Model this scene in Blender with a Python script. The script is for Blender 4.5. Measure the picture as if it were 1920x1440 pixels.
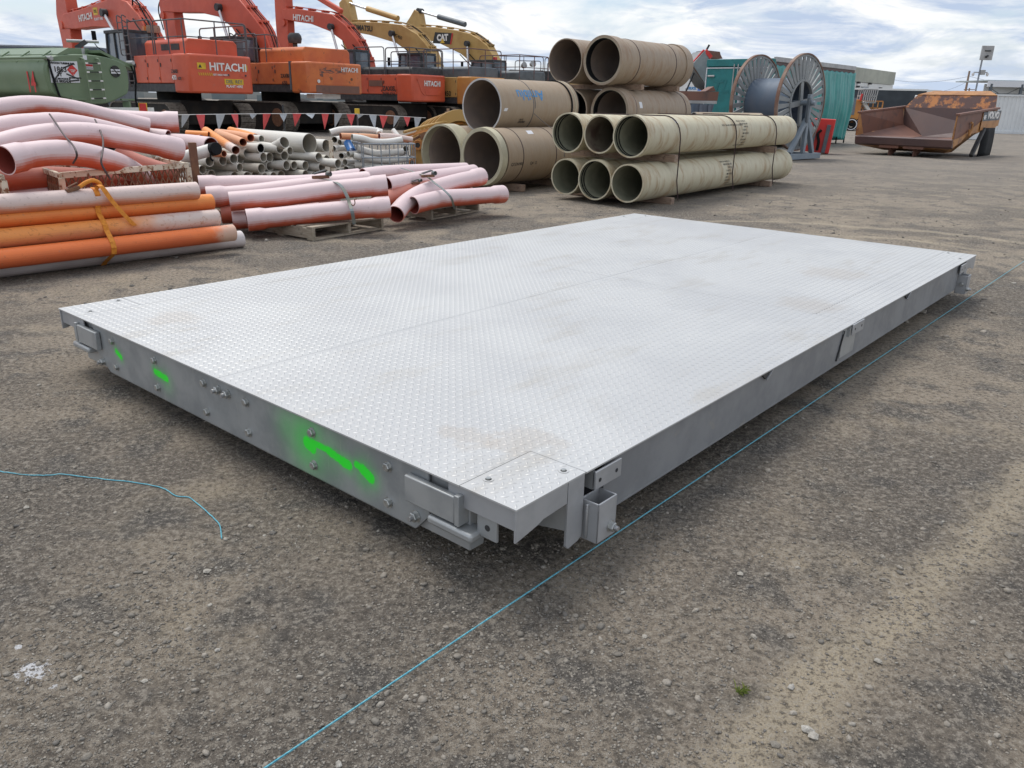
import bpy, math, random
import numpy as np
from mathutils import Vector, Matrix
random.seed(7); RNG = np.random.default_rng(11)
S = bpy.context.scene; C = S.collection
PI = math.pi; rad = math.radians
for o in list(bpy.data.objects): bpy.data.objects.remove(o)

# ---------------------------------------------------------------- camera
cam = bpy.data.cameras.new('camera'); co = bpy.data.objects.new('camera', cam); C.objects.link(co)
cam.sensor_width = 36.0; cam.sensor_fit = 'HORIZONTAL'; cam.lens = 36.0 * 1467 / 1920
cam.clip_start = 0.05; cam.clip_end = 3000
co.matrix_world = Matrix(((0.99978182, -0.02088813, 0, 0), (0.00710817, 0.34022293, -0.94031794, 0),
                          (0.01964148, 0.94011278, 0.34029718, 1.5), (0, 0, 0, 1)))
S.camera = co

# ---------------------------------------------------------------- sky and sun
SUN_EL, SUN_AZ = rad(64), rad(-40)       # azimuth measured from +Y towards +X
w = bpy.data.worlds.new('World'); S.world = w; w.use_nodes = True
N = w.node_tree.nodes; Lk = w.node_tree.links; N.clear()
def wn(t, **k):
    n = N.new(t)
    for a, b in k.items(): setattr(n, a, b)
    return n
def wmath(op, a, b=None, c=None, clamp=False):
    n = wn('ShaderNodeMath', operation=op, use_clamp=clamp)
    for i, v in enumerate((a, b, c)):
        if v is None: continue
        if isinstance(v, (int, float)): n.inputs[i].default_value = v
        else: Lk.new(v, n.inputs[i])
    return n.outputs[0]
wo = wn('ShaderNodeOutputWorld'); bg = wn('ShaderNodeBackground'); bg.inputs[1].default_value = 0.1
sky = wn('ShaderNodeTexSky', sky_type='NISHITA', sun_disc=False, sun_elevation=SUN_EL, sun_rotation=SUN_AZ)
sky.air_density = 1.2; sky.dust_density = 1.5
tc = wn('ShaderNodeTexCoord'); sep = wn('ShaderNodeSeparateXYZ'); Lk.new(tc.outputs['Generated'], sep.inputs[0])
zc = wmath('MAXIMUM', sep.outputs[2], 0.0)
dv = wmath('ADD', zc, 0.17)
px = wmath('DIVIDE', sep.outputs[0], dv); py = wmath('DIVIDE', sep.outputs[1], dv)
cb = wn('ShaderNodeCombineXYZ'); Lk.new(px, cb.inputs[0]); Lk.new(py, cb.inputs[1])
def wnoise(scale, detail, rough, off, dist=0.0):
    mp = wn('ShaderNodeMapping'); mp.inputs['Location'].default_value = off; Lk.new(cb.outputs[0], mp.inputs[0])
    n = wn('ShaderNodeTexNoise'); n.inputs['Scale'].default_value = scale; n.inputs['Detail'].default_value = detail
    n.inputs['Roughness'].default_value = rough; n.inputs['Distortion'].default_value = dist
    Lk.new(mp.outputs[0], n.inputs['Vector']); return n.outputs['Fac']
def wramp(fac, stops):
    r = wn('ShaderNodeValToRGB'); Lk.new(fac, r.inputs[0]); e = r.color_ramp.elements
    while len(e) < len(stops): e.new(0.5)
    for i, (p, c) in enumerate(stops): e[i].position = p; e[i].color = (*c, 1)
    return r.outputs[0]
def wmix(f, a, b):
    m = wn('ShaderNodeMix', data_type='RGBA'); m.clamp_factor = True
    if isinstance(f, float): m.inputs[0].default_value = f
    else: Lk.new(f, m.inputs[0])
    for s, i in ((a, 6), (b, 7)):
        if isinstance(s, tuple): m.inputs[i].default_value = (*s, 1)
        else: Lk.new(s, m.inputs[i])
    return m.outputs[2]
cl = wnoise(1.25, 8, 0.58, (3.1, 1.7, 0), 0.3)
shade = wnoise(1.7, 8, 0.62, (7.3, 2.2, 0), 0.5)
tone = wmix(wramp(shade, [(0.41, (0, 0, 0)), (0.56, (1, 1, 1))]), (3.5, 4.25, 5.6), (7.5, 7.5, 7.35))     # grey-blue undersides to white tops
cover = wramp(cl, [(0.34, (0, 0, 0)), (0.50, (1, 1, 1))])
skyb = wmix(0.35, sky.outputs[0], (3.8, 5.0, 7.4))
full = wmix(cover, skyb, tone)
hz = wmath('POWER', wmath('SUBTRACT', 1.0, zc, clamp=True), 14.0)
full = wmix(wmath('MULTIPLY', hz, 0.5), full, (5.2, 5.9, 6.9))
Lk.new(full, bg.inputs[0]); Lk.new(bg.outputs[0], wo.inputs[0])
sl = bpy.data.lights.new('sun', 'SUN'); so = bpy.data.objects.new('sun', sl); C.objects.link(so)
sl.energy = 1.7; sl.angle = rad(24); sl.color = (1.0, 0.96, 0.9)
sd = Vector((math.sin(SUN_AZ) * math.cos(SUN_EL), math.cos(SUN_AZ) * math.cos(SUN_EL), math.sin(SUN_EL)))
so.rotation_euler = (-sd).to_track_quat('-Z', 'Y').to_euler(); so.location = sd * 50
vs = S.view_settings; vs.view_transform = 'Standard'; vs.look = 'None'; vs.gamma = 1; vs.exposure = 0.50; vs.use_curve_mapping = False
S.cycles.max_bounces = 6; S.cycles.diffuse_bounces = 3; S.cycles.glossy_bounces = 3; S.cycles.transparent_max_bounces = 8
S.cycles.caustics_reflective = False; S.cycles.caustics_refractive = False

# ---------------------------------------------------------------- materials
MATS = {}
def node(nt, t, **k):
    n = nt.nodes.new(t)
    for a, b in k.items(): setattr(n, a, b)
    return n
def nz(nt, vec, scale, detail=4, rough=0.55, w=0.0):
    n = node(nt, 'ShaderNodeTexNoise'); n.inputs['Scale'].default_value = scale; n.inputs['Detail'].default_value = detail
    n.inputs['Roughness'].default_value = rough
    if vec is not None: nt.links.new(vec, n.inputs['Vector'])
    return n.outputs['Fac']
def rmp(nt, fac, lo, hi):
    n = node(nt, 'ShaderNodeMapRange'); n.inputs[1].default_value = lo; n.inputs[2].default_value = hi
    n.interpolation_type = 'SMOOTHSTEP'; nt.links.new(fac, n.inputs[0]); return n.outputs[0]
def mx(nt, f, a, b):
    m = node(nt, 'ShaderNodeMix', data_type='RGBA')
    if isinstance(f, (int, float)): m.inputs[0].default_value = f
    else: nt.links.new(f, m.inputs[0])
    for s, i in ((a, 6), (b, 7)):
        if isinstance(s, tuple): m.inputs[i].default_value = (*s, 1)
        else: nt.links.new(s, m.inputs[i])
    return m.outputs[2]
def mt(nt, op, a, b=0.0, clamp=False):
    n = node(nt, 'ShaderNodeMath', operation=op, use_clamp=clamp)
    for i, v in enumerate((a, b)):
        if isinstance(v, (int, float)): n.inputs[i].default_value = v
        else: nt.links.new(v, n.inputs[i])
    return n.outputs[0]
def newmat(name):
    m = bpy.data.materials.new(name); m.use_nodes = True; nt = m.node_tree; nt.nodes.clear()
    o = node(nt, 'ShaderNodeOutputMaterial'); b = node(nt, 'ShaderNodeBsdfPrincipled'); nt.links.new(b.outputs[0], o.inputs[0])
    MATS[name] = m; return m, nt, b
def bump(nt, b, fac, dist, strength=1.0, prev=None):
    n = node(nt, 'ShaderNodeBump'); n.inputs['Distance'].default_value = dist; n.inputs['Strength'].default_value = strength
    nt.links.new(fac, n.inputs['Height'])
    if prev is not None: nt.links.new(prev, n.inputs['Normal'])
    nt.links.new(n.outputs[0], b.inputs['Normal']); return n.outputs[0]
def pos(nt, stretch=None, obj=False):
    if obj: v = node(nt, 'ShaderNodeTexCoord').outputs['Object']
    else: v = node(nt, 'ShaderNodeNewGeometry').outputs['Position']
    if stretch:
        mp = node(nt, 'ShaderNodeMapping'); mp.inputs['Scale'].default_value = stretch; nt.links.new(v, mp.inputs[0]); v = mp.outputs[0]
    return v
def pm(name, col, rough=0.5, metal=0.0, col2=None, sc=3.0, lo=0.4, hi=0.65, dirt=None, dsc=12.0, dlo=0.55, dhi=0.75, bmp=0.0, bsc=60.0, stretch=None, spec=0.5, obj=False):
    """painted or raw surface: base colour, a second tone in broad patches, dirt or rust in small ones, fine relief"""
    m, nt, b = newmat(name); v = pos(nt, stretch, obj)
    c = mx(nt, rmp(nt, nz(nt, v, sc, 5), lo, hi), col, col2 or tuple(x * 0.8 for x in col))
    if dirt:
        c = mx(nt, rmp(nt, nz(nt, v, dsc, 8, 0.65), dlo, dhi), c, dirt)
    nt.links.new(c, b.inputs['Base Color'])
    b.inputs['Metallic'].default_value = metal; b.inputs['Specular IOR Level'].default_value = spec
    r = node(nt, 'ShaderNodeMapRange'); r.inputs[3].default_value = max(rough - 0.1, 0.03); r.inputs[4].default_value = min(rough + 0.12, 1)
    nt.links.new(nz(nt, v, sc * 4, 4), r.inputs[0]); nt.links.new(r.outputs[0], b.inputs['Roughness'])
    if bmp: bump(nt, b, nz(nt, v, bsc, 4), bmp)
    return m
def fadepipe(name, top, bottom, lo=-0.55, hi=0.25, mid=None, scr=None, scrlo=0.62, endfade=None, rough=0.55):
    """sun bleached plastic: the side that has faced the sky is chalky, the underside keeps its colour"""
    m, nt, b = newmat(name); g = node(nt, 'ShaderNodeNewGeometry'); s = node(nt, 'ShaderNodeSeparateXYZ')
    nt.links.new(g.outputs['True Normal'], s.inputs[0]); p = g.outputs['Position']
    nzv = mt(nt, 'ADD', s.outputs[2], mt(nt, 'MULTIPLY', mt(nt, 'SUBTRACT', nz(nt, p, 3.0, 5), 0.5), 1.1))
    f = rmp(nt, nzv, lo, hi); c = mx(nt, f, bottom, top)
    if endfade:
        at = node(nt, 'ShaderNodeAttribute', attribute_name='along')
        a2 = mt(nt, 'ADD', at.outputs['Fac'], mt(nt, 'MULTIPLY', mt(nt, 'SUBTRACT', nz(nt, p, 6.0, 5), 0.5), 0.12))
        c = mx(nt, rmp(nt, a2, endfade[0], endfade[1]), c, endfade[2])
    mp = node(nt, 'ShaderNodeMapping'); mp.inputs['Rotation'].default_value = (0, 0, rad(-45)); mp.inputs['Scale'].default_value = (2, 30, 30)
    nt.links.new(p, mp.inputs[0])
    c = mx(nt, mt(nt, 'MULTIPLY', rmp(nt, nz(nt, mp.outputs[0], 1.0, 6, 0.7), scrlo, scrlo + 0.12), 0.55), c, scr or tuple(x * 0.45 for x in top))
    c = mx(nt, mt(nt, 'MULTIPLY', rmp(nt, nz(nt, p, 30, 6, 0.7), 0.60, 0.72), 0.35), c, (0.25, 0.2, 0.17))
    nt.links.new(c, b.inputs['Base Color']); b.inputs['Roughness'].default_value = rough
    return m
def wood(name, c1, c2):
    m, nt, b = newmat(name); v = pos(nt, (3, 3, 40)); v2 = pos(nt)
    n = node(nt, 'ShaderNodeTexNoise'); n.inputs['Scale'].default_value = 3; n.inputs['Detail'].default_value = 7; nt.links.new(v, n.inputs['Vector'])
    c = mx(nt, rmp(nt, n.outputs['Fac'], 0.35, 0.65), c1, c2); c = mx(nt, rmp(nt, nz(nt, v2, 14, 6), 0.55, 0.75), c, tuple(x * 0.5 for x in c1))
    nt.links.new(c, b.inputs['Base Color']); b.inputs['Roughness'].default_value = 0.85; bump(nt, b, n.outputs['Fac'], 0.004); return m

M = {}
M['galv'] = pm('galvanised_plate', (0.42, 0.435, 0.44), 0.42, 0.35, (0.33, 0.345, 0.355), 5, dirt=(0.38, 0.39, 0.38), dsc=26, dlo=0.6, dhi=0.8, bmp=0.0006, bsc=40)
M['galv2'] = pm('silver_painted_steel', (0.42, 0.43, 0.445), 0.42, 0.25, (0.36, 0.37, 0.385), 7, dirt=(0.42, 0.41, 0.39), dsc=20, dlo=0.64, dhi=0.8)
M['beam'] = pm('grey_painted_beam', (0.27, 0.28, 0.295), 0.45, 0.15, (0.22, 0.23, 0.245), 4, dirt=(0.33, 0.31, 0.28), dsc=9, dlo=0.6, dhi=0.78, bmp=0.0008, bsc=30)
M['zinc'] = pm('zinc_bolt', (0.50, 0.51, 0.50), 0.32, 0.7, (0.36, 0.37, 0.36), 60)
M['weld'] = pm('weld_bead', (0.50, 0.51, 0.52), 0.35, 0.6, bmp=0.002, bsc=150)
M['dark'] = pm('dark_steel', (0.035, 0.037, 0.042), 0.6, 0.1, (0.06, 0.06, 0.06), 6)
M['black'] = pm('black_rubber', (0.007, 0.008, 0.010), 0.7, spec=0.2)
M['rail'] = pm('handrail_paint', (0.09, 0.095, 0.11), 0.5, 0.2, (0.14, 0.10, 0.09), 9)
M['railrust'] = pm('handrail_primer', (0.16, 0.07, 0.06), 0.6, 0.0, (0.10, 0.09, 0.10), 5)
M['hita'] = pm('orange_red_paint', (0.62, 0.105, 0.045), 0.42, 0, (0.52, 0.085, 0.04), 0.8, dirt=(0.50, 0.14, 0.09), dsc=5, dlo=0.55, dhi=0.8)
M['hitared'] = pm('faded_red_paint', (0.60, 0.10, 0.052), 0.45, 0, (0.52, 0.08, 0.042), 0.9, dirt=(0.48, 0.13, 0.085), dsc=4, dlo=0.58, dhi=0.8)
M['hitaor'] = pm('worn_orange_paint', (0.60, 0.165, 0.045), 0.5, 0, (0.50, 0.12, 0.04), 1.2, dirt=(0.10, 0.055, 0.04), dsc=3.2, dlo=0.60, dhi=0.70)
M['yel'] = pm('faded_yellow_paint', (0.50, 0.32, 0.11), 0.5, 0, (0.42, 0.25, 0.08), 1.0, dirt=(0.22, 0.13, 0.07), dsc=6, dlo=0.62, dhi=0.78)
M['yelor'] = pm('yellow_orange_paint', (0.55, 0.24, 0.05), 0.5, 0, (0.45, 0.18, 0.05), 1.0)
M['hood'] = pm('grey_hood', (0.11, 0.13, 0.15), 0.5, 0, (0.08, 0.095, 0.11), 2)
M['under'] = pm('dirty_undercarriage', (0.014, 0.013, 0.013), 0.9, 0, (0.028, 0.024, 0.02), 3)
M['shoe'] = pm('track_steel', (0.20, 0.175, 0.15), 0.7, 0.1, (0.10, 0.085, 0.07), 9)
M['chrome'] = pm('chromed_rod', (0.75, 0.76, 0.78), 0.2, 0.6)
M['white'] = pm('white_paint', (0.72, 0.72, 0.70), 0.5, 0, (0.62, 0.62, 0.60), 4)
M['lett'] = pm('white_lettering', (0.80, 0.78, 0.76), 0.5)
M['blackp'] = pm('black_lettering', (0.02, 0.02, 0.02), 0.5)
M['tank'] = pm('olive_green_paint', (0.165, 0.225, 0.135), 0.42, 0, (0.14, 0.20, 0.12), 1.1, dirt=(0.19, 0.25, 0.16), dsc=9, dlo=0.6, dhi=0.8)
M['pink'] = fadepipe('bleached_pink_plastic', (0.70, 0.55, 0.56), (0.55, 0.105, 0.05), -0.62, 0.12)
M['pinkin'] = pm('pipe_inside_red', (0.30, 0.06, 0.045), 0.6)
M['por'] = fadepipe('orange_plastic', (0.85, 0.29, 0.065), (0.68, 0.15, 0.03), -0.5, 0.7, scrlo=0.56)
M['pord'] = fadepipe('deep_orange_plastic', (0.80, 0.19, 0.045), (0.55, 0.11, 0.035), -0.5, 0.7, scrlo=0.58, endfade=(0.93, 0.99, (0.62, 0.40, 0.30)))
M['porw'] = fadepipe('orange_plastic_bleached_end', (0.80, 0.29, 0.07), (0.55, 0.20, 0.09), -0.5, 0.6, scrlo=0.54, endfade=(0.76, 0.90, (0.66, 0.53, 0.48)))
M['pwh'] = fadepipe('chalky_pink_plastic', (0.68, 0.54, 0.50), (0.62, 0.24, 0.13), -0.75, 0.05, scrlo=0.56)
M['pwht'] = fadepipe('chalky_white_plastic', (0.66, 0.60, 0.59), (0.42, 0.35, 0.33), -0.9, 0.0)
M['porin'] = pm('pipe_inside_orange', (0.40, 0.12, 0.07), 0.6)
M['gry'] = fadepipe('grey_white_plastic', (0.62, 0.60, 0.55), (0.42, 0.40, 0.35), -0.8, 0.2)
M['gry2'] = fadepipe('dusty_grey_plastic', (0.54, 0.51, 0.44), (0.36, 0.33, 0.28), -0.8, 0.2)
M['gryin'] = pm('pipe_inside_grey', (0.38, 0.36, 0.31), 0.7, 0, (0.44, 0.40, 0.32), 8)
M['whp'] = fadepipe('white_conduit_plastic', (0.74, 0.72, 0.68), (0.50, 0.47, 0.45), -0.8, 0.0)
M['blue'] = pm('blue_plastic', (0.02, 0.17, 0.50), 0.4)
M['pw'] = wood('pallet_timber', (0.30, 0.25, 0.19), (0.40, 0.35, 0.28))
M['dun'] = wood('dunnage_timber', (0.24, 0.16, 0.12), (0.33, 0.25, 0.19))
M['rust'] = pm('rusty_white_steel', (0.64, 0.57, 0.46), 0.6, 0, (0.52, 0.42, 0.30), 8, dirt=(0.20, 0.075, 0.03), dsc=16, dlo=0.52, dhi=0.60)
M['rustd'] = pm('rusty_steel', (0.16, 0.075, 0.045), 0.75, 0.1, (0.22, 0.11, 0.06), 10, dirt=(0.30, 0.24, 0.2), dsc=12, dlo=0.6, dhi=0.75)
M['strapo'] = pm('orange_webbing', (0.72, 0.27, 0.03), 0.7, 0, (0.60, 0.20, 0.02), 40)
M['strapg'] = pm('grey_green_webbing', (0.20, 0.23, 0.24), 0.8, 0, (0.27, 0.27, 0.22), 12)
M['strapk'] = pm('dark_brown_band', (0.07, 0.045, 0.045), 0.6)
M['wire'] = pm('grey_steel_band', (0.16, 0.16, 0.17), 0.5, 0.4)
M['ibc'] = pm('galvanised_tube', (0.33, 0.36, 0.40), 0.45, 0.4, (0.26, 0.28, 0.31), 10)
M['teal'] = pm('teal_curtain', (0.030, 0.27, 0.25), 0.42, 0, (0.02, 0.22, 0.21), 1.5, dirt=(0.12, 0.33, 0.30), dsc=4, dlo=0.6, dhi=0.8, spec=0.6)
M['tealp'] = pm('teal_panel', (0.018, 0.20, 0.205), 0.45)
M['tealg'] = pm('ghost_lettering', (0.014, 0.165, 0.172), 0.45)
M['ralum'] = pm('alloy_rail', (0.42, 0.42, 0.42), 0.45, 0.3)
M['reel'] = pm('weathered_grey_steel', (0.27, 0.285, 0.29), 0.6, 0.1, (0.22, 0.235, 0.245), 2.5, dirt=(0.17, 0.09, 0.06), dsc=3.5, dlo=0.62, dhi=0.70)
M['reelst'] = pm('blue_grey_stand_paint', (0.24, 0.28, 0.32), 0.5, 0.1, (0.20, 0.24, 0.28), 2.0)
M['drum'] = pm('dark_blue_grey_drum', (0.095, 0.13, 0.18), 0.6, 0.1, (0.13, 0.15, 0.19), 1.6, stretch=(1, 1, .4))
M['reelru'] = pm('rusted_rim', (0.19, 0.10, 0.07), 0.75, 0, (0.27, 0.19, 0.15), 3)
M['red'] = pm('bright_red_paint', (0.60, 0.035, 0.03), 0.45, 0, (0.52, 0.03, 0.03), 3)
M['vrust'] = pm('worn_tray_steel', (0.175, 0.085, 0.062), 0.6, 0.05, (0.21, 0.10, 0.07), 1.4, dirt=(0.11, 0.065, 0.055), dsc=2.2, dlo=0.52, dhi=0.68)
M['vdark'] = pm('polished_tray_steel', (0.095, 0.060, 0.058), 0.55, 0.1, (0.12, 0.07, 0.062), 1.0)
M['vyr'] = pm('rusting_orange_paint', (0.50, 0.20, 0.06), 0.55, 0, (0.38, 0.14, 0.05), 2, dirt=(0.10, 0.05, 0.045), dsc=3.2, dlo=0.42, dhi=0.52)
M['vyel'] = pm('tray_yellow_paint', (0.44, 0.21, 0.07), 0.5, 0, (0.33, 0.15, 0.055), 2, dirt=(0.17, 0.08, 0.05), dsc=4, dlo=0.58, dhi=0.7)
M['cont'] = pm('white_container_paint', (0.70, 0.72, 0.73), 0.5, 0, (0.64, 0.66, 0.67), 0.6)
M['bcurt'] = pm('black_curtain', (0.018, 0.026, 0.035), 0.5, 0, (0.03, 0.04, 0.05), 1.2)
M['shedw'] = pm('pale_wall_cladding', (0.74, 0.75, 0.74), 0.6, 0, (0.70, 0.71, 0.70), 0.4)
M['sheds'] = pm('sage_fascia', (0.42, 0.43, 0.36), 0.6, 0, (0.33, 0.34, 0.29), 0.4)
M['sheet'] = pm('translucent_sheet', (0.42, 0.47, 0.48), 0.5, 0, (0.37, 0.43, 0.45), 0.5)
M['glass'] = pm('dark_cab_glass', (0.07, 0.10, 0.14), 0.08, 0.0, (0.12, 0.14, 0.16), 1.5, spec=0.9)
M['ptan'] = None
M['string'] = pm('blue_string', (0.07, 0.30, 0.40), 0.7, 0, (0.15, 0.44, 0.52), 140, .42, .58, dirt=(0.16, 0.22, 0.22), dsc=14, dlo=.58, dhi=.72)
M['amber'] = pm('amber_lens', (0.75, 0.20, 0.02), 0.3)
M['stk'] = pm('paper_sticker', (0.72, 0.73, 0.75), 0.5, 0, (0.62, 0.64, 0.7), 60)
M['ylab'] = pm('yellow_label', (0.70, 0.45, 0.03), 0.5)
M['vest'] = pm('blue_flag', (0.12, 0.25, 0.7), 0.6)

def frp(name, c1, c2, c3, wind=120):
    """glass reinforced pipe: fine wound bands round the axis, ochre stains"""
    m, nt, b = newmat(name); v = pos(nt, None, True); vw = pos(nt)
    mp = node(nt, 'ShaderNodeMapping'); mp.inputs['Scale'].default_value = (wind, 6, 6); mp.inputs['Rotation'].default_value = (0, 0, 0); nt.links.new(v, mp.inputs[0])
    c = mx(nt, rmp(nt, nz(nt, mp.outputs[0], 1.0, 3), 0.3, 0.7), c1, c2)
    mp2 = node(nt, 'ShaderNodeMapping'); mp2.inputs['Scale'].default_value = (3.0, 1, 1); nt.links.new(v, mp2.inputs[0])
    c = mx(nt, mt(nt, 'MULTIPLY', rmp(nt, nz(nt, mp2.outputs[0], 2.2, 7, 0.66), 0.47, 0.70), 0.85), c, c3)
    c = mx(nt, mt(nt, 'MULTIPLY', rmp(nt, nz(nt, vw, 16, 6, 0.7), 0.66, 0.74), 0.7), c, tuple(x * 0.35 for x in c3))
    nt.links.new(c, b.inputs['Base Color']); b.inputs['Roughness'].default_value = 0.6
    bump(nt, b, nz(nt, mp.outputs[0], 1.0, 3), 0.0012); return m
M['ptan'] = frp('tan_glass_fibre', (0.33, 0.255, 0.18), (0.365, 0.285, 0.205), (0.33, 0.24, 0.16), 60)
M['ptan2'] = frp('brown_weathered_fibre', (0.30, 0.235, 0.175), (0.35, 0.28, 0.21), (0.27, 0.17, 0.10), 60)
M['pgrn'] = frp('olive_cream_fibre', (0.50, 0.455, 0.325), (0.565, 0.52, 0.39), (0.36, 0.25, 0.14), 70)
M['pin'] = pm('brown_pipe_lining', (0.20, 0.158, 0.135), 0.6, 0, (0.24, 0.185, 0.15), 4)
M['pgin'] = pm('olive_pipe_lining', (0.20, 0.20, 0.145), 0.5, 0, (0.25, 0.245, 0.18), 5)
M['pin2'] = pm('stained_pipe_lining', (0.22, 0.19, 0.14), 0.6, 0, (0.10, 0.065, 0.05), 3)
M['rim'] = pm('pale_pipe_rim', (0.50, 0.46, 0.33), 0.55)
M['rimw'] = pm('whitish_pipe_rim', (0.52, 0.52, 0.52), 0.6)

# ---------------------------------------------------------------- mesh building
class G:
    def __init__(s): s.v = []; s.f = []; s.m = []; s.at = None
    def add(s, vs, fs, mat=0):
        k = len(s.v); s.v += [tuple(p) for p in vs]; s.f += [tuple(i + k for i in f) for f in fs]; s.m += [mat] * len(fs)
    def box(s, c, d, rz=0.0, mat=0, M4=None):
        x, y, z = d[0] / 2, d[1] / 2, d[2] / 2; cs, sn = math.cos(rz), math.sin(rz)
        P = [(a * x, b * y, e * z) for e in (-1, 1) for b in (-1, 1) for a in (-1, 1)]
        P = [(c[0] + p[0] * cs - p[1] * sn, c[1] + p[0] * sn + p[1] * cs, c[2] + p[2]) for p in P]
        if M4: P = [tuple(M4 @ Vector(p)) for p in P]
        s.add(P, [(0, 2, 3, 1), (4, 5, 7, 6), (0, 1, 5, 4), (2, 6, 7, 3), (0, 4, 6, 2), (1, 3, 7, 5)], mat); return s
    def bar(s, a, b, w, h, mat=0, up=(0, 0, 1)):
        a = Vector(a); b = Vector(b); d = (b - a).normalized(); u = d.cross(Vector(up))
        if u.length < 1e-4: u = d.cross(Vector((1, 0, 0)))
        u.normalize(); v = u.cross(d)
        P = [p + u * (i * w / 2) + v * (j * h / 2) for p in (a, b) for j in (-1, 1) for i in (-1, 1)]
        s.add(P, [(0, 1, 3, 2), (4, 6, 7, 5), (0, 4, 5, 1), (2, 3, 7, 6), (0, 2, 6, 4), (1, 5, 7, 3)], mat); return s
    def ring(s, c, u, v, r, n): return [tuple(c + u * (r * math.cos(2 * PI * i / n)) + v * (r * math.sin(2 * PI * i / n))) for i in range(n)]
    def tube(s, pts, r, n=8, mat=0, caps=True):
        pts = [Vector(p) for p in pts]; R = r if isinstance(r, (list, tuple)) else [r] * len(pts); u = None; rings = []
        for i, p in enumerate(pts):
            d = (pts[min(i + 1, len(pts) - 1)] - pts[max(i - 1, 0)]).normalized()
            if u is None:
                u = d.cross(Vector((0, 0, 1)))
                if u.length < 1e-3: u = d.cross(Vector((1, 0, 0)))
            u = (u - d * u.dot(d)).normalized(); v = d.cross(u); rings.append(s.ring(p, u, v, R[i], n))
        V = [q for rr in rings for q in rr]; F = []
        for i in range(len(pts) - 1):
            for j in range(n): F.append((i * n + j, i * n + (j + 1) % n, (i + 1) * n + (j + 1) % n, (i + 1) * n + j))
        if caps: F += [tuple(range(n))[::-1], tuple(range((len(pts) - 1) * n, len(pts) * n))]
        s.add(V, F, mat); return s
    def cyl(s, a, b, r, r2=None, n=20, mat=0): return s.tube([a, b], [r, r if r2 is None else r2], n, mat)
    def lathe(s, a, d, prof, n=32, mat=0, close=True):
        """prof: (distance along d, radius) points, closed loop, turned round the axis a + d"""
        a = Vector(a); d = Vector(d).normalized(); u = d.cross(Vector((0, 0, 1)))
        if u.length < 1e-3: u = Vector((1, 0, 0))
        u.normalize(); v = d.cross(u); V = []
        for t, r in prof: V += s.ring(a + d * t, u, v, r, n)
        F = []; k = len(prof)
        for i in range(k if close else k - 1):
            for j in range(n): F.append((i * n + j, i * n + (j + 1) % n, ((i + 1) % k) * n + (j + 1) % n, ((i + 1) % k) * n + j))
        mats = mat if isinstance(mat, list) else [mat] * k
        b0 = len(s.f); s.add(V, F, 0)
        for i in range(len(F)): s.m[b0 + i] = mats[(i // n) % len(mats)]
        return s
    def prism(s, prof, o, u, v, w, mat=0, smat=None):
        """polygon prof in (u, v) axes from o, extruded by the vector w"""
        o = Vector(o); u = Vector(u); v = Vector(v); w = Vector(w); n = len(prof)
        A = [o + u * a + v * b for a, b in prof]; B = [p + w for p in A]
        ar = sum(prof[i][0] * prof[(i + 1) % n][1] - prof[(i + 1) % n][0] * prof[i][1] for i in range(n))
        fl = (u.cross(v).dot(w) > 0) == (ar > 0)
        f0 = tuple(range(n)); f1 = tuple(range(n, 2 * n)); F = [f0[::-1], f1] if fl else [f0, f1[::-1]]
        for i in range(n):
            j = (i + 1) % n; F.append((i, j, n + j, n + i) if fl else (i, n + i, n + j, j))
        k = len(s.f); s.add(A + B, F, mat)
        if smat is not None:
            for i in range(2, len(F)): s.m[k + i] = smat
        return s
    def build(s, name, mats, parent=None, smooth=35, bevel=0.0, origin=None, world=True, xf=None, attr=None, recalc=False):
        V = s.v
        if xf is not None: V = [tuple(xf @ Vector(p)) for p in V]
        off = Vector((0, 0, 0))
        if parent is not None:
            q = parent; 
            if world:
                while q is not None: off += q.location; q = q.parent
        elif origin == 'auto':
            a = np.array(V); off = Vector(((a[:, 0].min() + a[:, 0].max()) / 2, (a[:, 1].min() + a[:, 1].max()) / 2, a[:, 2].min()))
        elif origin is not None: off = Vector(origin)
        me = bpy.data.meshes.new(name); me.from_pydata([(p[0] - off.x, p[1] - off.y, p[2] - off.z) for p in V], [], s.f)
        if not isinstance(mats, (list, tuple)): mats = [mats]
        for m in mats: me.materials.append(m)
        me.polygons.foreach_set('material_index', s.m)
        if attr is not None:
            at = me.attributes.new('along', 'FLOAT', 'POINT'); at.data.foreach_set('value', attr)
        me.update()
        if recalc:
            import bmesh
            bm = bmesh.new(); bm.from_mesh(me); bmesh.ops.recalc_face_normals(bm, faces=bm.faces); bm.to_mesh(me); bm.free()
        if smooth:
            me.polygons.foreach_set('use_smooth', [True] * len(s.f)); me.set_sharp_from_angle(angle=rad(smooth))
        o = bpy.data.objects.new(name, me); C.objects.link(o)
        if parent is not None: o.parent = parent
        else: o.location = off
        if bevel:
            b = o.modifiers.new('bevel', 'BEVEL'); b.width = bevel; b.segments = 2; b.limit_method = 'ANGLE'; b.angle_limit = rad(40)
        return o
def tag(o, label=None, cat=None, group=None, kind=None):
    if label: o['label'] = label
    if cat: o['category'] = cat
    if group: o['group'] = group
    if kind: o['kind'] = kind
    return o
def thing(name, label, cat, loc=(0, 0, 0), rz=0.0, group=None):
    o = bpy.data.objects.new(name, None); C.objects.link(o); o.location = loc; o.rotation_euler = (0, 0, rz); o.empty_display_size = 0.2
    return tag(o, label, cat, group)
def copy_tree(o, parent=None):
    kids = list(o.children); c = o.copy(); C.objects.link(c); c.parent = parent
    for ch in kids: copy_tree(ch, c)
    return c
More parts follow.
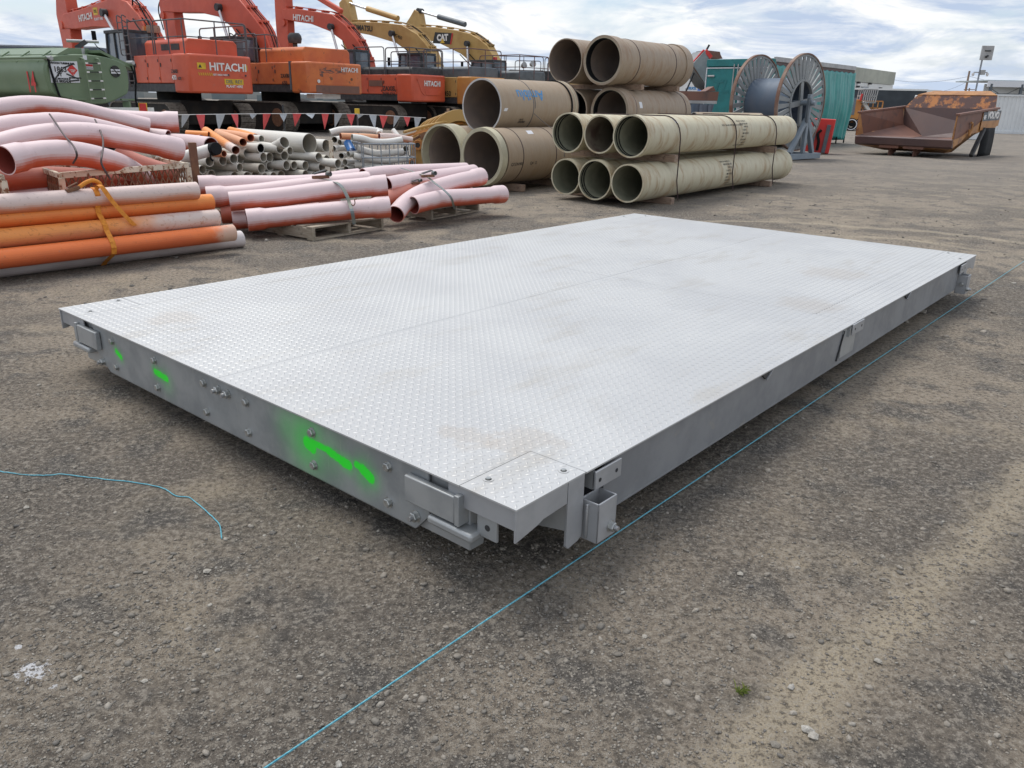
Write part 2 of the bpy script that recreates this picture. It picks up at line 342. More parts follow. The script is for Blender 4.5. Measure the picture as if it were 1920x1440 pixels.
def crom(pts, k=8):
    P = [Vector(p) for p in pts]
    if len(P) < 3: return P
    P = [P[0] * 2 - P[1]] + P + [P[-1] * 2 - P[-2]]; out = []
    for i in range(1, len(P) - 2):
        for j in range(k):
            t = j / k; a, b, c, d = P[i - 1:i + 3]
            out.append(0.5 * (2 * b + (c - a) * t + (2 * a - 5 * b + 4 * c - d) * t * t + (3 * b - a - 3 * c + d) * t ** 3))
    out.append(P[-2]); return out
def resample(pts, ss):
    P = [Vector(p) for p in pts]; L = [0]
    for i in range(1, len(P)): L.append(L[-1] + (P[i] - P[i - 1]).length)
    out = []
    for s_ in ss:
        s_ = min(max(s_, 0), L[-1]); i = 1
        while i < len(L) - 1 and L[i] < s_: i += 1
        t = (s_ - L[i - 1]) / max(L[i] - L[i - 1], 1e-9); out.append(P[i - 1].lerp(P[i], t))
    return out, L[-1]
def pipe(name, pts, r, mo, mi, label=None, cat='pipe', group=None, wall=None, bell=(0, 0), bl=None, br=1.13, n=28, step=0.25, parent=None, mr=None, origin='auto', caps=False):
    """hollow pipe with optional flared sockets at its two ends"""
    path = crom(pts, 8); _, Ltot = resample(path, [0]); wall = wall or r * 0.09; bl = bl or r * 1.5
    ss = set(np.linspace(0, Ltot, max(2, int(Ltot / step) + 1)).tolist())
    for e in (0, 1):
        if bell[e]:
            for q in (0, bl * 0.92, bl, bl * 1.25): ss.add(q if e == 0 else Ltot - q)
    ss = sorted(ss)
    def rr(s_):
        f = 0.0
        for e in (0, 1):
            if bell[e]:
                q = s_ if e == 0 else Ltot - s_
                f = max(f, 1 if q <= bl * 0.93 else (0.75 if q <= bl * 1.01 else 0))
        return r * (1 + (br - 1) * f)
    C_, _ = resample(path, ss); g = G(); u = None; outer = []; inner = []
    for i, p in enumerate(C_):
        d = (C_[min(i + 1, len(C_) - 1)] - C_[max(i - 1, 0)]).normalized()
        if u is None: u = d.cross(Vector((0, 0, 1))).normalized()
        u = (u - d * u.dot(d)).normalized(); v = d.cross(u); R = rr(ss[i])
        outer.append(g.ring(p, u, v, R, n)); inner.append(g.ring(p, u, v, R - wall, n))
    k = len(C_); V = [q for a in outer for q in a] + [q for a in inner for q in a]; F = []; mm = []
    for i in range(k - 1):
        for j in range(n):
            a, b, c, d = i * n + j, i * n + (j + 1) % n, (i + 1) * n + (j + 1) % n, (i + 1) * n + j
            F.append((a, b, c, d)); mm.append(0); F.append((a + k * n, d + k * n, c + k * n, b + k * n)); mm.append(1)
    for i, s_ in ((0, 1), (k - 1, -1)):
        for j in range(n):
            a, b = i * n + j, i * n + (j + 1) % n; c, d = b + k * n, a + k * n
            F.append((a, d, c, b) if s_ > 0 else (a, b, c, d)); mm.append(2)
    g.add(V, F); g.m = mm; al = [s_ / Ltot for s_ in ss for _ in range(n)] * 2
    o = g.build(name, [mo, mi, mr or mo], parent, smooth=50, attr=al, origin=origin)
    if label: tag(o, label, cat, group)
    return o
_fc = {}
def textmesh(txt, size, bold=0.0, extr=0.0, shear=0.0, sx=1.0, cut=0.0):
    key = (txt, size, bold, extr, shear, sx, cut)
    if key in _fc: return _fc[key]
    c = bpy.data.curves.new('t', 'FONT'); c.body = txt; c.size = size; c.offset = bold; c.extrude = extr; c.align_x = 'CENTER'; c.align_y = 'CENTER'; c.shear = shear; c.resolution_u = 3
    o = bpy.data.objects.new('t', c); C.objects.link(o); bpy.context.view_layer.update()
    me = bpy.data.meshes.new_from_object(o.evaluated_get(bpy.context.evaluated_depsgraph_get()))
    if cut:
        import bmesh
        bm = bmesh.new(); bm.from_mesh(me); bmesh.ops.triangulate(bm, faces=bm.faces)
        for _ in range(4):
            el = [e for e in bm.edges if e.calc_length() > cut]
            if not el: break
            bmesh.ops.subdivide_edges(bm, edges=el, cuts=1); bmesh.ops.triangulate(bm, faces=bm.faces)
        bm.to_mesh(me); bm.free()
    V = [(v.co.x * sx, v.co.y, v.co.z) for v in me.vertices]; F = [tuple(p.vertices) for p in me.polygons]
    bpy.data.objects.remove(o); bpy.data.curves.remove(c); bpy.data.meshes.remove(me); _fc[key] = (V, F); return V, F
def text(txt, size, o, u, v, mat, parent, name='lettering', bold=0.0, sx=1.0, world=True, shear=0.0):
    """flat lettering on a face: o centre, u reading direction, v up"""
    V, F = textmesh(txt, size, bold, 0.0015, shear, sx); o = Vector(o); u = Vector(u).normalized(); v = Vector(v).normalized(); w = u.cross(v)
    g = G(); g.add([o + u * a + v * b + w * (c + 0.004) for a, b, c in V], F); return g.build(name, mat, parent, smooth=0, world=world)
def wraptext(txt, size, A, d, r, s0, ang, mat, parent, flip=False, bold=0.0, sx=1.0, name='lettering', side=1):
    """lettering wrapped on a pipe with axis A + d; ang is the angle above the horizontal on the facing side"""
    V, F = textmesh(txt, size, bold, 0.0, 0.0, sx); A = Vector(A); d = Vector(d).normalized(); h = Vector((0, 0, 1)); q = h.cross(d).normalized() * side; g = G(); P = []
    k = -1 if flip else 1
    for a, b, c in V:
        s_ = s0 + a * k; t = rad(ang) + b * k / r; P.append(A + d * s_ + (q * math.cos(t) + h * math.sin(t)) * (r + 0.003))
    g.add(P, F); return g.build(name, mat, parent, smooth=0)
def ringband(A, d, r, s0, w, mat, parent, name='strap', th=0.004, n=40):
    d = Vector(d).normalized(); return G().lathe(Vector(A) + d * s0, d, [(-w / 2, r + 0.002), (w / 2, r + 0.002), (w / 2, r + th), (-w / 2, r + th)], n).build(name, mat, parent, smooth=40)

# ---------------------------------------------------------------- ground
def vnoise(x, y, seed):
    xi = np.floor(x).astype(np.int64); yi = np.floor(y).astype(np.int64); fx = x - xi; fy = y - yi
    fx = fx * fx * (3 - 2 * fx); fy = fy * fy * (3 - 2 * fy)
    def h(a, b):
        n = (a * 374761393 + b * 668265263 + seed * 982451653) & 0x7fffffff; n = ((n ^ (n >> 13)) * 1274126177) & 0x7fffffff
        return ((n ^ (n >> 16)) & 0xffff) / 65535.0
    return (h(xi, yi) * (1 - fx) + h(xi + 1, yi) * fx) * (1 - fy) + (h(xi, yi + 1) * (1 - fx) + h(xi + 1, yi + 1) * fx) * fy
def fbm(x, y, sc, oc, seed, g=0.5):
    a = 1; t = 0; s_ = 0
    for i in range(oc): s_ = s_ + a * (vnoise(x * sc + 31.7 * i, y * sc + 17.3 * i, seed + i) - 0.5); t += a; a *= g; sc *= 2.03
    return s_ / t
def gheight(x, y):
    r = np.hypot(x, y); near = np.clip(1 - r / 40, 0, 1)
    z = 0.028 * fbm(x, y, 0.7, 3, 5) + 0.022 * fbm(x, y, 3.0, 4, 9) * near + 0.020 * np.abs(fbm(x, y, 14.0, 5, 21, .6)) * near
    return z - 0.004
rs = [0.0, 0.35]; 
while rs[-1] < 30: rs.append(rs[-1] * 1.0085)
while rs[-1] < 1500: rs.append(rs[-1] * 1.07)
rs = np.array(rs)
an = np.concatenate([np.linspace(-60, 60, 520), np.linspace(60, 300, 62)[1:-1]]); an = np.radians(an); na = len(an); nr = len(rs)
RR, AA = np.meshgrid(rs, an, indexing='ij'); GX = RR * np.sin(AA); GY = RR * np.cos(AA); GZ = gheight(GX, GY)
def npmesh(name, V, F, mat, kind=None, attr=None, smooth=True, parent=None, loc=(0, 0, 0)):
    me = bpy.data.meshes.new(name); V = np.asarray(V, np.float32); F = np.asarray(F, np.int32); k = F.shape[1]
    me.vertices.add(len(V)); me.vertices.foreach_set('co', V.ravel()); me.loops.add(F.size); me.loops.foreach_set('vertex_index', F.ravel())
    me.polygons.add(len(F)); me.polygons.foreach_set('loop_start', np.arange(0, F.size, k, dtype=np.int32)); me.polygons.foreach_set('loop_total', np.full(len(F), k, np.int32))
    me.update(calc_edges=True); me.validate()
    for m in (mat if isinstance(mat, list) else [mat]): me.materials.append(m)
    if smooth: me.polygons.foreach_set('use_smooth', [True] * len(me.polygons))
    if attr:
        for nme, arr in attr.items(): a = me.attributes.new(nme, 'FLOAT', 'POINT'); a.data.foreach_set('value', np.asarray(arr, np.float32))
    o = bpy.data.objects.new(name, me); C.objects.link(o); o.parent = parent; o.location = loc
    if kind: o['kind'] = kind
    return o
ii, jj = np.meshgrid(np.arange(nr - 1), np.arange(na), indexing='ij'); j2 = (jj + 1) % na
F = np.stack([ii * na + jj, ii * na + j2, (ii + 1) * na + j2, (ii + 1) * na + jj], -1).reshape(-1, 4)[:, ::-1]
def gravelmat():
    m, nt, b = newmat('gravel_ground'); p = pos(nt)
    big = nz(nt, p, 0.55, 6, 0.6); mid = nz(nt, p, 3.2, 7, 0.62); fine = nz(nt, p, 42, 8, 0.72); fine2 = nz(nt, p, 130, 4, 0.7)
    c = mx(nt, rmp(nt, big, 0.42, 0.58), (0.168, 0.145, 0.121), (0.305, 0.256, 0.200))
    c = mx(nt, mt(nt, 'MULTIPLY', rmp(nt, mid, 0.50, 0.62), 0.85), c, (0.112, 0.104, 0.096))
    c = mx(nt, mt(nt, 'MULTIPLY', rmp(nt, nz(nt, p, 1.3, 5, 0.6), 0.54, 0.70), 0.75), c, (0.39, 0.325, 0.24))
    # pale dusty wheel track crossing the lower right
    s = node(nt, 'ShaderNodeSeparateXYZ'); nt.links.new(p, s.inputs[0])
    line = mt(nt, 'SUBTRACT', mt(nt, 'SUBTRACT', s.outputs[0], mt(nt, 'MULTIPLY', s.outputs[1], 1.05)), -0.965)
    wob = mt(nt, 'MULTIPLY', mt(nt, 'SUBTRACT', nz(nt, p, 2.6, 6, .7), 0.5), 0.62)
    tr = rmp(nt, mt(nt, 'ABSOLUTE', mt(nt, 'ADD', line, wob)), 0.24, 0.0)
    c = mx(nt, mt(nt, 'MULTIPLY', tr, 0.72), c, (0.50, 0.42, 0.305))
    arc = node(nt, 'ShaderNodeVectorMath', operation='DISTANCE'); nt.links.new(p, arc.inputs[0]); arc.inputs[1].default_value = (3.2, 7.2, 0)
    for R_, wd in ((2.75, .10), (3.75, .16)):
        t_ = rmp(nt, mt(nt, 'ABSOLUTE', mt(nt, 'ADD', mt(nt, 'SUBTRACT', arc.outputs['Value'], R_), mt(nt, 'MULTIPLY', mt(nt, 'SUBTRACT', nz(nt, p, 0.9, 4), 0.5), 0.9))), wd, 0.03)
        far = rmp(nt, s.outputs[1], 8.0, 9.5)
        c = mx(nt, mt(nt, 'MULTIPLY', mt(nt, 'MULTIPLY', t_, far), 0.6), c, (0.46, 0.39, 0.29))
    far2 = rmp(nt, s.outputs[1], 10.0, 22.0)
    c = mx(nt, mt(nt, 'MULTIPLY', far2, 0.55), c, (0.205, 0.186, 0.168))
    c = mx(nt, mt(nt, 'MULTIPLY', rmp(nt, fine, 0.51, 0.60), 0.6), c, (0.42, 0.375, 0.315))
    c = mx(nt, mt(nt, 'MULTIPLY', rmp(nt, fine, 0.485, 0.40), 0.65), c, (0.075, 0.066, 0.058))
    c = mx(nt, mt(nt, 'MULTIPLY', rmp(nt, fine2, 0.56, 0.63), 0.55), c, (0.46, 0.42, 0.36))
    c = mx(nt, mt(nt, 'MULTIPLY', rmp(nt, fine2, 0.44, 0.37), 0.45), c, (0.10, 0.09, 0.08))
    # white spilled paint or lime
    for cx, cy, rr_ in ((-1.318, 1.765, .017), (-1.215, 1.69, .010), (-1.27, 1.73, .012), (-1.40, 1.84, .010), (-1.30, 1.75, .03)):
        d_ = node(nt, 'ShaderNodeVectorMath', operation='DISTANCE'); nt.links.new(p, d_.inputs[0]); d_.inputs[1].default_value = (cx, cy, 0)
        f_ = rmp(nt, mt(nt, 'ADD', d_.outputs['Value'], mt(nt, 'MULTIPLY', mt(nt, 'SUBTRACT', nz(nt, p, 55, 5, .8), 0.5), 0.30 if rr_ > .025 else .05)), rr_, rr_ * 0.75)
        c = mx(nt, mt(nt, 'MULTIPLY', f_, 0.9), c, (0.72, 0.72, 0.74))
    nt.links.new(c, b.inputs['Base Color']); b.inputs['Roughness'].default_value = 0.95; b.inputs['Specular IOR Level'].default_value = 0.2
    n1 = bump(nt, b, mid, 0.03, 0.5); n2 = bump(nt, b, fine, 0.020, 1.0, n1); bump(nt, b, fine2, 0.006, 1.0, n2)
    return m
M['grav'] = gravelmat()
ground = npmesh('ground', np.stack([GX, GY, GZ], -1).reshape(-1, 3), F, M['grav'], 'structure')

# loose gravel, too much to count
def stonemat(nm, stops):
    m, nt, b = newmat(nm); at = node(nt, 'ShaderNodeAttribute', attribute_name='tone'); r = node(nt, 'ShaderNodeValToRGB'); nt.links.new(at.outputs['Fac'], r.inputs[0])
    e = r.color_ramp.elements
    while len(e) < len(stops): e.new(.5)
    for i, (p_, c_) in enumerate(stops): e[i].position = p_; e[i].color = (*c_, 1)
    c = mx(nt, mt(nt, 'MULTIPLY', rmp(nt, nz(nt, pos(nt), 90, 5, .7), .4, .65), .5), r.outputs[0], (0.14, 0.12, 0.095)); nt.links.new(c, b.inputs['Base Color'])
    b.inputs['Roughness'].default_value = 0.9; bump(nt, b, nz(nt, pos(nt), 160, 4), 0.003); return m
M['stone'] = stonemat('gravel_stone', [(0, (0.12, 0.115, 0.11)), (.35, (0.22, 0.20, 0.172)), (.7, (0.34, 0.305, 0.26)), (.95, (0.38, 0.36, 0.32)), (1, (.50, .48, .45))])
def ico():
    t = (1 + 5 ** .5) / 2; V = np.array([(-1, t, 0), (1, t, 0), (-1, -t, 0), (1, -t, 0), (0, -1, t), (0, 1, t), (0, -1, -t), (0, 1, -t), (t, 0, -1), (t, 0, 1), (-t, 0, -1), (-t, 0, 1)], float)
    V /= np.linalg.norm(V[0]); F_ = np.array([(0, 11, 5), (0, 5, 1), (0, 1, 7), (0, 7, 10), (0, 10, 11), (1, 5, 9), (5, 11, 4), (11, 10, 2), (10, 7, 6), (7, 1, 8), (3, 9, 4), (3, 4, 2), (3, 2, 6), (3, 6, 8), (3, 8, 9), (4, 9, 5), (2, 4, 11), (6, 2, 10), (8, 6, 7), (9, 8, 1)]); return V, F_
OV = np.array([(1, 0, 0), (-1, 0, 0), (0, 1, 0), (0, -1, 0), (0, 0, 1), (0, 0, -1)], float); OF = np.array([(0, 2, 4), (2, 1, 4), (1, 3, 4), (3, 0, 4), (2, 0, 5), (1, 2, 5), (3, 1, 5), (0, 3, 5)])
IV, IF = ico()
def scatter(n, rmin, rmax, smin, smax, V0, F0, name, power=2.4, clump=True, rp=1.6):
    a = RNG.uniform(-56, 56, int(n * 1.7)); r = rmin * (rmax / rmin) ** RNG.uniform(0, 1, int(n * 1.7)) ** (1 / rp); a = np.radians(a)
    x = r * np.sin(a); y = r * np.cos(a)
    if clump:
        keep = (fbm(x, y, 1.5, 4, 77) + 0.25 * fbm(x, y, 8, 3, 99)) * 2.6 + 0.5 > RNG.uniform(0, 1, len(x)); x = x[keep]; y = y[keep]
    x = x[:n]; y = y[:n]; n = len(x)
    s_ = smin * (smax / smin) ** (RNG.uniform(0, 1, n) ** power); dims = s_[:, None] * RNG.uniform(0.55, 1.0, (n, 3)); dims[:, 2] *= 0.58
    P = V0[None] * (1 + RNG.uniform(-.28, .28, (n, len(V0), 1))) * dims[:, None, :]
    t = RNG.uniform(0, 2 * PI, n); cs, sn = np.cos(t)[:, None], np.sin(t)[:, None]
    X = P[..., 0] * cs - P[..., 1] * sn + x[:, None]; Y = P[..., 0] * sn + P[..., 1] * cs + y[:, None]
    tl = RNG.uniform(-.4, .4, n)[:, None]; Zc = P[..., 2] + (P[..., 0]) * tl + (gheight(x, y) + dims[:, 2] * 0.2)[:, None]
    VV = np.stack([X, Y, Zc], -1).reshape(-1, 3); FF = (F0[None] + (np.arange(n) * len(V0))[:, None, None]).reshape(-1, 3)
    return npmesh(name, VV, FF, M['stone'], 'stuff', {'tone': np.repeat(np.clip(RNG.beta(1.8, 2.6, n), 0, 1), len(V0))}, smooth=False)
gr = scatter(100000, 1.15, 9.0, 0.0020, 0.0085, OV, OF, 'gravel', 1.6, rp=1.25); tag(gr, 'fine loose grey brown gravel scattered over the yard', 'gravel')
gr2 = scatter(9000, 1.2, 12.0, 0.0055, 0.0165, IV, IF, 'coarse_gravel', 3.4, rp=1.5); tag(gr2, 'coarser pebbles strewn over the dirt in loose patches', 'gravel')
gr3 = scatter(5000, 6, 26, 0.010, 0.032, IV, IF, 'far_gravel', 2.8, rp=1.5); tag(gr3, 'scattered pebbles on the far dirt beyond the steel deck', 'gravel')
# the stones one can pick out one by one
stm = []
for k in range(5):
    V = IV * (1 + RNG.uniform(-.2, .2, (12, 1))) * np.array([1, RNG.uniform(.6, .95), RNG.uniform(.4, .62)])
    me = bpy.data.meshes.new('stone'); me.from_pydata(V.tolist(), [], IF.tolist()); me.materials.append(M['stone'])
    a = me.attributes.new('tone', 'FLOAT', 'POINT'); a.data.foreach_set('value', [(.35, .6, .8, .9, .97)[k]] * 12); stm.append(me)
for i, (p, s_, k) in enumerate([((-1.009,2.245,0.0), .016, 3), ((-0.987,2.268,0.0), .007, 4), ((-0.504,2.397,0.0), .013, 0), ((-0.779,2.54,0.0), .010, 2), ((-1.209,2.228,0.0), .010, 1), ((-1.844,2.636,0.0), .013, 3), ((-0.985,1.725,0.0), .010, 3), ((-1.153,1.911,0.0), .013, 2), ((-1.165,1.72,0.0), .013, 3), ((-1.397,2.018,0.0), .012, 1),
        ((0.795,2.305,0.0), .014, 3), ((1.008,2.352,0.0), .012, 2), ((1.333,2.422,0.0), .014, 2), ((1.269,2.275,0.0), .013, 0), ((0.742,1.96,0.0), .013, 2), ((0.854,1.966,0.0), .014, 1), ((0.654,1.901,0.0), .012, 0), ((0.744,2.053,0.0), .010, 0), ((1.069,1.854,0.0), .013, 3), ((0.784,1.741,0.0), .015, 4), ((0.772,1.582,0.0), .020, 4),
        ((0.779,1.561,0.0), .017, 3), ((0.677,1.537,0.0), .014, 0), ((0.863,1.547,0.0), .012, 1), ((0.757,1.646,0.0), .013, 2), ((1.471,1.889,0.0), .016, 0), ((1.257,1.581,0.0), .012, 2), ((-0.397,1.458,0.0), .013, 4), ((-0.834,1.856,0.0), .010, 4), ((-0.636,1.689,0.0), .012, 0), ((-0.094,1.636,0.0), .012, 1), ((0.416,1.957,0.0), .010, 3), ((0.249,1.881,0.0), .009, 2), ((3.199,6.007,0.0), .045, 1), ((-2.724,8.588,0.0), .035, 2)]):
    o = bpy.data.objects.new('stone', stm[k]); C.objects.link(o); o.parent = ground; o.scale = (s_, s_, s_); o.rotation_euler = (0, 0, i * 1.7)
    o.location = (p[0], p[1], float(gheight(np.array([p[0]]), np.array([p[1]]))[0]) + s_ * .22)
# weed tuft
M['weed'] = pm('weed_green', (0.16, 0.22, 0.04), 0.7, 0, (0.28, 0.30, 0.07), 60)
g = G(); wx, wy = 0.64, 1.72
for k in range(34):
    a = RNG.uniform(0, 2 * PI); l = RNG.uniform(.012, .03); b0 = Vector((wx + RNG.normal(0, .006), wy + RNG.normal(0, .006), .0)); tip = b0 + Vector((math.cos(a) * l, math.sin(a) * l, RNG.uniform(.006, .018))); sd_ = Vector((-math.sin(a), math.cos(a), 0)) * .0011
    mid_ = b0.lerp(tip, .6) + Vector((0, 0, .004)); g.add([b0 - sd_, b0 + sd_, mid_ + sd_, tip, mid_ - sd_], [(0, 1, 2, 3, 4)])
tag(g.build('weed', M['weed'], origin='auto', smooth=0), 'small green weed tuft growing in the gravel', 'weed')
# strings
def string(pts, r, label):
    P = crom(pts, 10); P = [Vector((p.x, p.y, float(gheight(np.array([p.x]), np.array([p.y]))[0]) + r + .002 if len(pts) > 3 else p.z)) for p in P]
    tag(G().tube(P, r, 6).build('string', M['string'], origin='auto', smooth=60), label, 'string')
a = Vector((-0.75, 1.202, .014)); b_ = Vector((6.3, 9.31, .014))
string([a, a.lerp(b_, .5), b_], .0027, 'long taut blue string laid across the gravel beside the steel deck')
string([(-2.3, 3.0, 0), (-2.129, 2.933, 0), (-1.955, 2.902, 0), (-1.839, 2.912, 0), (-1.563, 2.866, 0), (-1.411, 2.817, 0), (-1.318, 2.748, 0), (-1.244, 2.72, 0), (-1.112, 2.588, 0), (-1.069, 2.534, 0), (-1.032, 2.449, 0)], .0022, 'short curling end of blue string on the gravel at left')

# ---------------------------------------------------------------- steel weighing deck, local x along its length, y across
DL, DW, DT = 6.0, 3.405, 0.35; DZ = rad(49.54); DP = Vector((0.021, 2.066, 0))
deck = thing('steel_deck', 'large silver checker plate steel deck lying low on the gravel', 'platform', DP, DZ)
def part(g, name, mats, parent=deck, **k): return g.build(name, mats, parent, world=False, **k)
def platemat():
    m, nt, b = newmat('silver_checker_plate'); p = pos(nt, None, True)
    c = mx(nt, rmp(nt, nz(nt, p, 1.1, 6, .6), .38, .62), (0.515, 0.52, 0.52), (0.468, 0.473, 0.478))
    st = nz(nt, pos(nt, (1, 3.5, 1), True), 1.3, 7, .62)
    c = mx(nt, mt(nt, 'MULTIPLY', rmp(nt, st, .52, .72), .5), c, (0.40, 0.38, 0.345))
    for cx, cy, r_ in ((0.40, 0.30, .16), (0.30, 0.50, .13), (0.35, 2.75, .2), (4.3, .6, .3), (3.2, .35, .25)):
        d_ = node(nt, 'ShaderNodeVectorMath', operation='DISTANCE'); nt.links.new(p, d_.inputs[0]); d_.inputs[1].default_value = (cx, cy, .35)
        f_ = rmp(nt, mt(nt, 'ADD', d_.outputs['Value'], mt(nt, 'MULTIPLY', mt(nt, 'SUBTRACT', nz(nt, p, 9, 5, .6), .5), .35)), r_, r_ * .4)
        c = mx(nt, mt(nt, 'MULTIPLY', f_, .30), c, (0.38, 0.325, 0.27))
    c = mx(nt, mt(nt, 'MULTIPLY', rmp(nt, nz(nt, p, 45, 5, .7), .66, .74), .5), c, (0.30, 0.29, 0.28))
    nt.links.new(c, b.inputs['Base Color']); b.inputs['Metallic'].default_value = 0.22
    r = node(nt, 'ShaderNodeMapRange'); r.inputs[3].default_value = .38; r.inputs[4].default_value = .56; nt.links.new(nz(nt, p, 3, 5), r.inputs[0]); nt.links.new(r.outputs[0], b.inputs['Roughness'])
    bump(nt, b, nz(nt, p, 2.2, 3), .008, .35); return m
M['chk'] = platemat()
# checker plate sheets: two halves and four bolted corner pieces
holes = [(0.095, 0.211), (0.311, 0.06)]
def sheet(x0, x1, y0, y1): return G().box(((x0 + x1) / 2, (y0 + y1) / 2, DT - .003), (x1 - x0 - .0035, y1 - y0 - .0035, .006))
cwx, cwy = .357, .240
g = G()
for c_ in [(cwx, DL / 2, 0, cwy), (0, DL / 2, cwy, DW / 2)]: g.box(((c_[0] + c_[1]) / 2, (c_[2] + c_[3]) / 2, DT - .003), (c_[1] - c_[0] - .0015, c_[3] - c_[2] + (.0015 if c_[2] == 0 else -.002), .006))
near_sheet = part(g, 'deck_plate', M['chk'], bevel=0)
for (x0, x1, y0, y1) in ((0, DL / 2, DW / 2, DW - cwy), (DL / 2, DL, 0 + cwy, DW / 2), (DL / 2, DL, DW / 2, DW - cwy)): part(sheet(x0, x1, y0, y1), 'deck_plate', M['chk'])
for (x0, x1, y0, y1) in ((cwx, DL / 2, DW - cwy, DW), (DL / 2, DL - cwx, DW - cwy, DW), (DL / 2, DL - cwx, 0, cwy)): part(sheet(x0, x1, y0, y1), 'deck_plate', M['chk'])
for sx in (0, 1):
    for sy in (0, 1):
        x0, x1 = (0, cwx) if sx == 0 else (DL - cwx, DL); y0, y1 = (0, cwy) if sy == 0 else (DW - cwy, DW)
        cp = part(sheet(x0, x1, y0, y1), 'corner_plate', M['chk'])
        for (hx, hy) in ((.095, .2), (.311, .06)):
            hx_ = hx if sx == 0 else DL - hx; hy_ = hy if sy == 0 else DW - hy
            g = G().lathe((hx_, hy_, DT + .0005), (0, 0, 1), [(0, .011), (0, .018), (.0012, .018), (.0012, .011)], 24).lathe((hx_, hy_, DT + .0008), (0, 0, 1), [(0, 0.0005), (0, .011), (.0004, .011), (.0004, 0.0005)], 24, mat=1)
            g.lathe((hx_, hy_, DT + .001), (0, 0, 1), [(0, .0005), (0, .0085), (.006, .0085), (.006, .0005)], 6, mat=2)
            g.build('recessed_bolt', [M['chk'], M['dark'], M['zinc']], cp, world=False, smooth=30)
# raised tread: lens shaped ribs, two directions, far more than could be counted
pt = 0.0424
def lenses(offx, offy, ang):
    xs = np.arange(offx, DL - .004, pt); ys = np.arange(offy, DW - .004, pt); X, Y = np.meshgrid(xs, ys, indexing='ij'); X = X.ravel(); Y = Y.ravel()
    k = (X > .012) & (Y > .012) & (X < DL - .012) & (Y < DW - .012)
    for hx, hy in [(.095, .2), (.311, .06)]:
        for a, b in ((hx, hy), (DL - hx, hy), (hx, DW - hy), (DL - hx, DW - hy)): k &= np.hypot(X - a, Y - b) > .026
    k &= (np.abs(Y - DW / 2) > .013) & (np.abs(X - DL / 2) > .010)
    for sx_ in (0, 1):
        for sy_ in (0, 1):
            xe = np.abs((X if sx_ == 0 else DL - X) - cwx); ye = np.abs((Y if sy_ == 0 else DW - Y) - cwy); inx = (X if sx_ == 0 else DL - X) < cwx; iny = (Y if sy_ == 0 else DW - Y) < cwy
            k &= ~((xe < .011) & iny) & ~((ye < .011) & inx)
    X = X[k]; Y = Y[k]
    L, W, Hh = .0155, .0050, .0021
    B = np.array([(-L, 0, 0), (-L * .55, -W * .8, 0), (0, -W, 0), (L * .55, -W * .8, 0), (L, 0, 0), (L * .55, W * .8, 0), (0, W, 0), (-L * .55, W * .8, 0), (-L * .55, 0, Hh), (L * .55, 0, Hh), (0, -W * .35, Hh * 1.1), (0, W * .35, Hh * 1.1)])
    Fq = [(0, 1, 8), (1, 2, 10), (1, 10, 8), (2, 3, 10), (3, 9, 10), (3, 4, 9), (4, 5, 9), (5, 6, 11), (5, 11, 9), (6, 7, 11), (7, 8, 11), (7, 0, 8), (8, 10, 11), (9, 11, 10)]
    c, s_ = math.cos(ang), math.sin(ang); BR = np.stack([B[:, 0] * c - B[:, 1] * s_, B[:, 0] * s_ + B[:, 1] * c, B[:, 2]], -1)
    V = (BR[None] + np.stack([X, Y, np.full(len(X), DT + .0002)], -1)[:, None]).reshape(-1, 3); F_ = (np.array(Fq)[None] + (np.arange(len(X)) * 12)[:, None, None]).reshape(-1, 3); return V, F_
V1, F1 = lenses(.021, .021, PI / 4); V2, F2 = lenses(.0424, .0424, -PI / 4)
tr = npmesh('tread_pattern', np.vstack([V1, V2]), np.vstack([F1, F2 + len(V1)]), M['chk'], 'stuff', parent=deck, smooth=True)
# end plate facing the camera's left, with green spray marks held as a vertex mask
def spraymat():
    m, nt, b = newmat('end_plate_with_spray'); p = pos(nt, None, True); at = node(nt, 'ShaderNodeAttribute', attribute_name='spray'); ah = node(nt, 'ShaderNodeAttribute', attribute_name='spray_core')
    c = mx(nt, rmp(nt, nz(nt, p, 5, 6, .6), .38, .64), (0.385, 0.405, 0.415), (0.29, 0.31, 0.325))
    c = mx(nt, mt(nt, 'MULTIPLY', rmp(nt, nz(nt, pos(nt, (1, 6, 1.2), True), 5, 6, .6), .58, .72), .45), c, (0.46, 0.46, 0.44))
    gr_ = nz(nt, p, 330, 4, .8); f = mt(nt, 'MULTIPLY', at.outputs['Fac'], mt(nt, 'ADD', mt(nt, 'MULTIPLY', gr_, 1.5), .25), True)
    c = mx(nt, f, c, (0.06, 0.62, 0.09)); c = mx(nt, ah.outputs['Fac'], c, (0.03, 0.95, 0.04))
    nt.links.new(c, b.inputs['Base Color']); b.inputs['Roughness'].default_value = .45
    mm = mt(nt, 'MULTIPLY', mt(nt, 'SUBTRACT', 1.0, mt(nt, 'MAXIMUM', f, ah.outputs['Fac']), True), .4); nt.links.new(mm, b.inputs['Metallic']); return m
M['spray'] = spraymat()
ny, nzz = 620, 44; y0e, y1e = .40, 3.0
ys = np.linspace(y0e, y1e, ny); zs = np.linspace(0.095, .340, nzz); YY, ZZ = np.meshgrid(ys, zs, indexing='ij')
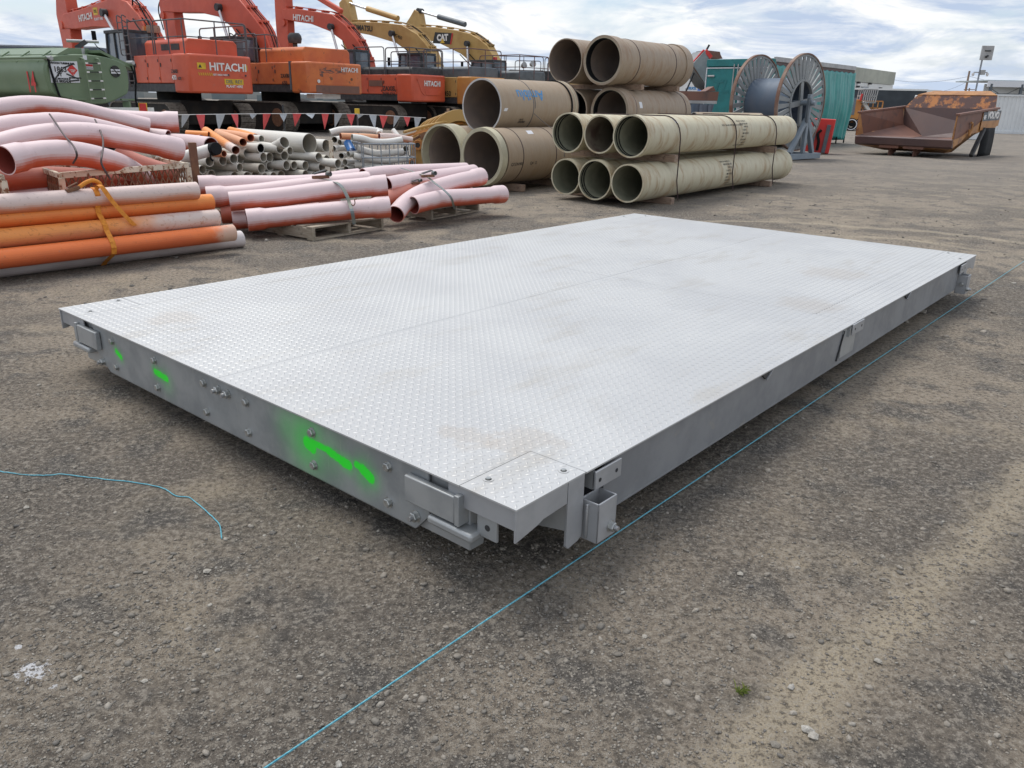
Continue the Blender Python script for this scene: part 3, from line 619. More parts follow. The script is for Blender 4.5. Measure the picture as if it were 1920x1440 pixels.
# lower corners are cut off at an angle
lo_cut = np.clip((.47 - YY) / .07, 0, 1) * .075; hi_cut = np.clip((YY - 2.86) / .12, 0, 1) * .085; ZB = .095 + np.maximum(lo_cut, hi_cut); ZZ2 = ZB + (ZZ - .095) / .245 * (.340 - ZB)
def seg(ax, az, bx, bz, r_):
    dx, dz = bx - ax, bz - az; L2 = dx * dx + dz * dz + 1e-9; t = np.clip(((YY - ax) * dx + (ZZ2 - az) * dz) / L2, 0, 1); return np.hypot(YY - ax - t * dx, (ZZ2 - az - t * dz)) / r_
ds = [seg(2.745, .236, 2.70, .216, .013), seg(2.325, .226, 2.215, .216, .016), seg(1.085, .232, 1.055, .222, .026), seg(1.05, .245, .95, .240, .013), seg(.95, .240, .86, .222, .017), seg(.86, .222, .83, .220, .020), seg(.782, .236, .735, .232, .014), seg(.745, .228, .705, .210, .022)]
core = np.zeros_like(YY); soft = np.zeros_like(YY)
wob = fbm(YY, ZZ2, 40, 3, 3) * .5
for d in ds: core = np.maximum(core, np.clip((1.12 + wob * .5 - d) / .18, 0, 1)); soft = np.maximum(soft, np.exp(-(d / 2.1) ** 2) * .75)
for (cy, cz, rr_, a) in ((1.09, .235, .13, .8), (1.20, .26, .09, .45), (.95, .23, .10, .35), (.74, .215, .065, .6), (2.22, .205, .06, .35), (2.73, .222, .035, .3)): soft = np.maximum(soft, a * np.exp(-((YY - cy) ** 2 + (ZZ2 - cz) ** 2) / rr_ ** 2))
xf = .018; th = .012
Vf = np.stack([np.full(YY.size, xf), YY.ravel(), ZZ2.ravel()], -1); i_, j_ = np.meshgrid(np.arange(ny - 1), np.arange(nzz - 1), indexing='ij'); a_ = i_ * nzz + j_
Ff = np.stack([a_, a_ + 1, a_ + nzz + 1, a_ + nzz], -1).reshape(-1, 4)
npl = npmesh('end_plate', Vf, Ff, M['spray'], None, {'spray': soft.ravel(), 'spray_core': core.ravel()}, parent=deck)
sm_ = npl.modifiers.new('solid', 'SOLIDIFY'); sm_.thickness = th; sm_.offset = -1
def hexbolt(x, y, z, r=.0165, h=.013, nut=False, d=(-1, 0, 0), par=None, nm='bolt'):
    d = Vector(d); c0 = Vector((x, y, z)); g = G()
    g.lathe(c0, d, [(0, .0005), (0, r * 1.25), (.003, r * 1.25), (.003, .0005)], 24)
    g.lathe(c0 + d * .003, d, [(0, .0005), (0, r), (h * .85, r), (h, r * .86), (h, .0005)], 6)
    if nut: g.lathe(c0 + d * .003, d, [(h, .0005), (h, r * .55), (h + .014, r * .52), (h + .014, .0005)], 14, mat=1)
    return g.build(nm, [M['zinc'], M['weld']], par or deck, world=False, smooth=30)
for (y, z) in ((2.773, .287), (2.763, .148), (2.314, .288), (2.315, .148), (1.85, .288), (1.852, .148), (1.506, .288), (1.508, .150), (1.045, .288), (1.046, .149), (.603, .290), (.607, .148)): hexbolt(xf, y, z)
for (y, z) in ((1.728, .287), (1.652, .287), (.465, .147), (2.925, .142)): hexbolt(xf, y, z, .018, .018, True, nm='nut')
# end beam behind it, frame beams under the deck
part(G().box((.012 + xf + .04, DW / 2, .215), (.07, DW - .45, .23)), 'end_beam', M['galv'], bevel=.004)
part(G().box((DL - .06, DW / 2, .215), (.07, DW - .3, .23)), 'end_beam', M['galv'], bevel=.004)
# long side beams, set back from the plate edge
for sy in (0, 1):
    yb = .022 if sy == 0 else DW - .022; g = G()
    g.box((DL / 2, yb, .2405), (DL - .98, .012, .205)); g.box((DL / 2, yb + (.04 if sy == 0 else -.04), .131), (DL - .98, .09, .012))
    part(g, 'side_beam', M['beam'], bevel=.002)
for k in range(1, 8): part(G().box((DL * k / 8, DW / 2, .24), (.09, DW - .2, .18)), 'cross_beam', M['dark'])
# skirt strip under the plate edge: long side and end corners
skirt = lambda x0, x1, y0, y1, z0, z1=.344: G().box(((x0 + x1) / 2, (y0 + y1) / 2, (z0 + z1) / 2), (max(x1 - x0, .008), max(y1 - y0, .008), z1 - z0))
for sx in (0, 1):
    for sy in (0, 1):
        fx = lambda x: x if sx == 0 else DL - x
        fy = lambda y: y if sy == 0 else DW - y
        def prof(pl, o, u, v, wv, nm='corner_skirt', mt_='galv2'):
            return part(G().prism(pl, o, u, v, wv), nm, M[mt_], recalc=True, bevel=.0012)
        qx = 1 if sx == 0 else -1; qy = 1 if sy == 0 else -1
        # skirt along the long side, deeper at the very corner
        prof([(0.004, .344), (.262, .344), (.262, .268), (.14, .262), (.11, .252), (.004, .232)], (fx(0), fy(.004), 0), (qx, 0, 0), (0, 0, 1), (0, qy * .008, 0))
        # skirt along the end
        prof([(.013, .344), (.30, .344), (.30, .268), (.013, .268)], (fx(.012), fy(0), 0), (0, qy, 0), (0, 0, 1), (qx * .008, 0, 0))
        # hinge post: tall plate, box and nut
        prof([(.264, .344), (.352, .344), (.352, .112), (.33, .100), (.276, .092), (.264, .105)], (fx(0), fy(.002), 0), (qx, 0, 0), (0, 0, 1), (0, qy * .010, 0), 'post_plate')
        prof([(0, .30), (.20, .30), (.20, .12), (0, .16)], (fx(.268), fy(.013), 0), (0, qy, 0), (0, 0, 1), (qx * .010, 0, 0), 'gusset', 'galv')
        bx0, bx1 = .364, .468; g = G()          # hollow square box open at the top
        for (p0, p1) in (((bx0, -.052), (bx1, -.052)), ((bx0, .02), (bx1, .02)), ((bx0, -.052), (bx0, .02)), ((bx1, -.052), (bx1, .02))):
            g.box((fx((p0[0] + p1[0]) / 2), fy((p0[1] + p1[1]) / 2), .17), (abs(p1[0] - p0[0]) + .007, abs(p1[1] - p0[1]) + .007, .15))
        sb = part(g, 'socket_box', M['galv2'], bevel=.003)
        hexbolt(fx(.438), fy(-.0555), .135, .017, .016, True, (0, -qy, 0), sb, 'nut'); hexbolt(fx(bx1 + .004), fy(-.02), .175, .014, .014, False, (qx, 0, 0), sb)
        g = G().box((fx(.357), fy(-.012), .17), (.014, .010, .13)); part(g, 'weld', M['weld'], bevel=.003)
        # drilled lug plate hung from the edge further along
        g = G().box((fx(.478), fy(-.006), .302), (.155, .009, .068))
        lp = part(g, 'lug_plate', M['galv2'], bevel=.002)
        for hx in (.425, .525): G().lathe((fx(hx), fy(-.0112), .300), (0, -qy, 0), [(0, .0004), (0, .0078), (.0006, .0078), (.0006, .0004)], 18).build('bolt_hole', M['dark'], lp, world=False)
        part(G().box((fx(.41), fy(.03), .30), (.012, .05, .07)), 'bracket', M['galv'])
        # bumper block on the end face with its step and drilled lug
        if sx == 0:
            g = G().box((fx(.003), fy(.372), .258), (.026, .235, .098)); part(g, 'bumper_block', M['galv'], bevel=.004)
            part(G().box((fx(.012), fy(.240), .262), (.05, .020, .108)), 'block_plate', M['galv'], bevel=.002)
            part(G().box((fx(.004), fy(.2545), .262), (.020, .010, .088)), 'weld', M['weld'], bevel=.004)
            part(G().box((fx(.022), fy(.275), .183), (.075, .205, .032)), 'step_bar', M['galv'], bevel=.010)
            lg = part(G().box((fx(.034), fy(.145), .225), (.010, .085, .085)), 'drilled_lug', M['galv'], bevel=.002)
            G().lathe((fx(.0284), fy(.142), .222), (-1, 0, 0), [(0, .0004), (0, .011), (.0006, .011), (.0006, .0004)], 18).build('bolt_hole', M['dark'], lg, world=False)
# small triangular notches, access cover and tabs along the long side
for x in (1.80, 4.03):
    g = G().prism([(-.06, .342), (.055, .342), (-.005, .305)], (x, .006, 0), (1, 0, 0), (0, 0, 1), (0, .009, 0)); part(g, 'dark_gusset', M['dark'], recalc=True)
    part(G().bar((x - .005, .003, .303), (x + .055, .003, .342), .006, .006), 'stiffener', M['galv2'])
part(G().box((3.02, -.004, .315), (.19, .008, .062)), 'lug_plate', M['galv2'], bevel=.002)
for hx in (2.965, 3.075): part(G().lathe((hx, -.0086, .315), (0, -1, 0), [(0, .0004), (0, .0075), (.0006, .0075), (.0006, .0004)], 16), 'bolt_hole', M['dark'])
part(G().box((2.94, .0135, .25), (.22, .004, .17)), 'access_cover', M['galv'], bevel=.001); part(G().bar((2.78, .011, .16), (2.84, .011, .325), .008, .006), 'cover_edge', M['dark'])
part(G().box((2.90, .006, .31), (.012, .018, .06)), 'bracket', M['galv'])
for x in (.9, DL - .9):
    for y in (.3, DW - .3): part(G().box((x, y, .052), (.30, .22, .116)), 'foot_pad', M['dark'], bevel=.004)

# ---------------------------------------------------------------- big wound pipes
def bigpipe(A, yaw, L, r, mo, mi, label, group, bell=(0, 0), br=1.085, wall=.022, name='big_pipe', rim=None, lines=(), seals=()):
    """a straight pipe built along its own local x; A is the near end centre, yaw from +Y towards +X"""
    o = pipe(name, [(0, 0, 0), (L / 2, 0, 0), (L, 0, 0)], r, mo, mi, None, bell=bell, br=br, wall=wall, n=56, step=.6, mr=rim, bl=.17, origin=(0, 0, 0))
    o.location = A; o.rotation_euler = (0, 0, rad(90 - yaw)); tag(o, label, 'pipe', group)
    for s_, w_, k in lines:                       # dark joint or packing band lines round the pipe
        G().lathe((s_, 0, 0), (1, 0, 0), [(0, r * k + .001), (w_, r * k + .001), (w_, r * k + .006), (0, r * k + .006)], 48).build('band', M['strapk'], o, world=False)
    for s_, w_, k in seals:                       # grooves seen inside the socket mouth
        G().lathe((s_, 0, 0), (1, 0, 0), [(0, k - .031), (w_, k - .031), (w_, k - .0225), (0, k - .0225)], 48).build('seal_groove', M['black'], o, world=False)
    return o
def ptxt(o, txt, size, s0, ang, r, mat, flip=False, bold=0.0, sx=1.0):
    """lettering on the near side (local -y) of a pipe built along local x"""
    V, F = textmesh(txt, size, bold, 0.0, 0.0, sx, .05 if size > .1 else 0); P = []; k = -1 if flip else 1
    for a, b, c in V:
        t = rad(ang) + b * k / r; P.append((s0 + a * k, -math.cos(t) * (r + .003), math.sin(t) * (r + .003)))
    g = G(); g.add(P, F); return g.build('lettering', mat, o, smooth=0, world=False)
GY = 38; gd = Vector((math.sin(rad(GY)), math.cos(rad(GY)), 0)); gn = Vector((gd.y, -gd.x, 0))
gg = 'olive cream glass fibre pipes strapped in two rows'
r0, rb = .283, .307
G1 = bigpipe((1.67, 12.121, .363), GY, 6.15, r0, M['pgrn'], M['pgin'], 'long olive cream pipe at the bottom front of the strapped stack, with black print', gg, (0, 1), rim=M['pgrn'])
G2 = bigpipe((1.222, 12.573, .363), GY, 6.1, r0, M['pgrn'], M['pgin'], 'middle pipe of the bottom row, its socket mouth showing dark grooves', gg, (1, 0), seals=((.05, .018, rb), (.11, .018, rb)))
G3 = bigpipe((.793, 13.018, .365), GY, 6.1, r0, M['pgrn'], M['pgin'], 'leftmost bottom olive pipe with a plain open mouth beside the big tan pipes', gg, (0, 1))
G4 = bigpipe((1.681, 12.157, 1.038), GY, 6.2, r0, M['pgrn'], M['pgin'], 'long cream pipe on top front of the strapped stack with a white sticker', gg, (1, 0), seals=((.05, .018, rb), (.12, .018, rb)))
G5 = bigpipe((1.265, 12.636, 1.038), GY, 6.1, r0, M['pgrn'], M['pin2'], 'middle pipe of the upper row with a brown stained inside', gg, (0, 1))
G6 = bigpipe((.805, 13.098, 1.038), GY, 6.1, r0, M['pgrn'], M['pgin'], 'leftmost upper olive pipe with two dark seal grooves in its mouth', gg, (1, 0), seals=((.05, .018, rb), (.12, .018, rb)))
for o, s0, fl in ((G1, 3.05, True), (G4, 3.55, True)):
    for i, (t_, sz) in enumerate((('DN 500 PN 1 SN 10000', .032), ('GRP PIPE SYSTEM', .036), ('EN 14364', .034), ('AS 3571.1', .034), ('OD 530.1 MM', .036), ('L 6000', .034), ('12-04-18 03:51', .034), ('LOT 77310', .034), ('NON-PRESSURE SEWER', .036))):
        ptxt(o, t_, sz * 1.25, s0 + ((i * 37) % 5 - 2) * .03 + (.3 if i == 8 and o is G1 else 0), 46 - i * 11.5, r0, M['blackp'], fl, .0006)
ptxt(G4, 'DN 500 PN 1 SN 10000 FLOW GRP PIPE - 25 BC', .042, 3.05, 30, r0, M['blackp'], True, .0006)
def sticker(o, s0, ang, r, w_=.075, h_=.10, rot=0):
    g = G(); P = []
    for i in range(4):
        for a in (0, 1): t = rad(ang) + (i / 3 - .5) * h_ / r; P.append((s0 + (a - .5) * w_ + rot * (i / 3 - .5), -math.cos(t) * (r + .002), math.sin(t) * (r + .002)))
    g.add(P, [(2 * i, 2 * i + 1, 2 * i + 3, 2 * i + 2) for i in range(3)]); return g.build('sticker', M['stk'], o, world=False, smooth=0)
sticker(G4, 1.02, 52, r0)
def beam(p, d, L, w_, h_, label, group, rz=None):
    """timber lying square to the pipes; p front end on the ground line"""
    d = Vector(d).normalized(); a = Vector(p); g = G().bar(a, a + d * L, w_, h_)
    return tag(g.build('timber_beam', M['dun'], origin='auto', bevel=.006, smooth=0), label, 'timber', group)
gw = -gn
gb = 'timber beams between the strapped olive pipes'
for s_, nm in ((.95, 'near'), (5.1, 'far')):
    b0 = Vector((1.67, 12.121, 0)) + gd * s_ + gn * .30
    beam(b0 + Vector((0, 0, .052)), gw, 1.95, .11, .105, 'timber beam on the dirt under the %s end of the olive pipes' % nm, gb)
    beam(b0 + Vector((0, 0, .702)), gw, 1.95, .11, .115, 'timber beam between the two olive pipe rows at their %s end' % nm, gb)
# steel bands over the stack: down the near side, over the top
def band(s_, label):
    o0 = Vector((1.67, 12.121, 0)) + gd * s_; R = r0 + .008; P = []
    for t in np.linspace(-60, 60, 9): P.append(o0 + gn * (R * math.cos(rad(t))) + Vector((0, 0, .363 + R * math.sin(rad(t)))))
    Q = []
    for t in np.linspace(-60, 90, 12): Q.append(o0 + gn * (R * math.cos(rad(t))) + Vector((0, 0, 1.038 + R * math.sin(rad(t)))))
    side = [o0 + gn * .35 + Vector((0, 0, .06))] + [o0 + gn * (R + .012) + Vector((0, 0, z)) for z in (.363, .7, 1.0)] + Q[5:] + [o0 - gn * .64 + Vector((0, 0, 1.038 + R)), o0 - gn * 1.28 + Vector((0, 0, 1.04 + R))]
    g = G(); 
    for i in range(len(side) - 1): g.bar(side[i], side[i + 1] + (side[i + 1] - side[i]).normalized() * .002, .019, .003, up=tuple(gd) if False else (gd.x, gd.y, .001))
    tag(g.build('steel_band', M['strapk'], origin='auto', smooth=0), label, 'strap', 'steel bands round the olive pipes')
band(1.02, 'dark steel band round the olive pipes, nearest of the three'); band(3.15, 'dark steel band round the middle of the olive pipe stack'); band(5.05, 'dark steel band round the far end of the olive pipe stack')

# tan pipes with blue brand lettering
TY = 39; td = Vector((math.sin(rad(TY)), math.cos(rad(TY)), 0)); tn = Vector((td.y, -td.x, 0)); tg = 'wide tan glass fibre pipes stacked as a pyramid of three'
B2 = bigpipe((-.59, 13.87, .592), TY, 2.5, .465, M['ptan'], M['pin'], 'wide tan pipe at bottom right of the pyramid with pale spigot end and black ring', tg, (0, 1), wall=.03, rim=M['rim'])
for s_, w_, k in ((.0, .13, .972),):
    G().lathe((-.004, 0, 0), (1, 0, 0), [(-.02, .415), (-.02, .475), (.11, .485), (.11, .466), (.0, .435), (0, .415)], 56).build('socket_ring', M['rim'], B2, world=False)
    G().lathe((.11, 0, 0), (1, 0, 0), [(0, .466), (0, .474), (.022, .474), (.022, .466)], 56).build('seal_ring', M['black'], B2, world=False)
    G().lathe((.15, 0, 0), (1, 0, 0), [(0, .466), (0, .480), (.05, .480), (.05, .466)], 56).build('ring', M['ptan'], B2, world=False)
B3 = bigpipe((-1.345, 14.47, .592), TY, 2.4, .465, M['ptan'], M['pin'], 'wide tan pipe at bottom left of the pyramid with a cream collar', tg, (1, 0), wall=.028, br=1.07, rim=M['rim'])
G().lathe((0, 0, 0), (1, 0, 0), [(-.002, .468), (-.002, .503), (.30, .503), (.30, .468)], 56).build('collar', M['rim'], B3, world=False)
sticker(B3, .9, 20, .465, .12, .12)
B1 = bigpipe((-.64, 14.66, 1.402), TY, 2.35, .463, M['ptan'], M['pin'], 'wide tan pipe on top of the pyramid with upside down blue lettering', tg, (0, 0), wall=.030, rim=M['rimw'])
G().lathe((2.12, 0, 0), (1, 0, 0), [(0, .466), (0, .482), (.20, .482), (.20, .466)], 56).build('collar', M['ptan'], B1, world=False)
for s_ in (2.08, 2.20, 2.30): G().lathe((s_, 0, 0), (1, 0, 0), [(0, .470), (0, .486), (.025, .486), (.025, .470)], 56).build('seal_ring', M['black'] if s_ != 2.20 else M['rim'], B1, world=False)
M['amb'] = pm('blue_stencil', (0.05, 0.23, 0.50), 0.6, 0, (0.10, 0.30, 0.55), 25)
ptxt(B1, 'Amiblu', .27, .86, 27, .463, M['amb'], True, .004, 1.0)
sticker(B2, .98, 58, .465, .16, .10, .03)
sticker(B1, .12, -6, .463, .09, .05, .03)
for o, s_, r_ in ((B1, .90, .463), (B2, .55, .465), (B2, 1.5, .465)): G().lathe((s_, 0, 0), (1, 0, 0), [(0, r_ + .001), (.016, r_ + .001), (.016, r_ + .005), (0, r_ + .005)], 56).build('band', M['strapk'] if o is B2 else M['wire'], o, world=False)
# loose steel wire running down from the top pipe
P = [Vector((-.64, 14.66, 1.402)) + td * .95 + tn * (.47 * math.cos(rad(t))) + Vector((0, 0, .47 * math.sin(rad(t)))) for t in (40, 20, 0, -15)]
P += [Vector((-.59, 13.87, .592)) + td * 1.75 + tn * (.475 * math.cos(rad(t))) + Vector((0, 0, .475 * math.sin(rad(t)))) for t in (45, 20, -5)]
tag(G().tube(crom(P, 5), .005, 5).build('steel_wire', M['wire'], origin='auto'), 'thin steel wire slanting down from the top tan pipe to the lower one', 'wire')
for o, txts in ((B2, (('Q2', .045, .28, -14), ('DN900', .045, .45, -14), ('Q4  O', .045, .85, -14)), ), (B1, (('00 07', .03, .62, -28), ('DN900', .04, .65, -34)))):
    for t_, sz, s0, an_ in txts: ptxt(o, t_, sz * 1.6, s0, an_, .464, M['blackp'], False, .001)
# pallet beams below
for s_, lb in ((.62, 'near'), (1.9, 'far')):
    b0 = Vector((-.59, 13.87, .06)) + td * s_ + tn * .42
    beam(b0, -tn, 1.75, .12, .12, 'timber beam on the dirt under the %s end of the wide tan pipes' % lb, 'timber beams under the tan pyramid')

# brown pipes, two rows in view
cg = 'brown weathered pipes stacked in pairs on timber'
CY = 40; cd = Vector((math.sin(rad(CY)), math.cos(rad(CY)), 0)); cn = Vector((cd.y, -cd.x, 0))
c3 = Vector((1.944,17.6,1.36)); 
C3 = bigpipe((c3.x, c3.y, 1.33), CY, 2.75, .452, M['ptan2'], M['pin'], 'brown pipe in the middle row right with a white sticker near its mouth', cg, (0, 0), wall=.03, rim=M['rim'], lines=((.33, .02, 1.03), (2.5, .02, 1.0)))
for o in (C3,): G().lathe((0, 0, 0), (1, 0, 0), [(-.001, .43), (-.001, .478), (.32, .478), (.34, .455), (.34, .43)], 56).build('collar', M['ptan2'], o, world=False); G().lathe((0.02, 0, 0), (1, 0, 0), [(0, .400), (0, .432), (.12, .432), (.12, .400)], 56).build('seal_groove', M['black'], o, world=False)
sticker(C3, .55, 18, .452, .11, .13)
c4 = c3 - cn * 1.02
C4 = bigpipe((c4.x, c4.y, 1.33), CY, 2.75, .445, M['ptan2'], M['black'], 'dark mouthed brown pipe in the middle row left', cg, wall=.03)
c1 = Vector((1.718,17.4,2.32))
C1 = bigpipe((c1.x, c1.y, c1.z), CY, 3.0, .452, M['ptan2'], M['pin'], 'brown pipe at the very top right of the pipe stack with two dark bands', cg, wall=.03, rim=M['rim'], lines=((.72, .02, 1.0), (2.25, .02, 1.0)))
G().lathe((0, 0, 0), (1, 0, 0), [(-.001, .43), (-.001, .478), (.30, .478), (.32, .455), (.32, .43)], 56).build('collar', M['ptan2'], C1, world=False); G().lathe((0.02, 0, 0), (1, 0, 0), [(0, .405), (0, .432), (.14, .432), (.14, .405)], 56).build('seal_groove', M['black'], C1, world=False)
G().lathe((2.72, 0, 0), (1, 0, 0), [(0, .43), (0, .476), (.28, .476), (.28, .43)], 56).build('collar', M['ptan2'], C1, world=False)
c2 = c1 - cn * .955 
C2 = bigpipe((c2.x, c2.y, c1.z), CY, 3.0, .445, M['ptan2'], M['pin'], 'brown pipe at the top left of the pipe stack against the sky', cg, wall=.022)
ztop = c1.z - .452; 
for z_, (sa, sb), nm in (((1.33 + .452 + ztop) / 2, (.62, 2.15), 'upper'), (.80, (.5, 2.2), 'lower')):
    for s_, lb in ((sa, 'near'), (sb, 'far')):
        hh = max(ztop - 1.782, .05) if nm == 'upper' else .14
        beam(Vector((c3.x, c3.y, z_)) + cd * s_ + cn * .40, -cn, 1.95, .12, hh + .02, 'timber beam under the %s pair of brown pipes, %s end' % (nm, lb), 'timber beams between the brown pipes')
for k in range(2):
    q = c3 - cn * (k * 1.0) + cd * .05
    bigpipe((q.x, q.y, .37), CY, 2.6, .355, M['ptan2'], M['pin'], 'brown pipe low down at the bottom of the stack, %s' % ('right side' if k == 0 else 'left side'), cg, wall=.03)
for s_ in (.5, 2.1): beam(Vector((c3.x, c3.y, .008)) + cd * s_ + cn * .40, -cn, 1.95, .12, .016, 'thin board on the dirt under the lowest brown pipes', 'boards under the brown pipes')
# small pale pipe end peeping over the cream pipe
q = Vector((4.355,20.5,1.178)); bigpipe((q.x, q.y, q.z - .02), 62, 2.2, .17, M['ptan'], M['pin'], 'slim pale pipe just showing above the cream pipe near the cable reel', 'slim pale pipes behind the olive stack', wall=.02, rim=M['rimw'])
beam((q.x + .2, q.y + .6, .56), (1, .1, 0), 1.6, .5, 1.1, 'block of timber carrying the slim pale pipe behind the stack', 'timber under slim pipe')

# ---------------------------------------------------------------- orange pipes tied at the front left
ob = 'orange and chalky drain pipes tied with orange webbing'
od = Vector((.665, .747, 0))
def straight(name, R_end, L, r, mo, mi, label, group, d=od, **k):
    e = Vector(R_end); return pipe(name, [e - d * L, e - d * L * .5, e], r, mo, mi, label, 'pipe', group, **k)
r_ = .082
straight('drain_pipe', (-2.873,8.214,0.082), 4.2, r_, M['pwht'], M['porin'], 'chalky white drain pipe lying lowest on the dirt under the orange ones', ob, bell=(0, 1), br=1.06)
straight('drain_pipe', (-2.835,7.893,0.2), 4.2, r_, M['pord'], M['porin'], 'deep orange scuffed drain pipe at the front, second from the bottom', ob)
straight('drain_pipe', (-2.981,7.895,0.345), 4.2, r_, M['porw'], M['porin'], 'orange drain pipe whose right end has bleached white', ob)
straight('drain_pipe', (-3.055,7.979,0.485), 4.2, r_, M['por'], M['porin'], 'bright orange drain pipe just below the chalky pink one', ob)
straight('drain_pipe', (-3.128,7.821,0.615), 4.2, r_, M['pwh'], M['porin'], 'chalky pink drain pipe on top of the tied orange bundle', ob)
on_ = Vector((-od.y, od.x, 0))
base5 = Vector((-2.873,8.214,0.082))
for k, (dz, dn, ds) in enumerate(((0, .168, .3), (0, .336, .5), (.145, .25, .6), (.29, .19, .5), (.43, .17, .6))):
    straight('drain_pipe', base5 + on_ * dn - od * ds + Vector((0, 0, dz)), 3.6, r_, M['pord'], M['porin'], 'orange drain pipe hidden at the back of the tied bundle', ob)
# webbing round the bundle with a knot and two loose tails
def strapband(pts, w_, mat, label, nm='strap', d=od, th=.004, group=None):
    g = G(); P = [Vector(p) for p in pts]
    for i in range(len(P) - 1):
        a, b = P[i], P[i + 1]; u = d * (w_ / 2); n_ = (b - a).cross(u).normalized() * (th / 2)
        g.add([a - u - n_, a + u - n_, b + u - n_, b - u - n_, a - u + n_, a + u + n_, b + u + n_, b - u + n_], [(0, 3, 2, 1), (4, 5, 6, 7), (0, 1, 5, 4), (1, 2, 6, 5), (2, 3, 7, 6), (3, 0, 4, 7)])
    return tag(g.build(nm, mat, origin='auto', smooth=60), label, 'strap', group)
sp = [(190,357,.70,0), (199,361,.70,0), (208,382,.60,0), (216,402,.47,0), (225,430,.33,0), (231,455,.22,0), (234,478,.10,0), (228,487,.03,0)]
cen = [(0, .615), (1, .485), (2, .345), (3, .20)]
ends = [Vector((-3.128,7.821,0.615)), Vector((-3.055,7.979,0.485)), Vector((-2.981,7.895,0.345)), Vector((-2.835,7.893,0.2)), base5]
fnr = Vector((od.y, -od.x, 0)); t0 = 1.20; ref = ends[3] - od * t0
def onpipe(i, ang, ex=.006, so=0.0):
    e = ends[i]; s_ = (ref - e).dot(od) + so; return e + od * s_ + fnr * ((r_ + ex) * math.cos(rad(ang))) + Vector((0, 0, (r_ + ex) * math.sin(rad(ang))))
pts = [onpipe(0, 95), onpipe(0, 55), onpipe(0, 20), onpipe(1, 25, .012), onpipe(1, -5), onpipe(2, 25, .01), onpipe(2, 0), onpipe(3, 35, .006), onpipe(3, 0), onpipe(3, -40), onpipe(4, -30, .012), onpipe(4, -75)]
so1 = strapband(pts, .045, M['strapo'], 'orange webbing tied round the drain pipes with its loose tails')
k0 = onpipe(0, 70, .03)
g = G()
root = k0
def ribbon(P, w_, mat, parent, nm='loose_tail', d=od, th=.003):
    g = G(); P = crom(P, 6)
    for i in range(len(P) - 1):
        a, b = P[i], P[i + 1]; u = d * (w_ / 2); g.add([a - u, a + u, b + u, b - u, a - u + fnr * th, a + u + fnr * th, b + u + fnr * th, b - u + fnr * th], [(0, 3, 2, 1), (4, 5, 6, 7), (0, 1, 5, 4), (1, 2, 6, 5), (2, 3, 7, 6), (3, 0, 4, 7)])
    return g.build(nm, mat, parent, smooth=60)
ribbon([k0, k0 + fnr * .06 + od * .03 + Vector((0, 0, .0)), k0 + fnr * .09 + od * .10 + Vector((0, 0, -.14)), k0 + fnr * .11 + od * .19 + Vector((0, 0, -.28)), k0 + fnr * .115 + od * .25 + Vector((0, 0, -.36))], .045, M['strapo'], so1)
g = G().tube(crom([k0 - od * .14 + Vector((0, 0, -.01)), k0 - od * .06 + Vector((0, 0, .035)), k0 + Vector((0, 0, .045)), k0 + od * .05 + Vector((0, 0, .01)), k0 + fnr * .03 + Vector((0, 0, -.02))], 6), .018, 8); g.build('knot', M['strapo'], so1)
rt = G().bar(k0 - od * .24 + Vector((0, 0, -.03)), k0 - od * .13 + Vector((0, 0, -.005)), .05, .03).bar(k0 - od * .22 + Vector((0, 0, .0)), k0 - od * .14 + Vector((0, 0, .035)), .03, .012); rt.build('ratchet', M['rustd'], so1, bevel=.004)

# ---------------------------------------------------------------- curved pink conduits piled in and above the rusty cages
pg = 'curved bleached pink conduits piled in the cages'
RP = .109
def pk(pts, label, bell=(0, 0), r=RP, mo='pink', mi='pinkin', group=pg, nm='curved_conduit'): return pipe(nm, pts, r, M[mo], M[mi], label, 'pipe', group, bell=bell, n=30, step=.12, bl=.17, br=1.12)
pk([(-6.726,7.9,1.013),(-6.291,8.4,1.125),(-5.996,8.9,1.248),(-5.892,9.4,1.306),(-5.754,9.8,1.341),(-5.588,10.3,1.304),(-5.287,10.6,1.204),(-4.901,10.9,1.085)], 'topmost curved pink conduit arching over the pile with a paper label', (0, 0))
pk([(-5.51,10.9,1.174),(-5.146,11.1,1.15),(-4.654,11.3,1.134)], 'pink conduit with a flared end at the upper right of the pile', (0, 1), r=.125)
pk([(-5.889,7.0,0.822),(-5.369,7.3,0.985),(-4.989,7.9,1.151),(-4.85,8.2,1.18),(-4.693,8.5,1.186),(-4.462,8.9,1.103),(-4.251,9.7,0.922)], 'second curved pink conduit from the top, scraped red where the band crosses', (1, 0))
pk([(-5.577,6.8,0.703),(-5.115,7.1,0.857),(-4.767,7.5,1.019),(-4.583,7.8,1.09),(-4.329,8.1,1.113),(-4.062,8.3,1.07),(-3.725,8.5,0.988),(-3.592,8.65,0.94)], 'curved pink conduit in the middle with its socket at the right edge', (0, 1))
pk([(-4.279,6.75,0.948),(-4.187,7.0,0.981),(-4.042,7.2,0.99),(-3.972,7.6,0.929),(-4.001,8.2,0.801),(-4.19,9.1,0.571)], 'curved pink conduit with a gaping mouth at the left of the frame', (1, 0))
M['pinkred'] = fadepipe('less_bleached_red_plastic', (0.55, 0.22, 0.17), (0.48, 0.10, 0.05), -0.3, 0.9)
pk([(-5.872,6.9,0.588),(-5.152,7.3,0.671),(-4.869,7.6,0.701),(-4.684,7.85,0.703),(-4.457,8.3,0.651),(-4.3,9.0,0.538)], 'shaded red conduit below the gaping pink one at the left', (0, 0), mo='pinkred')
pk([(-5.909,6.9,0.45),(-5.187,7.3,0.513),(-4.909,7.65,0.527),(-4.591,8.0,0.519),(-4.29,8.7,0.454)], 'lowest pink conduit lying behind the orange bundle', (0, 0))
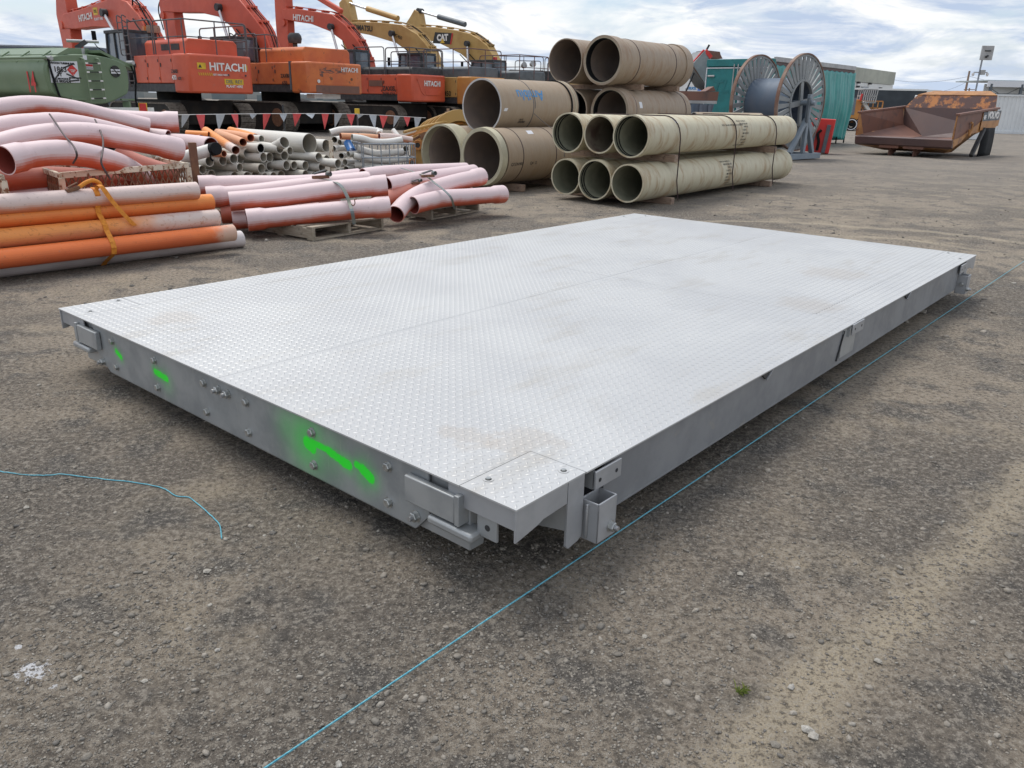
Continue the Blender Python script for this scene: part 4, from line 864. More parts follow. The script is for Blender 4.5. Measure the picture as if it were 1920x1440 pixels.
pk([(-4.413,8.9,0.858),(-4.153,9.0,0.732),(-3.893,9.2,0.616)], 'dull red conduit sloping down inside the cage mesh', (0, 0), mo='pinkred')
pk([(-5.018,11.3,0.882),(-4.414,10.9,0.892),(-3.94,10.5,0.881)], 'pink conduit whose dark mouth points at the grey pipes', (0, 0), r=.105)
pk([(-5.253,10.9,1.004),(-4.948,11.0,0.966),(-4.692,11.0,0.943)], 'stub of pink conduit beneath the flared one', (0, 0), r=.10)
pk([(-4.689,9.2,0.599),(-4.377,9.3,0.537),(-3.995,9.4,0.462)], 'pink conduit at the bottom of the cage behind the mesh', (0, 0), mo='pinkred')
# bands over the pile
def cord(pts, r, mat, label, cat='strap', nm='band', group=None):
    return tag(G().tube(crom(pts, 6), r, 6).build(nm, mat, origin='auto'), label, cat, group)
sgp = 'dark bands over the pink pile'
cord([(-4.553,8.02,1.29),(-4.41,7.85,1.213),(-4.233,7.6,1.152),(-4.06,7.35,1.11),(-3.869,7.08,1.072),(-3.731,6.87,1.033),(-3.726,6.86,0.982),(-3.799,6.92,0.923)], .009, M['strapk'], 'dark band slanting across the pink pile at the left', group=sgp)
cord([(-4.416,8.6,1.231),(-4.265,8.35,1.177),(-4.095,8.05,1.13),(-3.999,7.88,1.069),(-3.91,7.68,1.002),(-3.798,7.42,0.953),(-3.782,7.36,0.892),(-3.755,7.36,0.817),(-3.742,7.4,0.748)], .009, M['strapk'], 'dark band hanging down the pink pile into the cage mesh', group=sgp)
# cages
def cage(A, B, D, h, label, post_out=False):
    """A, B front top corners (x, y) on plan, D depth vector"""
    A = Vector((A[0], A[1], 0)); B = Vector((B[0], B[1], 0)); D = Vector((D[0], D[1], 0)); t = thing('steel_cage', label, 'cage', tuple((A + B) / 2 + D / 2), 0, 'rusty white steel cages')
    up = Vector((0, 0, 1)); dn = D.normalized()
    for a, b in ((A, B), (A + D, B + D)):
        G().bar(a + up * (h - .03), b + up * (h - .03), .035, .055).build('top_rail', M['rust'], t, bevel=.004); G().bar(a + up * .05, b + up * .05, .05, .07).build('bottom_rail', M['rust'], t, bevel=.004)
    for a, b in ((A, A + D), (B, B + D)):
        G().bar(a + up * (h - .035), b + up * (h - .035), .035, .05).build('top_rail', M['rust'], t, bevel=.004); G().bar(a + up * .05, b + up * .05, .05, .06).build('bottom_rail', M['rust'], t, bevel=.004)
    for p in (A, B, A + D, B + D): G().bar(p, p + up * (h - .055), .05, .05, up=(dn.x, dn.y, 0)).build('corner_post', M['rust'], t, bevel=.004)
    # expanded metal: diamond strands with depth
    for a, b in ((A, B), (A, A + D), (B, B + D)):
        e = (b - a); L = e.length; e.normalize(); nrm = e.cross(up); g = G(); cw = .078; n_r = max(2, round((h - .13) / .19)); ch = (h - .13) / n_r; nc = int((L - .06) / cw); c0 = .03; z0 = .085
        for i in range(nc + 1):
            for j in range(n_r * 2):
                z1 = z0 + j * ch / 2; z2 = z1 + ch / 2
                xa = c0 + i * cw; xb = xa + (cw / 2 if j % 2 == 0 else -cw / 2); xa2 = xa if j % 2 == 0 else xa
                p1 = a + e * (xa if j % 2 == 0 else xa + cw / 2) + up * z1; p2 = a + e * (xa + cw / 2 if j % 2 == 0 else xa) + up * z2
                p3 = a + e * (xa if j % 2 == 0 else xa - cw / 2) + up * z1; p4 = a + e * (xa - cw / 2 if j % 2 == 0 else xa) + up * z2
                for q1, q2 in ((p1, p2), (p3, p4)):
                    if (q1 - a).dot(e) < .02 or (q2 - a).dot(e) < .02 or (q1 - a).dot(e) > L - .02 or (q2 - a).dot(e) > L - .02: continue
                    g.bar(q1, q2, .0075, .012, up=tuple(e))
        mo_ = g.build('expanded_mesh', M['rustd'], t, smooth=0); mo_['kind'] = 'stuff'
    return t
ca = Vector((-4.167,7.35,0.829)); cb_ = Vector((-3.56,8.75,0.785)); hc = (ca.z + cb_.z) / 2
cage((ca.x, ca.y), (cb_.x, cb_.y), (-.62, .72), hc, 'rusty white steel cage with diamond mesh in front of the curved pink conduits')
cc = Vector((-4.322,6.75,0.821)); e_ = (Vector((cb_.x, cb_.y, 0)) - Vector((ca.x, ca.y, 0))).normalized()
cage((cc.x - od.x * 1.6, cc.y - od.y * 1.6), (cc.x, cc.y), (-.62, .60), cc.z + .02, 'rusty white cage cut off by the left edge with one post in view')

# ---------------------------------------------------------------- pink pipes on two pallets
def pallet(c, rz, label):
    t = thing('pallet', label, 'pallet', c, rz, 'timber pallets under the pink pipes'); L, W = 1.10, 1.12
    for y in (-W / 2 + .02, 0, W / 2 - .02): G().box((0, y, .075), (L, .04, .11)).build('bearer', M['pw'], t, world=False, bevel=.003)
    for i in range(7): G().box((-L / 2 + .05 + i * (L - .1) / 6, 0, .140), (.095, W, .020)).build('top_board', M['pw'], t, world=False, bevel=.002)
    for i in (0, 3, 6): G().box((-L / 2 + .05 + i * (L - .1) / 6, 0, .010), (.095, W, .020)).build('bottom_board', M['pw'], t, world=False, bevel=.002)
    return t
def palletc(A, B, label):
    """A, B: ground points of the front lower edge, left and right"""
    A = Vector((A[0], A[1], 0)); B = Vector((B[0], B[1], 0)); e = (B - A).normalized(); n_ = Vector((-e.y, e.x, 0)); c = (A + B) / 2 + n_ * .55
    return pallet((c.x, c.y, 0), math.atan2(e.y, e.x) + PI / 2, label)
palletc((-2.23,8.649,0.0), (-1.595,9.575,0.0), 'weathered timber pallet under the left heap of pink pipes')
palletc((-1.171,10.308,0.0), (-0.453,11.476,0.0), 'weathered timber pallet under the right heap of pink pipes')
lg = 'straight pink pipes heaped on the left pallet'; rg = 'bent pink pipes heaped on the right pallet'
def pl(pts, label, bell=(0, 0), r=.108, group=lg, mo='pink'): return pipe('conduit', pts, r, M[mo], M['pinkin'], label, 'pipe', group, bell=bell, n=30, step=.12, bl=.17, br=1.13)
pl([(-2.965,8.72,0.202),(-2.443,8.92,0.244),(-1.994,9.08,0.28),(-1.47,9.25,0.311)], 'straight pink pipe, socket at each end, lowest at the front of the left pallet', (1, 1))
pl([(-3.203,8.9,0.378),(-2.715,9.08,0.414),(-2.142,9.25,0.485),(-1.52,9.42,0.541)], 'pink pipe resting above the front one, socket at its right end', (0, 1))
pl([(-3.558,9.18,0.386),(-3.105,9.35,0.418),(-2.578,9.5,0.481),(-1.792,9.72,0.563)], 'pink pipe behind and left of the upper one on the left pallet', (1, 0))
pl([(-3.742,9.45,0.481),(-3.313,9.62,0.491),(-2.788,9.8,0.484),(-2.424,9.92,0.499)], 'pale pink pipe at the back top left of the left heap', (1, 0))
pl([(-3.438,9.25,0.185),(-3.126,9.35,0.196),(-2.597,9.5,0.225),(-2.109,9.62,0.277)], 'red shaded pipe tucked under the left heap', (0, 0), mo='pinkred')
pl([(-3.224,9.0,0.163),(-2.87,9.12,0.178),(-2.294,9.3,0.233)], 'dim pink pipe low under the heap beside the front socket', (0, 0))
pl([(-2.767,10.2,0.419),(-2.447,10.6,0.468),(-2.138,10.9,0.495)], 'pink pipe end rising behind the ratchet of the left heap', (0, 0))
pl([(-2.489,9.9,0.442),(-2.222,10.2,0.463),(-1.904,10.4,0.497)], 'short pink pipe between the two heaps', (0, 0))
pl([(-1.254,9.75,0.272),(-0.96,10.1,0.315),(-0.618,10.6,0.292),(-0.188,11.1,0.28)], 'bent pink pipe with a dark mouth across the front of the right pallet', (0, 1), group=rg)
pl([(-1.443,9.55,0.186),(-1.352,9.85,0.29),(-1.172,10.2,0.385),(-0.837,10.7,0.457),(-0.49,11.2,0.502)], 'bent pink pipe whose open mouth droops to the dirt between pallets', (0, 1), group=rg)
pl([(-1.738,9.9,0.25),(-1.506,10.15,0.344),(-1.241,10.5,0.406),(-0.734,11.3,0.35)], 'orange red shaded pipe passing under the bent ones', (0, 0), group=rg, mo='pinkred')
pl([(-1.63,10.1,0.465),(-1.308,10.5,0.5),(-0.941,11.1,0.509),(-0.615,11.6,0.524)], 'long pink pipe behind at the top of the right heap', (0, 0), group=rg)
pl([(-2.034,10.7,0.515),(-1.733,11.0,0.537),(-1.278,11.5,0.526),(-0.755,12.0,0.518)], 'pink pipe with a dark arched mouth at the back of the right heap', (0, 0), group=rg)
pl([(-1.455,10.5,0.224),(-1.072,10.9,0.227),(-0.664,11.4,0.252)], 'pink pipe low on the right pallet behind the front one', (0, 0), group=rg, mo='pinkred')
sgr = 'ratchet straps over the pink pipes'
def webbing(P, w_, mat, label, d=Vector((.72, .69, 0)), group=sgr, hook=None):
    P = crom(P, 4); o = strapband(P, w_, mat, label, d=d, group=group, nm='ratchet_strap'); return o
s1 = webbing([(-2.319,9.45,0.595),(-2.147,9.3,0.594),(-1.999,9.12,0.561),(-1.918,9.05,0.458),(-1.885,9.02,0.379),(-1.831,8.88,0.303),(-1.834,8.96,0.197),(-1.838,9.0,0.143)], .045, M['strapg'], 'grey green ratchet strap over the left heap with a rolled tail and hook')
def ratchet(p, parent, s_=1.0):
    p = Vector(p); d = Vector((.72, .69, 0)); n_ = Vector((.69, -.72, 0)); up = Vector((0, 0, 1))
    G().bar(p - d * .11 * s_, p + d * .10 * s_, .05 * s_, .035 * s_).build('ratchet', M['rustd'], parent, bevel=.006)
    G().bar(p - d * .10 * s_ + up * .04 * s_, p + d * .06 * s_ + up * .075 * s_, .06 * s_, .014 * s_).build('handle', M['dark'], parent, bevel=.004)
    g = G(); P = []
    for t in np.linspace(0, 5.5 * PI, 40): rr = .008 + .030 * t / (5.5 * PI); P.append(p + d * (.10 * s_) + n_ * .01 + (d * math.cos(t) + up * math.sin(t)) * rr * s_ + up * .03)
    for i in range(len(P) - 1): u = n_ * .025; g.add([P[i] - u, P[i] + u, P[i + 1] + u, P[i + 1] - u], [(0, 1, 2, 3)])
    g.build('rolled_webbing', M['strapg'], parent, smooth=60)
ratchet((-2.28,9.4,0.619), s1)
h0 = Vector((-1.818,8.9,0.406)); G().tube(crom([h0 + Vector((-.02, 0, -.03)), h0 + Vector((0, 0, -.045)), h0 + Vector((.02, 0, -.02)), h0 + Vector((.02, 0, .02)), h0 + Vector((.045, 0, .03))], 5), .006, 6).build('hook', M['rustd'], s1)
s2 = webbing([(-1.571,11.0,0.611),(-1.354,10.6,0.599),(-1.152,10.35,0.564),(-1.025,10.1,0.51),(-0.898,9.95,0.443),(-0.802,9.9,0.354),(-0.789,10.15,0.212),(-0.794,10.4,0.153)], .035, M['strapg'], 'blue grey ratchet strap over the right heap with a dark buckle')
ratchet((-1.12,10.25,0.58), s2, .9); ratchet((-1.284,10.3,0.486), s2, .6)

# ---------------------------------------------------------------- grey sewer pipe stillage
ax = Vector((-.857, .515, 0)); sg = 'grey white plastic pipes stacked in the stillage'
def gp(px_, kind='gry', mi='gryin', lab='grey white plastic pipe in the stillage with its open socket facing right', bell=1, L=1.5, r=.07, tilt=0.0, az=0.0, wall=.009, cat='pipe', nm='plastic_pipe', group=sg):
    a = Vector(px_); d = ax.copy(); d.rotate(Matrix.Rotation(az, 3, 'Z')); d.z = tilt; d.normalize()
    return pipe(nm, [a, a + d * L * .5, a + d * L], r, M[kind], M[mi], lab, cat, group, bell=(bell, 0), n=22, step=.5, bl=.16, br=1.12, wall=wall)
rows = [(-4.514,11.9,0.572),(-4.352,12.0,0.583),(-4.223,12.1,0.602),(-4.212,12.35,0.586),(-4.095,12.35,0.666),(-3.84,12.3,0.62),(-3.807,12.5,0.607),(-3.603,12.6,0.629),(-3.539,12.7,0.696),
        (-3.097,12.7,0.611),(-2.997,12.8,0.569),(-2.778,12.6,0.526),(-4.145,12.1,0.481),(-3.852,12.2,0.463),(-3.812,12.5,0.472),(-3.541,12.45,0.497),(-3.464,12.6,0.488),(-3.315,12.7,0.478),(-3.068,12.75,0.455),
        (-4.543,12.0,0.373),(-4.237,12.1,0.347),(-4.077,12.2,0.341),(-3.987,12.3,0.346),(-3.855,12.35,0.317),(-3.74,12.4,0.33),(-3.648,12.5,0.341),(-3.298,12.6,0.346),(-3.206,12.8,0.314),(-3.058,12.9,0.342),(-4.63,11.9,0.456),(-4.682,11.9,0.348)]
sp_lab = {9: 'grey pipe with a torn sleeve hole in its socket, upper right of the stillage', 11: 'grey pipe sticking out past the right stillage post', 26: 'dirty streaked grey pipe low in the middle of the stillage', 4: 'grey socket pipe just under the slanting orange pipe', 0: 'grey pipe next to the left stillage post under the capped one'}
ordn = ['leftmost', 'second from the left', 'third from the left', 'fourth from the left', 'fifth from the left', 'sixth from the left', 'seventh from the left', 'eighth from the left', 'ninth from the left', 'tenth from the left', 'eleventh from the left', 'rightmost']
for nm_, ids in (('upper', [0, 1, 2, 3, 4, 5, 6, 7, 8, 9, 10, 11]), ('middle', [12, 13, 14, 15, 16, 17, 18]), ('lower', [19, 20, 21, 22, 23, 24, 25, 26, 27, 28])):
    for q_, i in enumerate(ids):
        if i not in sp_lab: sp_lab[i] = 'grey socketed pipe end, %s in the %s row of the stillage' % (ordn[q_] if i != ids[-1] else 'rightmost', nm_)
for q_, i in enumerate((29, 30)): sp_lab[i] = 'grey pipe half hidden behind the rusty left post, %s' % ('above' if q_ == 0 else 'below')
for i, p in enumerate(rows):
    gp(p, 'gry2' if i % 3 == 1 or i == 26 else 'gry', bell=0 if i in (8, 12, 16, 29, 30) else 1, L=1.35 + (i * 37 % 10) * .03, r=.066 if i not in (9, 11) else .064, az=((i * 53) % 7 - 3) * .03, tilt=((i * 29) % 5 - 2) * .012, lab=sp_lab.get(i, 'grey white plastic pipe with its open end facing right among the stacked ones'))
for i, (p, t_) in enumerate([((-4.583,11.6,0.279), 0), ((-4.458,11.8,0.254), 0), ((-4.276,11.95,0.236), 0), ((-4.088,12.1,0.217), 0), ((-3.911,12.3,0.193), 0), ((-3.694,12.4,0.195), 0), ((-3.473,12.5,0.198), 0), ((-3.261,12.65,0.196), 0), ((-3.06,12.8,0.202), 0)]):
    gp(p, 'gry2', lab='dusty grey pipe at the very bottom of the stillage, %s' % ordn[i if i < 8 else 11], L=1.4, r=.066)
# the wide white pipe and its neighbours on top
gp((-3.279,12.9,0.797), 'gry', lab='wide white plastic pipe lying along the top of the grey pipes', bell=0, L=1.7, r=.160, tilt=.015, nm='wide_plastic_pipe')
gp((-3.061,13.1,0.76), 'gry', lab='short wide white pipe at the top right of the stillage', bell=0, L=.9, r=.100, nm='wide_plastic_pipe')
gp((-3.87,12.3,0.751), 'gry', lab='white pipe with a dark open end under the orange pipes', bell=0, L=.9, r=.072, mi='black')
gp((-3.623,12.45,0.738), 'gry', lab='white pipe lying crosswise in front of the wide one', bell=0, L=1.1, r=.072, tilt=.05)
gp((-3.97,12.7,0.864), 'gry', lab='grey pipe mouth behind the orange pipe ends', bell=0, L=.8, r=.06)
pipe('elbow_pipe', [(-3.531,12.4,0.839),(-3.657,12.5,0.792),(-3.807,12.6,0.728),(-3.988,12.8,0.681)], .075, M['gry'], M['gryin'], 'white plastic bend turned up in front of the wide pipe', 'pipe', sg, bell=(1, 0), n=22, step=.08)
# orange pipes on top
og = 'orange pipes thrown on top of the grey ones'
def op(pts, lab, r=.06, mo='por'): return pipe('orange_pipe', pts, r, M[mo], M['porin'], lab, 'pipe', og, n=22, step=.3, wall=.008)
M['porl'] = fadepipe('orange_plastic_pale', (0.72, 0.36, 0.20), (0.60, 0.20, 0.09), -0.5, 0.3)
op([(-4.786,12.6,0.972),(-4.369,12.0,0.87),(-3.975,11.5,0.767)], 'orange pipe slanting steeply down to the right over the grey pipes', .063, 'porw')
op([(-4.096,12.2,0.838),(-4.386,12.6,0.874),(-4.759,13.1,0.911)], 'pale orange pipe, lower one of the bunch pointing right', .060, 'porl')
op([(-4.073,12.5,0.889),(-4.41,12.9,0.909),(-4.901,13.4,0.917)], 'pale orange pipe, middle one of the bunch pointing right', .060, 'porl')
op([(-4.127,12.9,0.877),(-4.457,13.3,0.917),(-4.792,13.7,0.943)], 'orange pipe, farthest of the bunch pointing right', .058, 'por')
op([(-4.927,12.2,0.934),(-4.806,12.3,0.94),(-4.594,12.2,0.925)], 'orange pipe half hidden at the far left of the bunch', .060, 'por')
pipe('curved_conduit', [(-4.728,11.8,0.879),(-4.57,11.8,0.912),(-4.518,11.7,0.903)], .055, M['pinkred'], M['pinkin'], 'small red pipe mouth beside the slanting orange pipe', 'pipe', og, n=20)
gp((-4.29,11.9,0.686), 'porl', mi='porin', lab='small orange mouth peeking out under the slanting orange pipe', bell=0, L=.6, r=.05, group=og, nm='orange_pipe')
# capped white pipe and pink pipe near the left post
cp_ = pipe('plastic_pipe', [(-4.111,9.9,0.759),(-3.926,9.98,0.82),(-3.736,10.05,0.87)], .074, M['whp'], M['gryin'], 'white pipe with a black rubber cap over its end', 'pipe', None, n=24)
e = Vector((-3.749,10.03,0.865)); e2 = Vector((-3.68,9.97,0.879)); G().cyl(e - (e2 - e) * 1.2, e2, .080, .077, 24).build('rubber_cap', M['black'], cp_, bevel=.008)
G().tube(crom([e + Vector((0, -.08, -.03)), e + Vector((.0, -.1, -.10)), e + Vector((.03, -.1, -.13))], 4), .012, 6).build('cap_shred', M['black'], cp_)
pipe('plastic_pipe', [(-4.389,10.4,0.594),(-4.286,10.5,0.642),(-4.208,10.6,0.69)], .075, M['gry'], M['gryin'], 'grey pipe running behind the rusty post at the left', 'pipe', sg, n=22)
# posts of the stillage
st = thing('pipe_stillage', 'steel stillage with rusty corner posts holding the grey pipes', 'rack', (-3.9, 12.2, 0))
for (pA, pB, w_) in (((-3.935,9.75,0.428), (-3.885,9.75,0.957), .085), ((-2.978,12.95,0.289), (-2.953,12.95,0.856), .055)):
    a = Vector((pB[0], pB[1], 0)); G().box((a.x, a.y, pB[2] / 2), (w_, w_, pB[2]), rad(31)).build('post', M['rustd'] if w_ > .06 else M['rust'], st, bevel=.005)
    a2 = a + ax * 1.3; G().box((a2.x, a2.y, pB[2] / 2 - .1), (w_, w_, pB[2] - .2), rad(31)).build('post', M['rustd'], st, bevel=.005)
pa = Vector((-3.885,9.75,0.957)); pb = Vector((-2.953,12.95,0.856)); pa.z = pb.z = .06
G().bar(pa, pb, .08, .1).build('base_rail', M['rustd'], st); G().bar(pa + ax * 1.3, pb + ax * 1.3, .08, .1).build('base_rail', M['rustd'], st)
for k in range(5): G().bar(pa.lerp(pb, (k + .5) / 5) - ax * 0, pa.lerp(pb, (k + .5) / 5) + ax * 1.3, .08, .08).build('cross_rail', M['rustd'], st)

# ---------------------------------------------------------------- cage of white conduit bends
ib = thing('wire_cage', 'grey tubular wire cage packed with white conduit bends', 'cage', (-2.0, 14.6, 0))
cs = Vector((-2.659,14.1,0.748)); ang_ = rad(22); fu = Vector((math.cos(ang_), math.sin(ang_), 0)); lu = Vector((-math.sin(ang_), math.cos(ang_), 0)); Wf, Wl = .92, .95; hc = cs.z; c0 = Vector((cs.x, cs.y, 0))
K = [c0, c0 + fu * Wf, c0 + fu * Wf + lu * Wl, c0 + lu * Wl]
for z in (hc, hc - .23, hc - .46, .10):
    for i in range(4): a, b = K[i], K[(i + 1) % 4]; G().tube([a + Vector((0, 0, z)), b + Vector((0, 0, z))], .014, 6).build('rail', M['ibc'], ib)
for i in range(4):
    a, b = K[i], K[(i + 1) % 4]
    for k in range(6): p = a.lerp(b, k / 6); G().tube(crom([p + Vector((0, 0, .08)), p + Vector((.004 * (k % 3), 0, hc * .5)), p + Vector((0, 0, hc))], 3), .010, 6).build('upright', M['ibc'], ib)
G().box(tuple((K[0] + K[2]) / 2 + Vector((0, 0, .05))), (Wf, Wl, .08), ang_).build('base_tray', M['ibc'], ib)
wg = 'white conduit bends heaped in the wire cage'
def wb(pts, lab, r=.058, mo='whp', mi='gryin', nm='conduit_bend', bell=(0, 0)): return pipe(nm, pts, r, M[mo], M[mi], lab, 'pipe', wg, n=20, step=.08, wall=.006, bell=bell)
wb([(-3.331,14.6,0.901),(-3.121,14.7,0.956),(-2.718,14.9,0.957),(-2.475,15.0,0.912)], 'white bend lying highest across the cage top')
wb([(-3.095,14.35,0.856),(-2.877,14.5,0.85),(-2.582,14.7,0.83),(-2.278,14.9,0.79)], 'pinkish pipe with an orange mouth on the cage top left', mo='porl', mi='porin')
wb([(-2.855,14.15,0.852),(-2.69,14.25,0.829),(-2.524,14.35,0.774),(-2.266,14.5,0.772),(-2.052,14.6,0.808)], 'white sagging bend just above the cage rim')
wb([(-2.459,14.6,0.859),(-2.206,14.75,0.844),(-1.919,14.9,0.788)], 'pinkish pipe with a dark red mouth on the cage top right', mo='pwh', mi='pinkin')
wb([(-2.805,14.35,0.667),(-2.633,14.4,0.607),(-2.435,14.45,0.576),(-2.062,14.7,0.601)], 'white bend directly under the cage rim')
wb([(-2.867,14.3,0.536),(-2.629,14.35,0.492),(-2.335,14.45,0.455),(-1.968,14.7,0.478)], 'white bend halfway down inside the cage')
wb([(-2.873,14.4,0.374),(-2.557,14.45,0.386),(-2.246,14.6,0.4)], 'white bend low inside the cage')
wb([(-2.695,14.3,0.303),(-2.407,14.4,0.338),(-2.104,14.6,0.31)], 'lowest white bend visible inside the cage')
wb([(-2.009,14.75,0.645),(-2.135,15.0,0.525),(-2.251,15.3,0.408)], 'white pipe mouth at the right inside corner of the cage')
wlab = ['grey pipe mouth just below the blue fitting in the wire cage', 'grey pipe mouth against the stillage post at the far left of the wire cage', 'white pipe end left of the mouth below the blue fitting', 'grey pipe end halfway down the left face of the wire cage', 'white pipe end low on the left face of the wire cage', 'grey pipe mouth low at the front corner of the wire cage', 'white pipe end at the bottom left outside corner of the wire cage', 'grey pipe end at mid height beside the stillage post', 'white pipe end at the very bottom of the wire cage front corner', 'grey pipe end at the upper left of the wire cage', 'small white pipe end on the upper left rim of the wire cage']
for i, p in enumerate([(-2.965,14.3,0.561), (-3.335,14.8,0.616), (-3.175,14.7,0.504), (-3.092,14.6,0.401), (-3.058,14.5,0.289), (-2.772,14.35,0.27), (-3.248,14.7,0.222), (-3.322,14.8,0.345), (-2.957,14.4,0.179), (-3.329,14.9,0.769), (-3.213,14.8,0.73)]):
    p = Vector(p); d = Vector((.35, .93, 0)); d.rotate(Matrix.Rotation(((i * 31) % 7 - 3) * .12, 3, 'Z')); pipe('conduit_bend', [p, p + d * .35, p + d * .7], .052, M['whp' if i % 2 else 'gry'], M['gryin'], wlab[i], 'pipe', wg, n=18, wall=.006, bell=(i % 2, 0))
pipe('plastic_pipe', [(-3.047,14.7,0.729),(-2.983,14.6,0.653),(-2.937,14.5,0.595)], .075, M['blue'], M['blue'], 'blue plastic fitting stuck at the left of the cage', 'fitting', None, n=20)
for p1, p2, lb in (((-2.571,15.0,0.957), (-2.508,14.9,0.897), 'white knob of conduit poking up at the middle of the cage'), ((-2.269,15.0,0.953), (-2.151,14.9,0.83), 'white bend tip poking up at the right of the cage')):
    pipe('conduit_bend', [p1, tuple((Vector(p1) + Vector(p2)) / 2), p2], .045, M['whp'], M['gryin'], lb, 'pipe', wg, n=18, wall=.01)

# ---------------------------------------------------------------- excavators, local x forward, y to the machine's left
def rail_loop(t, P, z0, z1, mat, nm='handrail', posts=None, mid=True, r=.028, cr=.12):
    """handrail through plan points P with rounded top corners at both ends"""
    P = [Vector((p[0], p[1], 0)) for p in P]; up = Vector((0, 0, 1)); top = []
    d0 = (P[1] - P[0]).normalized(); d1 = (P[-2] - P[-1]).normalized()
    top = [P[0] + up * z0, P[0] + up * (z1 - cr), P[0] + up * (z1 - cr * .3) + d0 * cr * .3, P[0] + up * z1 + d0 * cr] + [p + up * z1 for p in P[1:-1]] + [P[-1] + up * z1 + d1 * cr, P[-1] + up * (z1 - cr * .3) + d1 * cr * .3, P[-1] + up * (z1 - cr), P[-1] + up * z0]
    g = G().tube(top, r, 6)
    if mid: g.tube([p + up * ((z0 + z1) / 2) for p in P], r * .8, 6)
    for i in range(len(P) - 1):
        L = (P[i + 1] - P[i]).length; n = max(1, int(L / 1.0))
        for k in range(0 if i else 1, n): q = P[i].lerp(P[i + 1], k / n); g.tube([q + up * z0, q + up * z1], r * .9, 6)
    return g.build(nm, mat, t, world=False, smooth=50)
SHOE = {}
def shoe_mesh(wd):
    if wd in SHOE: return SHOE[wd]
    g = G(); g.box((0, 0, 0), (.20, wd, .03)); 
    for x in (-.07, 0, .07): g.box((x, 0, .028), (.018, wd, .03))
    o = g.build('track_shoe', M['shoe'], smooth=0); me = o.data; bpy.data.objects.remove(o); SHOE[wd] = me; return me
def track(t, y, L, H, wd, shoes=True):
    r = H / 2 - .03; hx = L / 2 - r; a0 = Vector((-hx, y, r + .05)); prof = []
    g = G()
    tr_ = G(); n = 10; ring = [(hx + r * math.cos(a), r + .05 + r * math.sin(a)) for a in np.linspace(-PI / 2, PI / 2, n)] + [(-hx + r * math.cos(a), r + .05 + r * math.sin(a)) for a in np.linspace(PI / 2, 3 * PI / 2, n)]
    tr_.prism([(a, b) for a, b in ring], (0, y - wd * .46, 0), (1, 0, 0), (0, 0, 1), (0, wd * .92, 0)); tk = tr_.build('track', M['under'], t, world=False, smooth=40, recalc=True)
    g = G().box((0, y, r + .05), (2 * hx, wd * .55 + .2, r * 1.1)); g.build('track_frame', M['under'], tk, world=False)
    for sx_ in (-1, 1): G().cyl((sx_ * hx, y - wd * .5, r + .05), (sx_ * hx, y + wd * .5, r + .05), r * .62, n=20).build('idler_wheel', M['rustd'], tk, world=False, smooth=40)
    per = 4 * hx + 2 * PI * r; k = int(per / .216); step = per / k; me = shoe_mesh(round(wd, 2)); jn = G()
    for i in range(k):
        s_ = i * step
        if s_ < 2 * hx: x, z, a = -hx + s_, r * 2 + .05, 0
        elif s_ < 2 * hx + PI * r: q = (s_ - 2 * hx) / r; x, z, a = hx + r * math.sin(q), r + .05 + r * math.cos(q), q
        elif s_ < 4 * hx + PI * r: x, z, a = hx - (s_ - 2 * hx - PI * r), .05, PI
        else: q = (s_ - 4 * hx - PI * r) / r; x, z, a = -hx - r * math.sin(q), r + .05 - r * math.cos(q), PI + q
        if shoes:
            o = bpy.data.objects.new('track_shoe', me); C.objects.link(o); o.parent = tk; o.location = (x, y, z); o.rotation_euler = (0, a, 0)
        else: jn.box((0, 0, 0), (.2, wd, .04), M4=Matrix.Translation((x, y, z)) @ Matrix.Rotation(a, 4, 'Y'))
    if not shoes: q = jn.build('track_shoes', M['shoe'], tk, world=False, smooth=0); q['kind'] = 'stuff'
    return tk
def hose(t, pts, r=.022, mat='black', nm='hose'): return G().tube(crom(pts, 5), r, 5).build(nm, M[mat], t, world=False, smooth=60)
